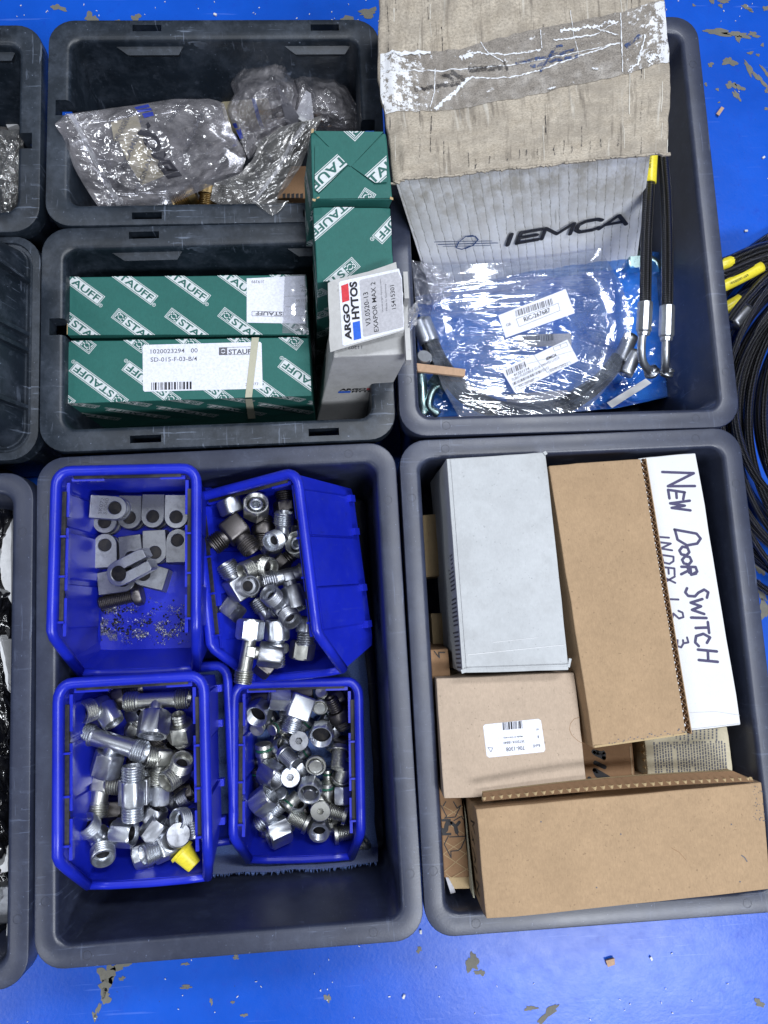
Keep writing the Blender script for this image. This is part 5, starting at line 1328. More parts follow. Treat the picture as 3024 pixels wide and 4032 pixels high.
# swarf on the bin floor
rnd = random.Random(21); v = []; f = []
def swarf_zone(n, x0, x1, y0, y1, dens):
    for _ in range(n):
        x = rnd.uniform(x0, x1); y = rnd.uniform(y0, y1)
        if noise.noise(Vector((x * .009, y * .012, 4))) * 1.5 + rnd.uniform(-.3, .3) < dens + .08: continue
        p = P(*c1(x, y), .1021 + rnd.uniform(0, .0012)); s = rnd.uniform(.00018, .0008); b0 = len(v)
        for _k in range(4): v.append(p + Vector((rnd.uniform(-1, 1), rnd.uniform(-1, 1), rnd.uniform(0, 1.2))) * s)
        f.extend([(b0, b0 + 1, b0 + 2), (b0, b0 + 2, b0 + 3), (b0, b0 + 3, b0 + 1), (b0 + 1, b0 + 3, b0 + 2)])
swarf_zone(4200, 520, 1400, 1400, 1800, .12); swarf_zone(2600, 520, 740, 1430, 1760, -.1); swarf_zone(2000, 880, 1380, 1560, 1730, -.05); swarf_zone(260, 480, 1400, 1300, 1950, .1)
sw = link('metal_swarf', new_mesh('metal_swarf', v, f), M['zinc_warm']); sw['kind'] = 'stuff'
rnd = random.Random(22); v = []; f = []
for _ in range(900):
    x = rnd.gauss(640, 120) if rnd.random() < .5 else rnd.uniform(520, 1390); y = rnd.gauss(1580, 110)
    if not (515 < x < 1395 and 1380 < y < 1800) or noise.noise(Vector((x * .01, y * .014, 4))) < .05: continue
    p = P(*c1(x, y), .1018); s = rnd.uniform(.0004, .0013); b0 = len(v)
    for k in range(5): v.append(p + Vector((math.cos(k * 1.256) * s * rnd.uniform(.5, 1.2), math.sin(k * 1.256) * s * rnd.uniform(.5, 1.2), 0)))
    v.append(p + Vector((0, 0, s * .5)))
    for k in range(5): f.append((b0 + k, b0 + (k + 1) % 5, b0 + 5))
sw = link('metal_dirt', new_mesh('metal_dirt', v, f), M['grime']); sw['kind'] = 'stuff'
# ---- tilted bin
G2 = 'steel fittings in the tilted blue bin'
def F2(*a, **k): return fit(a[0], c2, *a[1:8], G2, *a[8:], **k)
F2('elbow', 300, 590, .148, (-52, 8), (195, 5), 'dark_steel', 'dark brown block elbow at the back left of the tilted bin', r=9.0, q=20, block=1, A=25, B=24)
F2('nut', 262, 400, .150, (110, 5), (20, 40), 'iron', 'dull nut standing behind the dark brown block elbow', af=19, h=13)
F2('nut', 470, 410, .152, (60, 68), (150, 10), 'zinc_warm', 'open swivel nut facing up beside the bin back wall', 'zinc', af=21, h=17, swivel=1)
F2('straight', 535, 600, .136, (268, 12), (0, 60), 'dark_steel', 'dark threaded end pointing down below the open swivel nut', r=8, af=19, l1=11, l2=8)
F2('elbow', 690, 650, .150, (82, 22), (232, 42), 'zinc', 'bright silver elbow with two open threaded ends', r=8.6, A=22, B=20)
F2('nut', 830, 715, .150, (160, 66), (80, 0), 'zinc_warm', 'open swivel nut cut by the right rail of the tilted bin', 'zinc', af=20, h=17, swivel=1)
F2('straight', 690, 860, .132, (38, 5), (120, 50), 'dark_steel', 'dark adapter lying under the silver elbow', r=6.5, af=14, l1=8, l2=10)
F2('elbow', 510, 880, .146, (205, 38), (0, 10), 'zinc_warm', 'yellowish elbow with its open thread towards the left rail', r=8.8, A=20, B=15, block=1, q=15)
F2('elbow', 340, 1060, .142, (118, 15), (-38, 35), 'iron', 'block elbow with a violet sheen and two threaded ends', r=9.2, q=20, block=1, A=24, B=26, bev=1.6)
F2('nut', 275, 1245, .130, (232, 8), (130, 45), 'iron', 'dull nut at the lower left of the violet block elbow', af=21, h=15)
F2('tee', 730, 970, .146, (192, 14), (-72, 12), 'iron', 'grey forged tee with an open thread at left and a nut below', 'iron', r=8.6, L=22, B=12, af=19)
F2('elbow', 690, 1230, .148, (-52, 44), (128, -10), 'iron', 'dull elbow with its open thread facing the viewer', r=8.8, A=21, B=24, block=1, q=15)
F2('straight', 645, 1560, .138, (88, 6), (0, 55), 'zinc', 'straight adapter with nut lying lengthways near the front', 'zinc', r=6.6, r2=7.0, af=17.5, h=8, l1=6, l2=12, nut=19)
F2('elbow', 890, 1370, .136, (-98, 0), (60, -20), 'iron', 'forged block elbow with raised letters near the right rail', r=8, q=15, block=1, A=18, B=16)
F2('nut', 850, 1575, .128, (80, 2), (-10, 62), 'zinc_warm', 'nut with a small drilled hole at the front right corner', af=19.5, h=16)
F2('tee', 405, 1590, .146, (260, 6), (-12, -10), 'zinc_warm', 'long tee hanging over the front lip of the tilted bin', 'iron', r=7.9, L=27, B=10, af=19)
F2('nut', 425, 1408, .152, (82, 2), (-8, 52), 'zinc', 'shiny nut at the upper end of the long overhanging tee', af=20.5, h=17)
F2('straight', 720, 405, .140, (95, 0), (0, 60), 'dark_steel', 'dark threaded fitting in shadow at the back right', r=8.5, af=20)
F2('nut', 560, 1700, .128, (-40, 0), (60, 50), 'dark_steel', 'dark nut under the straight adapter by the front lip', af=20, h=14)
F2('nut', 600, 720, 0.128, (30, 30), (120, 0), 'zinc', 'nut under the silver elbow near the middle', af=18, h=14)
F2('straight', 480, 1000, 0.124, (60, 10), (150, 20), 'zinc_warm', 'adapter under the violet block elbow', r=7.5, af=17, l1=10, l2=10)
F2('nut', 800, 1130, 0.134, (262, 10), (0, 70), 'zinc_warm', 'square looking nut below the grey forged tee', af=19, h=15)
F2('elbow', 560, 1300, 0.122, (120, 10), (30, 20), 'iron', 'elbow low between the long tee and the straight adapter', r=7.5, A=18, B=18)
F2('nut', 820, 560, 0.130, (70, 20), (160, 10), 'iron', 'dull nut close to the right rail behind the open swivel nut', af=18, h=14)
# ---- lower left bin
G3 = 'steel fittings in the lower left blue bin'
def F3(*a, **k): return fit(a[0], c3, *a[1:8], G3, *a[8:], **k)
F3('elbow', 530, 375, .142, (196, 52), (-48, 8), 'zinc_warm', 'elbow at the back left corner with its open thread facing up', 'zinc', r=9.6, A=20, B=14, af=18, n2=1)
F3('tee', 1040, 325, .140, (0, 2), (-92, 28), 'zinc_warm', 'tee across the back of the bin with a large nut towards the viewer', 'iron', r=8.4, L=27, B=12, af=23.5)
F3('tee', 630, 720, .150, (-19, 4), (-106, -8), 'zinc', 'long plain tee lying slanted over the middle left', 'iron', r=9.2, L=29, B=9, af=22)
F3('elbow', 520, 1090, .134, (262, 4), (6, 0), 'zinc_warm', 'cast elbow under the long slanted tee, thread towards the viewer', r=9.3, A=27, B=16, block=1, q=15)
F3('straight', 812, 1190, .150, (88, 4), (0, 0), 'zinc', 'square bodied connector with a dotted plate between two threads', r=9.2, r2=8.9, af=19, h=20, l1=12, l2=12)
F3('straight', 1262, 610, .138, (93, 26), (0, 60), 'zinc_warm', 'hex fitting with a round smooth stub near the right rail', r=6.2, r2=8, af=22, h=15, l1=9, l2=6)
F3('elbow', 1090, 860, .132, (-104, 0), (100, 12), 'zinc_warm', 'cast elbow with a ringed cross mark right of the middle', r=8.6, A=22, B=14, block=1, q=15)
F3('nut', 1068, 1212, .136, (268, 2), (0, 82), 'zinc', 'bright square looking nut right of the dotted plate', af=15.5, h=15)
F3('elbow', 1240, 1000, .142, (212, 48), (50, 0), 'zinc_warm', 'open threaded end facing up beside the bright nut', r=9.3, A=15, B=18, block=1, q=16)
F3('nut', 1310, 880, .130, (70, 0), (0, 40), 'dark_steel', 'rusty brown nut close to the right rail', af=17, h=14)
F3('elbow', 1345, 1420, .140, (170, 54), (-60, 0), 'zinc', 'open threaded ring by the right rail above the yellow cap', r=9.0, A=15, B=16)
F3('elbow', 520, 1615, .140, (118, 38), (-60, 20), 'zinc', 'bright forged elbow at the front left with two open threads', r=9.8, A=25, B=22, block=1, q=15)
F3('nut', 730, 1565, .142, (-3, 12), (88, 50), 'zinc', 'nut with a dark sealing ring facing right, at the front', 'bore', af=20, h=18, swivel=1)
F3('nut', 1010, 1385, .136, (62, 4), (-30, 60), 'iron', 'nut with violet tint below the bright square nut', af=19, h=13)
F3('nut', 1030, 1530, .142, (52, 0), (-40, 62), 'iron', 'nut with a white stamped face left of the big capped elbow', af=20, h=18)
F3('elbow', 1130, 1680, .140, (46, 46), (205, 4), 'zinc', 'big capped elbow at the front right under the yellow cap', r=9.0, A=13, B=21, block=1, q=20, bev=2.0)
F3('nut', 912, 1760, .130, (196, 6), (100, 40), 'zinc', 'blue tinted nut at the front right of the bin', af=21, h=15)
cap = thing('round_cap', 'polished round steel cap on the big elbow at the front right', 'cap', (0, 0, 0)); cap.matrix_world = place_m(P(*c3(1238, 1580), .158), dirv(60, 62), dirv(-30, 0))
link('cap_body', fmesh('rcap', 'cap_body', lambda: lathe_x([(-7, 9.4), (-.8, 9.8), (0, 9.0), (-.2, 4), (-.3, .001)], 28)), M['machined'], cap)
cap = thing('yellow_cap', 'yellow plastic dust cap at the front right of the bin', 'cap', (0, 0, 0)); cap.matrix_world = place_m(P(*c3(1268, 1735), .140), dirv(-46, 6), dirv(40, 30))
link('cap_flange', fmesh('ycf', 'cap_flange', lambda: lathe_x([(-1, 8), (-1, 10.4), (1.4, 10.6), (1.6, 9.4), (1.6, .001)], 26)), M['yellow'], cap)
def ycap():
    L = []; 
    for x, s, q in ((1.4, 8.8, 0), (6, 8.2, .3), (12, 7.4, .7), (15.5, 6.8, .9), (16, 6.2, .9)):
        L.append([Vector((x, s * (1 - .14 * q * abs(math.sin(1.5 * a))) * math.cos(a), s * (1 - .14 * q * abs(math.sin(1.5 * a))) * math.sin(a))) / 1000 for a in [2 * math.pi * k / 24 for k in range(24)]])
    return loft(L)
link('cap_body', fmesh('ycb', 'cap_body', ycap), M['yellow'], cap)
F3('straight', 835, 600, .122, (60, 10), (0, 60), 'zinc_warm', 'brassy thread showing between the two long tees', r=7, af=16, l1=9, l2=9)
F3('ring_plug', 930, 670, .124, (250, 60), (0, 0), 'zinc_warm', 'brassy round plug just below the large nut', R=7, r=4.6)
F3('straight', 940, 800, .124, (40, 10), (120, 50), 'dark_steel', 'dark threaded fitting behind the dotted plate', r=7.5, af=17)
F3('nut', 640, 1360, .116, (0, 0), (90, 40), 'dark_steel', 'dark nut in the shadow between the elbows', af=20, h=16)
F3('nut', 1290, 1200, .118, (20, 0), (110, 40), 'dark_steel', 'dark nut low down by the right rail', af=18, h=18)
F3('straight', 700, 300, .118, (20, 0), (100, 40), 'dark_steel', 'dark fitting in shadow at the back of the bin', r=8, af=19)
F3('nut', 380, 1180, 0.120, (100, 10), (10, 40), 'iron', 'dull nut against the left wall under the cast elbow', af=19, h=16)
F3('elbow', 960, 1130, 0.122, (200, 20), (80, 10), 'zinc', 'elbow wedged under the square bodied connector', r=7.5, A=18, B=18)
F3('nut', 1180, 760, 0.120, (60, 40), (150, 0), 'zinc_warm', 'nut low between the cast elbow and the right rail', af=18, h=14)
F3('straight', 460, 900, 0.120, (100, 5), (10, 40), 'zinc', 'adapter under the nut of the long slanted tee', r=7.5, af=18, l1=10, l2=10)
F3('nut', 860, 450, 0.122, (30, 30), (120, 0), 'zinc', 'nut between the elbow and the large nut at the back', af=17, h=14)
F3('nut', 720, 1460, 0.118, (0, 20), (90, 40), 'dark_steel', 'dark nut behind the nut with the sealing ring', af=19, h=15)
F3('elbow', 1200, 1300, 0.122, (30, 20), (120, 20), 'iron', 'dull elbow low at the right rail above the open ring', r=7.5, A=18, B=18)
# dotted plate and cast marks
d_t = [o for o in bpy.data.objects if o.get('label', '').startswith('square bodied')][0]
mw = d_t.matrix_world
sq = link('marked_plate', fmesh('dplate', 'marked_plate', lambda: rbox((0, 0, 5.2), 21, 24, 11, 1.0)), M['machined'], d_t)
dots = []
for i in range(9):
    for j in range(8):
        if j == 5 and i > 3: continue
        dots.append(lathe_x([(0, .42), (.18, .36), (.3, .001)], 8, (-8.2 + 16.4 * i / 8, -9 + 18 * j / 7, 10.7), 'z'))
link('raised_dot', fmesh('dots', 'raised_dot', join(*dots)), M['zinc'], d_t)
# ---- lower right bin
G4 = 'small plugs and nuts in the lower right blue bin'
def F4(*a, **k): return fit(a[0], c4, *a[1:8], G4, *a[8:], **k)
F4('nut', 590, 305, .062, (172, 14), (80, 32), 'zinc', 'nut lying on its side at the back left, opening to the left', 'bore', af=21, h=19, swivel=1)
F4('elbow', 775, 385, .060, (248, 8), (85, -50), 'zinc', 'large square block elbow with its thread to the viewer', r=9.9, q=23, block=1, A=25, B=14, bev=2.2)
F4('nut', 402, 440, .060, (235, 62), (140, 0), 'zinc', 'open threaded nut facing up at the left of the block elbow', af=22, h=16, bore=9)
F4('cap_plug', 380, 600, .056, (250, 66), (0, 0), 'zinc_warm', 'domed plug facing up below the open threaded nut', R=7, l=17)
F4('cap_plug', 520, 605, .054, (205, 52), (0, 0), 'zinc_warm', 'smooth plug end right of the domed plug', R=6, l=16)
F4('ring_plug', 970, 395, .060, (260, 66), (0, 0), 'zinc_warm', 'round plug in a wide collar near the back right', R=8, r=6.2)
F4('cap_plug', 980, 245, .058, (100, 70), (0, 0), 'zinc_warm', 'small round plug end at the back wall', R=5.6, l=15)
F4('straight', 1150, 465, .058, (114, 16), (20, 40), 'dark_steel', 'dark stepped adapter slanting at the back right corner', r=6.6, r2=9.3, af=19, h=10, l1=14, l2=8)
F4('nut', 985, 640, .066, (262, 70), (0, 0), 'zinc', 'large open nut facing up with a seal inside it', af=21, h=13, bore=9.2)
F4('cap_plug', 995, 645, .058, (265, 30), (0, 30), 'zinc_warm', 'plug with a green seal lying inside the large open nut', R=6, l=13)
F4('socket_plug', 775, 705, .072, (80, 74), (0, 0), 'machined', 'flat socket head plug in the middle, the uppermost of three')
F4('socket_plug', 695, 1045, .070, (60, 80), (0, 0), 'iron', 'dark flat socket head plug left of the stamped nut')
F4('socket_plug', 975, 1365, .064, (250, 80), (0, 0), 'zinc_warm', 'brownish flat socket head plug near the front', R=9.6)
F4('cap_plug', 440, 730, .052, (92, 10), (0, 40), 'zinc_warm', 'smooth stepped plug lying lengthways at the left', R=8, l=22)
F4('nut', 600, 760, .052, (30, 45), (120, 0), 'zinc', 'small bright nut beside the smooth stepped plug', af=14, h=10)
F4('ring_plug', 650, 830, .060, (-42, 32), (60, 0), 'zinc', 'threaded plug with a wide collar pointing to lower right', R=9, r=7.4, l=15)
F4('ring_plug', 932, 940, .066, (260, 72), (0, 0), 'zinc_warm', 'pale round plug face inside a dark ring, centre right', R=9.8, r=7.0)
F4('ring_plug', 1150, 805, .062, (262, 30), (0, 50), 'zinc_warm', 'brownish threaded plug pointing to the viewer by the right rail', R=9.6, r=6.6, l=16)
F4('ring_plug', 1170, 1040, .056, (70, 35), (160, 0), 'zinc_warm', 'threaded plug leaning back below the brownish one', R=9.0, r=6.6, l=14)
F4('cap_plug', 1170, 680, .056, (95, 12), (0, 40), 'dark_steel', 'dark stepped plug beside the right rail', R=8, l=18)
F4('nut', 520, 1015, .060, (-28, 34), (60, 0), 'iron', 'large dull nut with its threaded mouth to the right', af=22, h=19, bore=9)
F4('nut', 878, 1160, .066, (262, 68), (10, 0), 'zinc', 'nut with a smooth centre and stamped ring, in the middle', 'machined', af=21, h=14, bore=8.4, plug=1.0)
F4('cap_plug', 1035, 1090, .054, (88, 14), (0, 40), 'zinc_warm', 'steel plug with green seal right of the stamped nut', R=6.6, l=20)
F4('nut', 1180, 1205, .054, (268, 0), (0, 84), 'zinc', 'pale square looking nut by the right rail', af=15.5, h=16)
F4('nut', 440, 1260, .058, (38, 12), (130, 40), 'zinc', 'shiny nut at the left leaning to upper right', af=22, h=20)
F4('straight', 500, 1395, .048, (42, 4), (130, 40), 'zinc', 'adapter under the shiny leaning nut', r=8, af=18, l1=10, l2=10)
F4('cap_plug', 650, 1340, .054, (222, 26), (0, 40), 'zinc_warm', 'grey plug with green seal left of the long threaded plug', R=7.6, l=17)
F4('socket_plug', 865, 1490, .054, (-28, 6), (60, 20), 'zinc_warm', 'long threaded plug lying with its flange to lower right', R=9.4, r=7.6, l=15)
F4('socket_plug', 1225, 1400, .056, (-18, 4), (60, 20), 'zinc_warm', 'threaded plug by the right rail with its flange to the right', R=9.2, r=7.0, l=13)
F4('nut', 965, 1530, .050, (270, 72), (0, 0), 'zinc', 'stamped ring nut facing up in front of the brownish plug', af=19.5, h=13, bore=6.4)
F4('socket_plug', 1100, 1578, .046, (184, 6), (90, 20), 'zinc_warm', 'threaded plug at the front right with its flange to the left', R=9.6, r=7.0, l=13)
F4('nut', 580, 1555, .052, (196, 22), (100, 40), 'zinc', 'large nut at the front left, threaded mouth to the left', af=23, h=21, bore=9.4)
F4('cap_plug', 870, 790, .048, (30, 6), (0, 40), 'iron', 'small stepped plug under the uppermost socket head plug', R=5.5, l=15)
F4('straight', 780, 960, .048, (120, 10), (0, 40), 'zinc', 'threads showing behind the dark socket head plug', r=6.5, af=15, l1=9, l2=9)
F4('nut', 1040, 1260, .044, (40, 20), (120, 0), 'zinc_warm', 'nut half buried above the brownish socket head plug', af=16, h=12)
F4('cap_plug', 600, 1190, .050, (110, 50), (0, 0), 'zinc', 'pale plug end between the leaning nut and the stamped nut', R=6.5, l=15)
F4('cap_plug', 880, 500, .046, (40, 10), (0, 40), 'iron', 'ribbed plug beside the block elbow thread', R=7.5, l=17)
F4('cap_plug', 1040, 970, .046, (92, 5), (0, 40), 'zinc_warm', 'slim plug standing right of the pale round plug face', R=5, l=17)
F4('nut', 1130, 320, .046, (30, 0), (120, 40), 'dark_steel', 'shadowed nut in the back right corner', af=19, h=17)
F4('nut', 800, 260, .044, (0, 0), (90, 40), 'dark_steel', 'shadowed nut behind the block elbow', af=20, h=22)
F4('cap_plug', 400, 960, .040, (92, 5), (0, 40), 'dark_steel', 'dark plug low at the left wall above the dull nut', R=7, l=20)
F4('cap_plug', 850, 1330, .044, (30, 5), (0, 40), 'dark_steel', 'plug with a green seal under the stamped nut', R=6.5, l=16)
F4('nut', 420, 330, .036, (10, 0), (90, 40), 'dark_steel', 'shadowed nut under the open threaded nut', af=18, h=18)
F4('cap_plug', 700, 900, 0.044, (30, 20), (120, 20), 'zinc', 'bright stepped plug half under the threaded plug with a wide collar', R=6.0, l=15)
F4('socket_plug', 560, 690, 0.048, (150, 40), (60, 0), 'zinc_warm', 'tilted socket plug between the smooth plugs at the left', R=8.0, r=6.0, l=10)
F4('nut', 1090, 600, 0.050, (120, 30), (30, 0), 'zinc', 'small nut under the dark stepped adapter', af=15, h=11)
F4('ring_plug', 560, 900, 0.050, (200, 50), (110, 0), 'zinc_warm', 'small collared plug above the large dull nut', R=7.6, r=5.4)
F4('nut', 760, 1290, 0.050, (70, 50), (0, 0), 'zinc', 'nut between the grey plug and the brownish socket plug', af=17, h=11)
F4('socket_plug', 1060, 1440, 0.046, (60, 55), (150, 0), 'zinc_warm', 'tilted socket plug right of the brownish one, near the front', R=8.4, r=6.2, l=10)
F4('cap_plug', 1200, 930, 0.044, (80, 30), (0, 30), 'iron', 'stepped plug squeezed against the right rail', R=6.5, l=16)
F4('nut', 690, 470, 0.046, (200, 30), (100, 20), 'zinc', 'nut tucked behind the block elbow thread', af=18, h=13)
F4('cap_plug', 1060, 730, 0.048, (140, 20), (50, 20), 'zinc', 'bright stepped plug right of the large open nut', R=6.5, l=17)
F4('socket_plug', 390, 1120, 0.046, (200, 30), (100, 30), 'iron', 'tilted plug against the left wall below the dull nut', R=8.0, r=6.0, l=10)
F4('nut', 960, 1240, 0.046, (250, 40), (160, 0), 'zinc_warm', 'nut just below the stamped nut', af=16, h=11)
F4('cap_plug', 740, 590, 0.048, (10, 20), (100, 20), 'zinc_warm', 'plug just above the uppermost socket head plug', R=6, l=15)
BUR = ['plug glimpsed under the open threaded nut at the left', 'plug glimpsed below the block elbow thread', 'plug glimpsed left of the large open nut with a seal', 'plug glimpsed between the pale plug face and the uppermost socket head plug', 'plug glimpsed above the large open nut with a seal', 'plug glimpsed left of the dull nut', 'plug glimpsed beside the leaning shiny nut on its right', 'plug glimpsed between the dark socket head plug and the stamped nut', 'plug glimpsed right of the brownish socket head plug', 'plug glimpsed left of the long lying threaded plug', 'plug glimpsed right of the stamped nut', 'plug glimpsed beside the brownish threaded plug', 'plug glimpsed right below the dull nut', 'plug glimpsed above the dark socket head plug', 'plug glimpsed below the round plug in the wide collar', 'plug glimpsed right of the block elbow', 'plug glimpsed low at the left in front of the leaning nut', 'plug glimpsed by the rail above the front right plug']
for i, (x, y, zz, a) in enumerate([(560, 470, .03, 30), (640, 620, .032, 80), (720, 600, .03, 0), (900, 860, .03, 60), (1060, 560, .03, 20), (480, 880, .03, 10), (620, 1280, .03, 50), (760, 1220, .03, 100), (1100, 1330, .03, 70), (720, 1480, .03, 10), (1010, 1180, .03, 30), (1090, 900, .03, 120), (560, 1130, .032, 50), (660, 930, .03, 0), (1080, 420, .03, 50), (860, 420, .03, 15), (470, 1430, .03, 80), (1180, 1480, .028, 30)]):
    fit('cap_plug', c4, x, y, zz, (a, 12), (a + 90, 20), 'iron' if i % 3 else 'zinc_warm', BUR[i], 'plugs buried under the pile in the lower right bin', R=6.5, l=17)
fit('socket_plug', c4, 1405, 1640, .0250, (40, 10), (120, 0), 'zinc_warm', 'loose threaded plug on the crate floor outside the bins', 'loose plugs', R=7.5, r=6.0, l=9)
# ================================================================== soft sheets: bags, cloth, sacks
def poly_at(a, x):
    L = [0.0]
    for p, q in zip(a, a[1:]): L.append(L[-1] + math.hypot(q[0] - p[0], q[1] - p[1]))
    s = x * L[-1]
    for k in range(len(a) - 1):
        if s <= L[k + 1] + 1e-9:
            u = (s - L[k]) / max(1e-9, L[k + 1] - L[k]); return (a[k][0] + (a[k + 1][0] - a[k][0]) * u, a[k][1] + (a[k + 1][1] - a[k][1]) * u)
    return a[-1]
def ridge(x, y, seed, oct=3):
    h = 0; a = 1.0; f = 1.0
    for k in range(oct):
        h += a * (1 - 2 * abs(noise.noise(Vector((x * f, y * f, seed + k * 7.3))))); a *= .5; f *= 2.1
    return h
class Sheet:
    """a film given by four edge lines in the photograph and its heights; real, wrinkled and with two sides"""
    def __init__(s, cr, top, bottom, left, right, zf, amp=.003, freq=(6, 6), seed=1, oct=3, fan=None):
        c = lambda a: [cr(*p) for p in a]
        s.t, s.b, s.l, s.r = c(top), c(bottom), c(left), c(right); s.zf = zf; s.amp = amp; s.fr = freq; s.seed = seed; s.oct = oct; s.fan = fan
    def px(s, u, v):
        t, b = poly_at(s.t, u), poly_at(s.b, u); l, r_ = poly_at(s.l, v), poly_at(s.r, v)
        q = []
        for i in (0, 1):
            q.append((1 - v) * t[i] + v * b[i] + (1 - u) * l[i] + u * r_[i] - ((1 - u) * (1 - v) * s.t[0][i] + u * (1 - v) * s.t[-1][i] + (1 - u) * v * s.b[0][i] + u * v * s.b[-1][i]))
        return q
    def at(s, u, v, h=0.0):
        e = min(1, 12 * min(u, 1 - u, v, 1 - v) + .25)
        a, b = u * s.fr[0], v * s.fr[1]
        if s.fan: a, b = s.fan(u, v)
        z = s.zf(u, v) + s.amp * e * ridge(a, b, s.seed, s.oct) + h
        p = P(*s.px(u, v), z)
        k = s.amp * .8
        return p + Vector((noise.noise(Vector((a, b, s.seed + 50))), noise.noise(Vector((a, b, s.seed + 90))), 0)) * k
    def mesh(s, name, m, parent, n=(80, 80), back=0.006, sm=True):
        v = []; f = []; nx, ny = n
        for j in range(ny + 1):
            for i in range(nx + 1): v.append(s.at(i / nx, j / ny))
        for j in range(ny):
            for i in range(nx): a = j * (nx + 1) + i; f.append((a, a + nx + 1, a + nx + 2, a + 1))
        o = part(name, v, f, M[m], parent, None, sm)
        if back:
            v = []; f = []; nx, ny = 30, 30
            for j in range(ny + 1):
                for i in range(nx + 1):
                    u, w_ = i / nx, j / ny; g = min(1, 8 * min(u, 1 - u, w_, 1 - w_)); p = P(*s.px(u, w_), s.zf(u, w_) - .0004 - back * g + s.amp * .7 * g * ridge(u * s.fr[0] * .7, w_ * s.fr[1] * .7, s.seed + 31, 2)); v.append(p)
            for j in range(ny):
                for i in range(nx): a = j * (nx + 1) + i; f.append((a, a + 1, a + nx + 2, a + nx + 1))
            part('back_film', v, f, M[m], parent, None, sm)
        return o
    def inv(s, x, y):
        u, v = .5, .5
        for _ in range(15):
            p = s.px(u, v); a = s.px(u + .01, v); b = s.px(u, v + .01)
            j = ((a[0] - p[0]) / .01, (b[0] - p[0]) / .01, (a[1] - p[1]) / .01, (b[1] - p[1]) / .01); d = j[0] * j[3] - j[1] * j[2]
            if abs(d) < 1e-6: break
            ex, ey = x - p[0], y - p[1]
            u = max(0, min(1, u + (ex * j[3] - ey * j[1]) / d)); v = max(0, min(1, v + (ey * j[0] - ex * j[2]) / d))
        return u, v
    def put(s, name, polys, m, parent, h=.0008):
        """print lying on the film: polygons in photograph pixels follow its wrinkles"""
        v = []; f = []
        for p in polys:
            f.append(tuple(range(len(v), len(v) + len(p)))); v += [s.at(*s.inv(*a), h) for a in p]
        return part(name, v, f, M[m], parent)
def text_polys(cr, txt, p0, p1, p2, bold=0.0):
    p0, p1, p2 = cr(*p0), cr(*p1), cr(*p2); vs, tr = text2d(txt, bold)
    w_ = [(p0[0] + x * (p1[0] - p0[0]) + y * (p2[0] - p0[0]), p0[1] + x * (p1[1] - p0[1]) + y * (p2[1] - p0[1])) for x, y in vs]
    return [[w_[i] for i in t] for t in tr]
def line_polys(cr, pts, wid, n=14):
    pts = [cr(*p) for p in pts]; o = []
    for k in range(n):
        a, b = poly_at(pts, k / n), poly_at(pts, (k + 1) / n); dx, dy = b[0] - a[0], b[1] - a[1]; l = math.hypot(dx, dy) or 1; nx, ny = -dy / l * wid / 2, dx / l * wid / 2
        o.append([(a[0] + nx, a[1] + ny), (a[0] - nx, a[1] - ny), (b[0] - nx, b[1] - ny), (b[0] + nx, b[1] + ny)])
    return o
zL = crop(0, 0, .96444); zP = crop(850, 200, .39180); zN = crop(1550, 900, .88849); zQ = crop(2100, 950, .42194); zR = crop(2650, 900, .27121); zS = crop(0, 60, .37989); zT = crop(0, 1800, .94937)
M['seal_white'] = film('film_seal', (.85, .85, .88), .45, (.62, .62, .66), .22, .15)
M['ink_bag'] = flat('bag_ink', (.035, .035, .045), .5)
M['ink_bagblue'] = flat('bag_blue_ink', (.03, .05, .32), .5)
M['brass'] = metal('brass', (.50, .36, .16), .35, .3)
M['paper_cream'] = card('cream_paper', (.52, .46, .30), .1, .3, .3, (.3, .25, .16), fibre=.2)
GB = 'clear plastic bags in the top left crate'
def bag_thing(label, x, y, z, cr, group=GB, name='plastic_bag'): return thing(name, label, 'bag', P(*cr(x, y), z), group)
# brassy parts, carton and wrapped part seen through the bags first
for i, (x, y, z_, a, m_) in enumerate([(760, 812, .045, 20, 'brass'), (850, 815, .045, 80, 'brass'), (920, 800, .05, -30, 'dark_steel')]):
    t = tag(link('threaded_part', fmesh(('tp', i % 2), 'threaded_part', lambda: lathe_x([(-14, .001), (-14, 9)] + thread_prof(-12, 4, 9.5, 2) + [(4, 11), (12, 11), (12, .001)], 22)), None), ['brassy threaded part peeping out below the bags, left one', 'brassy threaded part peeping out below the bags, right one', 'dark threaded part under the matte bag'][i], 'fitting', 'loose parts under the bags')
    t.matrix_world = place_m(P(*zL(x, y), z_), dirv(a, 10), dirv(a + 90, 30))
    if not t.data.materials: t.data.materials.append(M[m_])
    t.material_slots[0].link = 'OBJECT'; t.material_slots[0].material = M[m_]
t, F = carton('printed_carton', 'dim brown carton with black print behind the green carton', 'carton', S4(zP, [(760, 1150), (930, 1150), (930, 1480), (600, 1480)], .060), (0, 0, -.04), 'kraft_dark')
d = Decal(F['top'], zP)
for k in range(5): d.poly('ink', [(670 + 44 * k, 1440), (700 + 44 * k, 1432), (700 + 44 * k, 1560), (676 + 44 * k, 1560)], .25)
d.build('printed_mark', t)
wp = thing('wrapped_part', 'tan labelled cylinder inside the crumpled clear bag', 'part', P(*zP(330, 570), .075))
v, f = lathe_x([(-24, .001), (-24, 19), (-22, 20), (22, 20), (24, 19), (24, 12), (20, 11), (20, .001)], 32)
mm = place_m(P(*zP(330, 590), .072), dirv(8, 8), dirv(98, 0)); part('part_body', [mm @ q for q in v], f, M['paper_cream'], wp)
v, f = lathe_x([(24, .001), (24, 14), (25, 15), (44, 15), (46, 13), (46, .001)], 32); part('threaded_end', [mm @ q for q in v], f, M['zinc_warm'], wp)
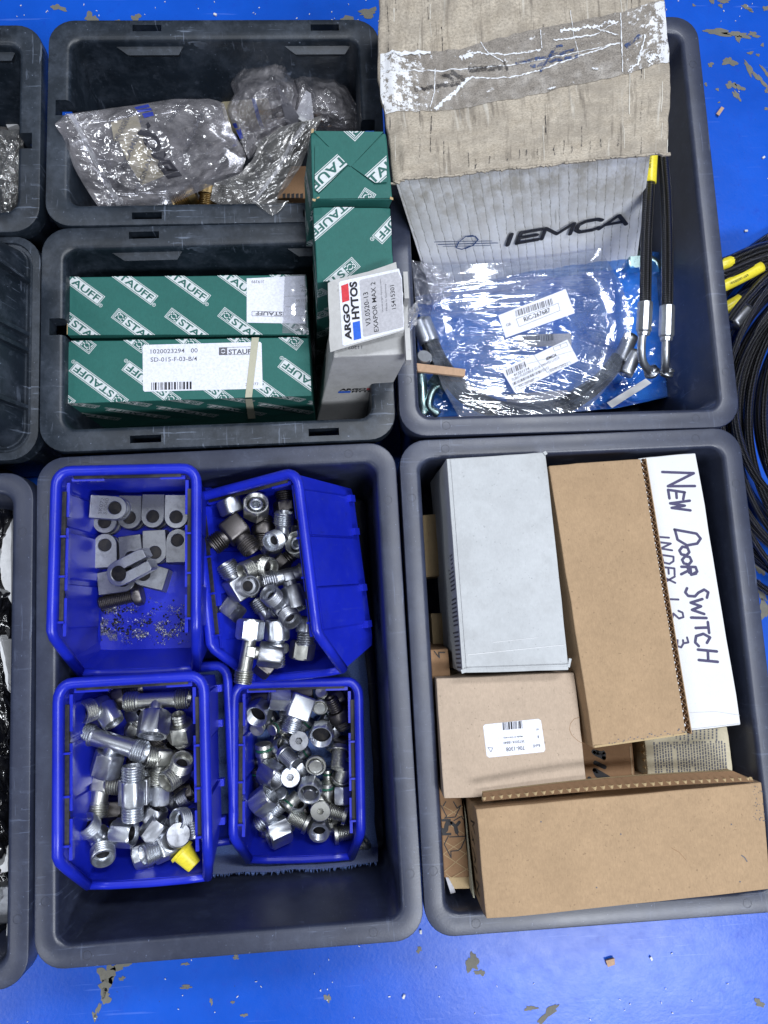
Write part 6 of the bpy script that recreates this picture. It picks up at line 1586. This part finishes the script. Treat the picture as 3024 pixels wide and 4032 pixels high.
v, f = lathe_x([(8, 20.1), (8, 20.6), (12, 20.6), (12, 20.1)], 32); part('blue_stripe', [mm @ q for q in v], f, M['ink_royal'], wp)
# 1: printed zip bag
b1 = Sheet(zL, [(270, 465), (480, 440), (700, 405), (850, 403), (915, 425)], [(400, 842), (510, 845), (700, 832), (850, 765), (985, 705)], [(270, 465), (222, 508), (258, 560), (300, 680), (345, 760), (400, 842)], [(915, 425), (950, 540), (1005, 640), (985, 705)],
           lambda u, v: .180 - .045 * u - .030 * v + .020 * math.sin(math.pi * u) * math.sin(math.pi * v), .0042, (4.5, 4), 3, 4)
t = bag_thing('printed zip bag with mirrored lettering leaning over the crate rim', 600, 650, .10, zL)
b1.mesh('bag_film', 'clear_bright', t, (120, 110), .012)
b1.put('zip_seal', [zq for zq in [[zL(*p) for p in q] for q in ([(276, 470), (300, 468), (385, 640), (365, 645)], [(365, 645), (385, 640), (470, 800), (450, 806)], [(450, 806), (470, 800), (488, 838), (468, 842)])]] + line_polys(zL, [(300, 500), (400, 680), (496, 838)], 6), 'seal_white', t, .0016)
b1.put('paper_label', [[zL(*p) for p in q] for q in ([(450, 500), (560, 475), (585, 560), (470, 575)], [(490, 575), (585, 560), (640, 640), (520, 660)], [(520, 660), (650, 640), (675, 720), (575, 760)])], 'paper_cream', t, -.006)
b1.put('lettering', text_polys(zL, 'IEMCA', (748, 718), (600, 500), (690, 735), .05), 'ink_bag', t)
b1.put('lettering', text_polys(zL, 'RICAMBI ORIGINALI', (470, 600), (540, 470), (450, 590), .01) + text_polys(zL, 'RICAMBI ORIGINALI', (700, 500), (770, 415), (685, 492), .01) + text_polys(zL, 'RICAMBI', (505, 700), (570, 560), (488, 690), .01) + text_polys(zL, 'ORIGINALI', (560, 800), (620, 640), (542, 792), .01) + text_polys(zL, 'RICAMBI', (770, 600), (830, 470), (756, 594), .01), 'ink_grey', t)
b1.put('printed_logo', [[zL(*p) for p in q] for q in ([(548, 440), (600, 425), (606, 438), (555, 452)], [(556, 456), (610, 442), (616, 452), (562, 466)], [(575, 470), (618, 458), (624, 474), (584, 486)])], 'ink_bagblue', t)
# 2: crumpled bag round the wrapped part
b2 = Sheet(zP, [(280, 125), (480, 110), (690, 65), (745, 110)], [(330, 1090), (380, 960), (640, 780), (860, 700)], [(280, 125), (145, 330), (190, 440), (118, 620), (170, 740), (330, 1090)], [(745, 110), (790, 330), (825, 440), (790, 600), (860, 700)],
           lambda u, v: .125 + .030 * math.sin(math.pi * u) * math.sin(math.pi * min(1, v * 1.1)) - .01 * v, .0068, (2.4, 3.0), 14, 3)
t = bag_thing('crumpled clear bag standing up round a tan labelled part', 480, 500, .07, zP); b2.mesh('bag_film', 'clear_bright', t, (90, 110), .02)
b2.put('lettering', text_polys(zP, 'SIC', (570, 700), (620, 690), (580, 640), .03) + text_polys(zP, 'EC', (690, 770), (770, 740), (700, 720), .02), 'ink_grey', t)
b2.put('printed_logo', [[zP(*p) for p in q] for q in ([(160, 740), (200, 730), (215, 780), (180, 790)], [(200, 800), (240, 790), (265, 880), (235, 890)])], 'ink_bagblue', t)
# 3: bag with a white sheet inside
b3_ = Sheet(zP, [(780, 285), (880, 262), (1000, 240), (1200, 280), (1310, 360)], [(860, 720), (1000, 800), (1300, 810), (1500, 800)], [(780, 285), (800, 430), (770, 600), (860, 720)], [(1310, 360), (1400, 520), (1495, 660), (1500, 800)],
           lambda u, v: .115 + .030 * math.sin(math.pi * u) * math.sin(math.pi * v) - .01 * v, .0066, (2.8, 2.6), 25, 3)
t = bag_thing('crumpled clear bag with a folded white sheet in it, behind the green carton', 1150, 560, .06, zP)
v = [P(*zP(905, 395), .122), P(*zP(955, 430), .124), P(*zP(985, 690), .122), P(*zP(880, 715), .120), P(*zP(790, 655), .118)]
part('white_sheet', v + [q - Vector((0, 0, .001)) for q in v], [(4, 3, 2, 1, 0), (5, 6, 7, 8, 9)] + [(i, (i + 1) % 5, 5 + (i + 1) % 5, 5 + i) for i in range(5)], M['foam'], t)
b3_.mesh('bag_film', 'clear_bright', t, (100, 90), .02)
# 4: matte bag with a long seal
b4 = Sheet(zP, [(640, 770), (870, 705), (960, 685), (1070, 648)], [(-60, 1500), (160, 1560), (400, 1560), (600, 1520)], [(640, 770), (450, 890), (370, 1090), (240, 1240), (-20, 1330), (-60, 1500)], [(1070, 648), (980, 860), (930, 960), (860, 1150), (720, 1360), (600, 1520)],
           lambda u, v: .150 - .012 * v + .008 * math.sin(math.pi * u), .0022, (4, 6), 36, 3)
t = bag_thing('matte greyish bag with a long pale seal, in front of the others', 550, 1150, .09, zP); b4.mesh('bag_film', 'clear_soft', t, (80, 80), .006)
b4.put('seal', line_polys(zP, [(885, 730), (780, 900), (660, 1130), (500, 1370), (375, 1540)], 13, 20) + line_polys(zP, [(915, 730), (800, 920), (690, 1130)], 6, 12), 'seal_white', t, .0013)
b4.put('lettering', text_polys(zP, 'RICAMBI', (450, 905), (565, 1080), (440, 925)) + text_polys(zP, 'RICAMBI', (370, 1140), (440, 1280), (360, 1155)) + text_polys(zP, 'ORIGINALI', (190, 1270), (290, 1440), (178, 1282)), 'ink_grey', t)
# 5: film tip over the near rim
b5 = Sheet(zL, [(1030, 820), (1110, 815), (1180, 820)], [(1090, 868), (1112, 880), (1135, 868)], [(1030, 820), (1060, 848), (1090, 868)], [(1180, 820), (1160, 846), (1135, 868)], lambda u, v: .1715 + .001 * math.sin(9 * u), .0004, (3, 3), 41, 2)
t = bag_thing('thin grey film tip lying over the near rim of the top left crate', 1100, 850, .17, zL); b5.mesh('bag_film', 'clear_soft', t, (24, 16), 0)
# far left crate: washers and a foil bag
for i, (x, y, z_, rr) in enumerate([(60, 500, .060, 17), (15, 470, .050, 17)]):
    t = tag(link('washer', fmesh('washer', 'washer', lambda: lathe_x([(-3, 10), (-3, 17), (-2, 18.5), (2, 18.5), (3, 17), (3, 10), (2, 9), (-2, 9), (-3, 10)], 40))), ['black washer in front, leaning on the foil bag', 'black washer behind, in the shadow of the left crate'][i], 'washer', 'washers in the far left crate')
    if not t.data.materials: t.data.materials.append(M['dark_steel'])
    t.matrix_world = place_m(P(*zL(x, y), z_), dirv(-80, 62), dirv(10, 0))
bf = Sheet(zS, [(-80, 1180), (100, 1190), (250, 1180)], [(20, 2080), (120, 2100), (225, 1860)], [(-80, 1180), (-60, 1600), (20, 2080)], [(250, 1180), (235, 1500), (240, 1700), (225, 1860)], lambda u, v: .135 + .02 * math.sin(math.pi * u) * math.sin(math.pi * v), .0075, (3.5, 5), 55, 4)
M['greyfilm'] = film('grey_film', (.60, .59, .58), .42, (.30, .30, .30), .34, .14)
t = bag_thing('smoky grey film bag in the far left crate', 120, 1500, .09, zS); bf.mesh('bag_film', 'greyfilm', t, (70, 90), .02)
v, f = box_vf(P(*zS(190, 1130), .055), .02, .016, .02, Matrix.Rotation(R(20), 3, 'Z')); o = tag(link('white_block', new_mesh('white_block', v, f), M['foam']), 'white plastic block showing through the washer', 'block')
# ================================================================== right upper crate: blue film, fittings, hoses, clear bag
t = thing('blue_bag', 'blue film bag under the clear bag and the two hoses', 'bag', P(*zN(800, 500), .06))
bs = Sheet(zN, [(98, 300), (400, 250), (920, 92), (1100, 100), (1322, 112)], [(118, 845), (400, 835), (700, 822), (960, 797), (1120, 768), (1268, 730)], [(98, 300), (108, 560), (118, 845)], [(1322, 112), (1302, 350), (1245, 560), (1205, 690), (1268, 730)],
           lambda u, v: .084 + .006 * math.sin(math.pi * u) - .008 * v, .0036, (7, 5), 61, 3)
bs.mesh('bag_film', 'bluefilm', t, (110, 80), .02)
M['blueback'] = flat('blue_bag_back', (.12, .36, .76), .35, .5)
bk = Sheet(zN, [(98, 300), (400, 250), (920, 92), (1100, 100), (1322, 112)], [(118, 845), (400, 835), (700, 822), (960, 797), (1120, 768), (1268, 730)], [(98, 300), (108, 560), (118, 845)], [(1322, 112), (1302, 350), (1245, 560), (1205, 690), (1268, 730)], lambda u, v: .074, .002, (6, 5), 64, 3)
bk.mesh('back_film', 'blueback', t, (50, 40), 0)
M['teal'] = metal('passivated_steel', (.45, .62, .62), .25, .2)
def tube(name, pts, rad, m, parent, seg=14, n=8, rads=None):
    sp = spline(pts, n); v, f, uv = sweep(sp, rads or rad, seg); return part(name, v, f, M[m], parent, uv, True)
def bagfit(i, label, pts, rad, nutpos=None, nutdir=None):
    t = thing('bagged_fitting', label, 'fitting', pts[0], 'fittings seen through the blue film'); tube('tube', pts, rad, 'teal', t)
    if nutpos is not None:
        mm = place_m(nutpos, nutdir, Vector((.2, .1, 1))); v, f = hex_vf(19, -8, 8); part('nut', [mm @ q for q in v], f, M['teal'], t)
bagfit(0, 'bent tube fitting under blue film in the lower left corner', [P(*zN(195, 690), .085), P(*zN(165, 740), .085), P(*zN(160, 790), .084), P(*zN(200, 825), .084)], .0042, P(*zN(205, 680), .084), dirv(50, 0))
bagfit(1, 'bent tube fitting under blue film by the far edge', [P(*zN(1020, 150), .085), P(*zN(1080, 148), .085), P(*zN(1130, 140), .085), P(*zN(1160, 160), .085), P(*zN(1165, 200), .085)], .0050, P(*zN(1060, 148), .085), dirv(5, 0))
bagfit(2, 'curved tube fitting under blue film by the right hose', [P(*zN(1215, 95), .088), P(*zN(1245, 120), .088), P(*zN(1258, 160), .087), P(*zN(1262, 190), .086)], .0042, P(*zN(1272, 215), .086), dirv(88, 0))
bagfit(3, 'hex capped fitting under blue film right of the hoses', [P(*zN(1270, 260), .085), P(*zN(1262, 300), .085), P(*zN(1245, 350), .085)], .0060, P(*zN(1265, 292), .085), dirv(70, 0))
bagfit(4, 'straight tube fitting under blue film at the left edge', [P(*zN(125, 640), .080), P(*zN(128, 740), .080), P(*zN(135, 830), .080)], .0050)
# hoses inside the clear bag
GH = 'short hoses inside the clear bag'
for i, (off, lab) in enumerate([((0, 0), 'short black hose curving round the outside in the clear bag'), ((24, -20), 'short black hose curving round the inside in the clear bag')]):
    pts = [(148, 505), (175, 570), (230, 650), (300, 735), (390, 790), (500, 815), (620, 822), (740, 800), (850, 740), (940, 660), (1005, 575)]
    q = [P(*zN(x + off[0] * (1 if x < 500 else -.5), y + off[1] * (1.0 if 250 < x < 900 else .2)), .106 + .004 * i) for x, y in pts]
    t = thing('bagged_hose', lab, 'hose', q[0], GH); tube('hose_tube', q, .0064, 'hose', t, 16, 8)
    tube('ferrule', [P(*zN(108 + off[0], 405), .108), P(*zN(128 + off[0], 455), .108), P(*zN(150 + off[0], 507), .107)], .0075, 'zinc', t, 16, 4)
    tube('ferrule', [P(*zN(1000 + 24 * i, 585 + 62 * i), .109), P(*zN(1025 + 22 * i, 535 + 66 * i), .110), P(*zN(1052 + 18 * i, 478 + 70 * i), .110)], .0074, 'zinc', t, 16, 4)
# clear bag with the pulled creases
def fan(u, v): return (u * 1.5, (v * 15 - (u - .2) * v * 5 + .8 * math.sin(3 * u)))
cbs = Sheet(zN, [(82, 150), (200, 165), (500, 150), (760, 118), (915, 88)], [(290, 836), (450, 838), (650, 828), (860, 806)], [(82, 150), (95, 300), (150, 520), (215, 700), (290, 836)], [(915, 88), (1000, 230), (1066, 400), (1050, 470), (1000, 640), (860, 806)],
            lambda u, v: .122 + .012 * math.sin(math.pi * u) * math.sin(math.pi * min(1, v * 1.05)) + .012 * (1 - v) * (1 - u), .0013, (3, 13), 71, 3, fan)
t = thing('clear_bag', 'clear bag of short hoses carrying two white bar code labels', 'bag', P(*zN(560, 500), .10))
M['clear_bag'] = film('pulled_clear_film', (.97, .97, .98), .09, (.52, .60, .74), .075, .085)
cbs.mesh('bag_film', 'clear_bag', t, (110, 150), .010)
def paper_label(name, cr, quad, h, parent, builder, m='label'):
    c = [cbs.at(*cbs.inv(*cr(*p)), h) for p in quad]; zz = max(p.z for p in c)
    c = [P(*cr(*p), zz) for p in quad]; pl = Plane(c); d = Decal(pl, cr); d.poly(m, quad, .1); builder(d); d.build('bar_code_label', parent)
def lab1(d):
    d.bars('ink_grey', (543, 391), (706, 336), (537, 364), 44, 4, .25); d.text('ink', 'RIC-267687', (580, 414), (697, 370), (573, 395), .25, .02)
    d.line('ink_grey', [(543, 401), (729, 331), (737, 363), (556, 436), (543, 401)], .35, .25); d.text('ink_grey', 'G8', (500, 436), (520, 428), (496, 424), .25, .01)
paper_label('l', zN, [(463, 385), (762, 268), (803, 375), (497, 484)], .0035, t, lab1)
def lab2(d):
    d.bars('ink_grey', (503, 652), (590, 612), (496, 628), 26, 9, .25); d.text('ink', '41331114', (533, 657), (602, 625), (530, 645), .25, .02)
    d.text('ink_grey', 'TUBO FLESSIBILE G1/8 F90+FD L=315', (524, 678), (735, 577), (520, 667), .25, .01); d.bars('ink_grey', (530, 696), (690, 622), (526, 684), 40, 8, .25)
    d.text('ink_grey', 'RIC-267687', (556, 704), (626, 674), (552, 693), .25, .02); d.line('ink_grey', [(536, 703), (640, 658), (646, 672), (543, 720), (536, 703)], .3, .25)
    d.text('ink', 'IEMCA', (676, 586), (722, 566), (672, 573), .25, .04, .3); d.text('ink_grey', '22/01/2021', (694, 636), (772, 605), (690, 624), .25, .01)
    d.line('ink_grey', [(686, 632), (780, 590), (788, 604), (692, 648), (686, 632)], .3, .25); d.line('ink_grey', [(706, 527), (765, 504), (772, 520), (713, 544), (706, 527)], .3, .25); d.text('ink_grey', '2', (736, 528), (743, 525), (733, 517), .25)
    d.line('ink_grey', [(612, 545), (640, 590), (682, 640)], .35, .3); d.line('ink_grey', [(560, 610), (800, 540)], .25, .25)
paper_label('l', zN, [(478, 630), (488, 622), (765, 495), (776, 498), (820, 582), (815, 592), (548, 722), (535, 722)] if False else [(478, 628), (770, 492), (820, 586), (536, 726)], .0035, t, lab2)
# faint label lower down, under the film
for q in ([(498, 735), (770, 716), (775, 770), (505, 818)], [(545, 470), (786, 465), (788, 520), (560, 525)]):
    c = [P(*zN(*p), .106) for p in q]; pl = Plane(c); d = Decal(pl, zN); d.poly('label_grey', q, .1); x, y = q[3]; d.bars('ink_grey', (x + 20, y - 18), (x + 150, y - 30), (x + 18, y - 46), 24, 5, .25); d.build('bar_code_label', t)
# crumpled mouth of the bag at the far left and a film tip over the rim
cm = Sheet(zN, [(80, 140), (140, 150), (230, 190)], [(95, 330), (170, 340), (250, 300)], [(80, 140), (88, 230), (95, 330)], [(230, 190), (285, 240), (250, 300)], lambda u, v: .136 + .014 * math.sin(math.pi * u) * math.sin(math.pi * v), .0058, (4, 4), 82, 4)
cm.mesh('bag_mouth', 'clear', t, (50, 50), .01)
ct = Sheet(zN, [(45, 372), (75, 350), (105, 318)], [(48, 446), (70, 452), (98, 430)], [(45, 372), (38, 410), (48, 446)], [(105, 318), (112, 360), (98, 430)], lambda u, v: .190 + .006 * math.sin(5 * u), .0030, (3, 3), 88, 3)
t = thing('film_scrap', 'crumpled scrap of clear film between the white box and the hoses', 'film', P(*zN(75, 390), .185)); ct.mesh('scrap_film', 'seal_white', t, (36, 36), 0)
# strip of board, white slip
def slab(name, label, cat, cr, quad, z, th, m, group=None):
    c = S4(cr, quad, z); t, F = carton(name, label, cat, c, (0, 0, -th), m, group, .0004); return t, F
slab('card_strip', 'narrow brown strip of board stuck over the left edge of the clear bag', 'board', zN, [(102, 595), (318, 622), (316, 655), (106, 632)], .137, .004, 'wood')
slab('paper_slip', 'white paper slip on the blue film below the hose elbows', 'paper', zN, [(945, 772), (1118, 664), (1144, 684), (968, 796)], .101, .0006, 'white_clean')
tag(link('steel_stub', fmesh('stub', 'steel_stub', lambda: lathe_x([(-8, .001), (-8, 7), (6, 7.5), (8, 6.5), (8, .001)], 20)), M['zinc']), 'small round steel end beside the narrow strip of board', 'fitting').matrix_world = place_m(P(*zN(128, 588), .125), dirv(60, 70), dirv(0, 0))
# two hydraulic hoses standing in front of the big carton
GHH = 'hydraulic hoses lying over the right upper crate'
def big_hose(label, pts, fer, bend, endc, endd, sleeve=None):
    t = thing('hydraulic_hose', label, 'hose', pts[0], GHH)
    tube('hose_tube', pts, .0051, 'hose', t, 18, 10)
    a, b = fer; ax = (b - a).normalized(); L = (b - a).length
    sp = [a + ax * L * k for k in (0, .02, .06, .84, .86, .9, .93, 1.0)]
    v = []; f = []; n = 20; up = ax.orthogonal().normalized(); bi = ax.cross(up)
    for p, r_ in zip(sp, (.0050, .0064, .0067, .0069, .0066, .0056, .0058, .0052)):
        for k in range(n): q = 2 * math.pi * k / n; rr = r_ * (1 - (.05 if k % 2 else 0)); v.append(p + (up * math.cos(q) + bi * math.sin(q)) * rr)
    for i in range(len(sp) - 1):
        for k in range(n): f.append((i * n + k, i * n + (k + 1) % n, (i + 1) * n + (k + 1) % n, (i + 1) * n + k))
    f += [tuple(reversed(range(n))), tuple((len(sp) - 1) * n + k for k in range(n))]
    part('ferrule', v, f, M['zinc'], t)
    tube('bent_tube', bend, .0036, 'zinc', t, 16, 8)
    mm = place_m(endc, endd, Vector((.3, .2, 1))); v, f = lathe_x([(-5, 3.6), (-4, 6.2), (-2.6, 6.4), (-2.4, 4.6), (-.6, 4.6), (-.4, 7.0), (1.6, 7.2), (1.8, 5), (4, 4.6), (4, .001)], 24)
    part('sealing_head', [mm @ q for q in v], f, M['zinc'], t, None, True)
    if sleeve:
        v, f, uv = sweep(spline(sleeve, 6), .0059, 18); part('marker_sleeve', v, f, M['yellow'], t, uv, True)
    return t
h1 = [P(2566, 470, .190), P(2562, 590, .192), P(2557, 724, .190), P(2551, 830, .188), P(*zQ(1056, 0), .184), P(*zQ(1050, 280), .178), P(*zQ(1045, 575), .172)]
t = big_hose('hydraulic hose nearest the big carton with a yellow sleeve at its top', h1, (P(*zQ(1045, 562), .172), P(*zQ(1028, 880), .166)), [P(*zQ(1020, 870), .166), P(*zQ(1008, 985), .163), P(*zQ(1018, 1110), .156), P(*zQ(1062, 1190), .148), P(*zQ(1105, 1222), .138)], P(*zQ(1105, 1222), .138), dirv(-50, -35),
         [P(2566, 560, .1905), P(2561, 640, .1915), P(2557, 722, .190)])
pl = Plane([P(2551, 590, .1982), P(2572, 590, .1982), P(2568, 720, .1972), P(2546, 720, .1972)]); d = Decal(pl); d.text('ink', '002530', (2556, 600), (2554, 660), (2566, 600), .1); d.build('sleeve_number', t, clip=False)
h2 = [P(2606, 470, .186), P(2610, 600, .188), P(2622, 760, .186), P(2626, 860, .184), P(*zQ(1252, 0), .181), P(*zQ(1252, 300), .176), P(*zQ(1248, 610), .170)]
big_hose('hydraulic hose right of the sleeved one, further from the big carton', h2, (P(*zQ(1250, 596), .170), P(*zQ(1240, 930), .164)), [P(*zQ(1236, 920), .164), P(*zQ(1234, 1010), .161), P(*zQ(1232, 1120), .155), P(*zQ(1230, 1180), .149), P(*zQ(1240, 1225), .139)], P(*zQ(1238, 1222), .139), dirv(250, -40))
# ================================================================== coiled hoses on the floor at the right
GCO = 'loops of black hose coiled on the floor'
cc = (1905 / .548611, 895 / .548611)
loops = [(455, 1.00, 0, .006, .0042, 'hose'), (428, .97, -12, .006, .0045, 'hose_fine'), (400, 1.02, 8, .014, .0040, 'hose'), (372, 1.0, -4, .010, .0046, 'hose'), (350, 1.05, 14, .020, .0036, 'hose_fine'), (332, 1.00, 0, .012, .0046, 'hose'), (318, 1.14, 22, .028, .0036, 'hose_fine'), (304, 1.02, -8, .022, .0042, 'hose'), (288, 1.20, 26, .032, .0044, 'hose'), (270, 1.06, 4, .026, .0040, 'hose_fine'), (255, 1.3, 10, .036, .0042, 'hose'), (318, .92, -30, .034, .0046, 'hose'), (345, 1.22, 40, .036, .0034, 'hose_fine')]
LAB = ['outermost loop of black hose, low on the floor', 'second loop of fine braided hose from the outside', 'third loop of black hose from the outside', 'loop of thick black hose under the finer ones', 'thin shiny loop running over the thick one', 'thick loop in the middle of the coil', 'thin smooth loop crossing downwards over the coil', 'loop of dotted black hose inside the thick one', 'long dotted loop lying on top', 'fine loop near the frame edge', 'innermost tall loop cut by the frame edge', 'upper loop slanting towards the crate rim', 'thin loop lying highest over the coil']
hs = []
for i, (R_, el, dy, z_, rad, m_) in enumerate(loops):
    pts = []
    for k in range(0, 73):
        a = R(95 + 170 * k / 72); rr = R_ / .548611
        pts.append(P(cc[0] + rr * math.cos(a), cc[1] + dy - rr * el * math.sin(a), z_ + rad + .006 * math.sin(3 * a + i)))
    t = thing('coiled_hose', LAB[i], 'hose', pts[36], GCO)
    v, f, uv = sweep(pts, rad, 14); part('hose_tube', v, f, M[m_], t, uv, True); hs.append(t)
def sleeve(parent, a, b, rad, txt=None):
    pts = [P(*zR(*a[:2]), a[2]), P(*zR((a[0] + b[0]) / 2, (a[1] + b[1]) / 2 + 4), (a[2] + b[2]) / 2 + .001), P(*zR(*b[:2]), b[2])]
    v, f, uv = sweep(spline(pts, 6), rad, 18); part('marker_sleeve', v, f, M['yellow'], parent, uv, True)
def hose_bit(label, pts, rad, m_='hose'):
    q = [P(*zR(x, y), z_) for x, y, z_ in pts]; t = thing('coiled_hose', label, 'hose', q[0], GCO); tube('hose_tube', q, rad, m_, t, 14, 8); return t
t = hose_bit('topmost hose leading to the short yellow sleeve', [(560, 560, .05), (820, 480, .052), (1000, 400, .054), (1200, 320, .054), (1420, 262, .054), (1700, 200, .054)], .0068); sleeve(t, (640, 545, .051), (880, 455, .053), .0060)
t = hose_bit('hose just below it running beside the yellow sleeves', [(600, 700, .044), (820, 620, .046), (1100, 500, .048), (1420, 400, .048), (1700, 330, .048)], .0070, 'hose_fine')
t = hose_bit('hose carrying the long yellow numbered sleeve', [(600, 890, .048), (800, 790, .050), (1000, 690, .052), (1200, 590, .052), (1420, 510, .052), (1700, 420, .052)], .0066); sleeve(t, (640, 880, .0495), (1280, 560, .0535), .0062)
c = [P(*zR(835, 780), .0590), P(*zR(1090, 655), .0602), P(*zR(1110, 715), .0594), P(*zR(850, 845), .0582)]; pl = Plane(c); d = Decal(pl, zR); d.text('ink', 'No 002629', (1098, 690), (850, 812), (1110, 718) if False else (1085, 660), .2, .01); d.build('sleeve_number', t, clip=False)
t = hose_bit('hose with a half hidden yellow sleeve, lower down', [(700, 1200, .028), (860, 1080, .030), (1000, 990, .031), (1180, 900, .032), (1420, 800, .032)], .0060); sleeve(t, (720, 1185, .0285), (960, 1030, .031), .0066); sleeve(t, (1050, 1080, .026), (1185, 985, .028), .0062)
t = hose_bit('hose end with a pale crimped ferrule', [(1080, 1180, .036), (1180, 1060, .036), (1300, 940, .036), (1420, 840, .036)], .0056); tube('ferrule', [P(*zR(865, 1400), .040), P(*zR(960, 1290), .040), P(*zR(1075, 1165), .039)], .0078, 'machined', t, 18, 4)
t = hose_bit('shiny fine hose slanting over the yellow sleeves', [(820, 1330, .052), (950, 1150, .055), (1120, 950, .057), (1300, 760, .058), (1420, 660, .058)], .0046, 'hose_fine')
# ================================================================== cloth, foam, sacks, debris
m, nt, b = mat('blue_terry_cloth')
nn = noise_n(nt, 900, 3, .7); n2 = noise_n(nt, 60, 4, .6)
setc(nt, b, mix(nt, ramp(nt, nn, [(.3, (0, 0, 0)), (.7, (1, 1, 1))]), mix(nt, n2, (.05, .10, .30), (.09, .16, .42)), (.18, .27, .58)))
b.inputs['Roughness'].default_value = .95; b.inputs['Specular IOR Level'].default_value = .1; b.inputs['Sheen Weight'].default_value = .3; bump(nt, b, nn, .9, .0012); M['cloth'] = m
cl_ = Sheet(c4, [(-830, -450), (200, -500), (900, -560), (1330, -640), (1340, -440)], [(-760, 1960), (0, 1945), (500, 1922), (1100, 1888), (1510, 1830)], [(-830, -450), (-820, 800), (-760, 1960)], [(1340, -440), (1420, 150), (1460, 900), (1490, 1500), (1510, 1830)], lambda u, v: .0150 + .050 * max(0, (v - .93) / .07), .0018, (10, 9), 101, 3)
t = tag(cl_.mesh('cloth', 'cloth', None, (110, 110), 0), 'blue cloth spread under the blue bins', 'cloth')
rnd = random.Random(9); v = []; f = []
for k in range(260):
    u = k / 259; p = cl_.at(u, .995); a = rnd.uniform(-1, 1); q = p + Vector((rnd.uniform(-.002, .002), -rnd.uniform(.001, .005), .0004)); b0 = len(v); v += [p + Vector((-.0006, 0, .0003)), p + Vector((.0006, 0, .0003)), q]; f.append((b0, b0 + 1, b0 + 2))
o = part('frayed_hem', v, f, M['cloth'], t)
M['sack'] = film('black_sack_film', (0, 0, 0), 1.0, (.012, .012, .014), .12, .16)
sk = Sheet(zT, [(-160, 40), (-60, 60), (48, 60)], [(-160, 2060), (-60, 2040), (38, 2020)], [(-160, 40), (-160, 1000), (-160, 2060)], [(52, 60), (50, 900), (40, 2020)], lambda u, v: .085 + .012 * math.sin(9 * v) + .02 * math.sin(math.pi * u), .010, (3, 22), 120, 4)
t = thing('black_sack', 'shiny black plastic sack in the crate at the left edge', 'sack', P(*zT(10, 1000), .06)); sk.mesh('sack_film', 'sack', t, (50, 170), .02)
def foam(label, pts, z):
    rnd = random.Random(len(label)); q = []
    for a, b_ in zip(pts, pts[1:] + pts[:1]):
        for k in range(6): q.append((a[0] + (b_[0] - a[0]) * k / 6 + rnd.uniform(-2, 2), a[1] + (b_[1] - a[1]) * k / 6 + rnd.uniform(-3, 3)))
    v = [P(*zT(*p), z) for p in q]; c0 = sum(v, Vector()) / len(v); v += [c0 + (p - c0) * .9 + Vector((0, 0, .004)) for p in v[:]] ; n = len(q); v += [p - Vector((0, 0, .02)) for p in v[:n]]
    f = [tuple(range(n, 2 * n))] + [(i, (i + 1) % n, n + (i + 1) % n, n + i) for i in range(n)] + [(2 * n + i, 2 * n + (i + 1) % n, (i + 1) % n, i) for i in range(n)]
    tag(link('foam_piece', new_mesh('foam_piece', v, f), M['foam']), label, 'foam', 'torn white foam in the crate at the left edge')
foam('large torn white foam piece at the upper end of the left crate', [(56, 250), (20, 330), (4, 440), (14, 520), (40, 590), (56, 620)], .112)
foam('torn white foam strip low in the left crate', [(42, 1600), (28, 1660), (6, 1690), (14, 1720), (42, 1715)], .112)
foam('narrow white foam edge in the middle of the left crate', [(2, 740), (14, 760), (44, 900), (46, 980), (38, 960), (10, 800)], .112)
foam('thin white foam edge near the near end of the left crate', [(38, 1900), (34, 2000), (42, 2010), (44, 1890)], .112)
tag(link('steel_block', new_mesh('steel_block', *rbox((0, 0, 0), 22, 30, 16, 2)), M['machined']), 'grey steel block on the black sack near the bottom left', 'block').location = P(*zT(10, 1845), .115)
def chipw(label, cr, x, y, L, W, H, ang, m_='wood', z=.0006, name='wood_chip', cat='chip'):
    rnd = random.Random(int(x + y)); v, f = box_vf((0, 0, H / 2), L, W, H); v = [p * rnd.uniform(.8, 1.1) for p in v]
    o = tag(link(name, new_mesh(name, v, f), M[m_]), label, cat); o.location = P(*cr(x, y), z); o.rotation_euler = (0, 0, R(ang))
chipw('splinter of wood on the blue floor right of the big carton', c6, 1052, 1400, .013, .0042, .003, 52)
chipw('square chip of wood on the floor at the lower right', ident, 2402, 3787, .0085, .0065, .003, 10)
for i, (x, y, lab) in enumerate([(2936, 911, 'white flake on the floor above the coiled hoses'), (3005, 622, 'tiny white flake on the floor by the right frame edge'), (1590, 3922, 'dark and white crumb on the floor near the bottom centre'), (1656, 3668, 'white crumb on the floor by the crate corner gap'), (2563, 3773, 'white crumb right of the square chip of wood'), (848, 60, 'white crumb on the floor at the top edge of the picture')]):
    chipw(lab, ident, x, y, .0036, .0022, .0018, 30 * i, 'foam', .0006, 'floor_crumb', 'crumb')
rnd = random.Random(77); V = []
for _ in range(150):
    x = rnd.uniform(0, 3024); y = rnd.choice((rnd.uniform(0, 90), rnd.uniform(3700, 4032), rnd.uniform(0, 900)))
    if 90 < y < 3700 and x < 2800: continue
    V.append(box_vf(P(x, y, .0008), rnd.uniform(.0008, .0022), rnd.uniform(.0004, .0009), .0008, Matrix.Rotation(rnd.uniform(0, 3), 3, 'Z')))
o = link('floor_dust', new_mesh('floor_dust', *join(*V)), M['foam']); o['kind'] = 'stuff'
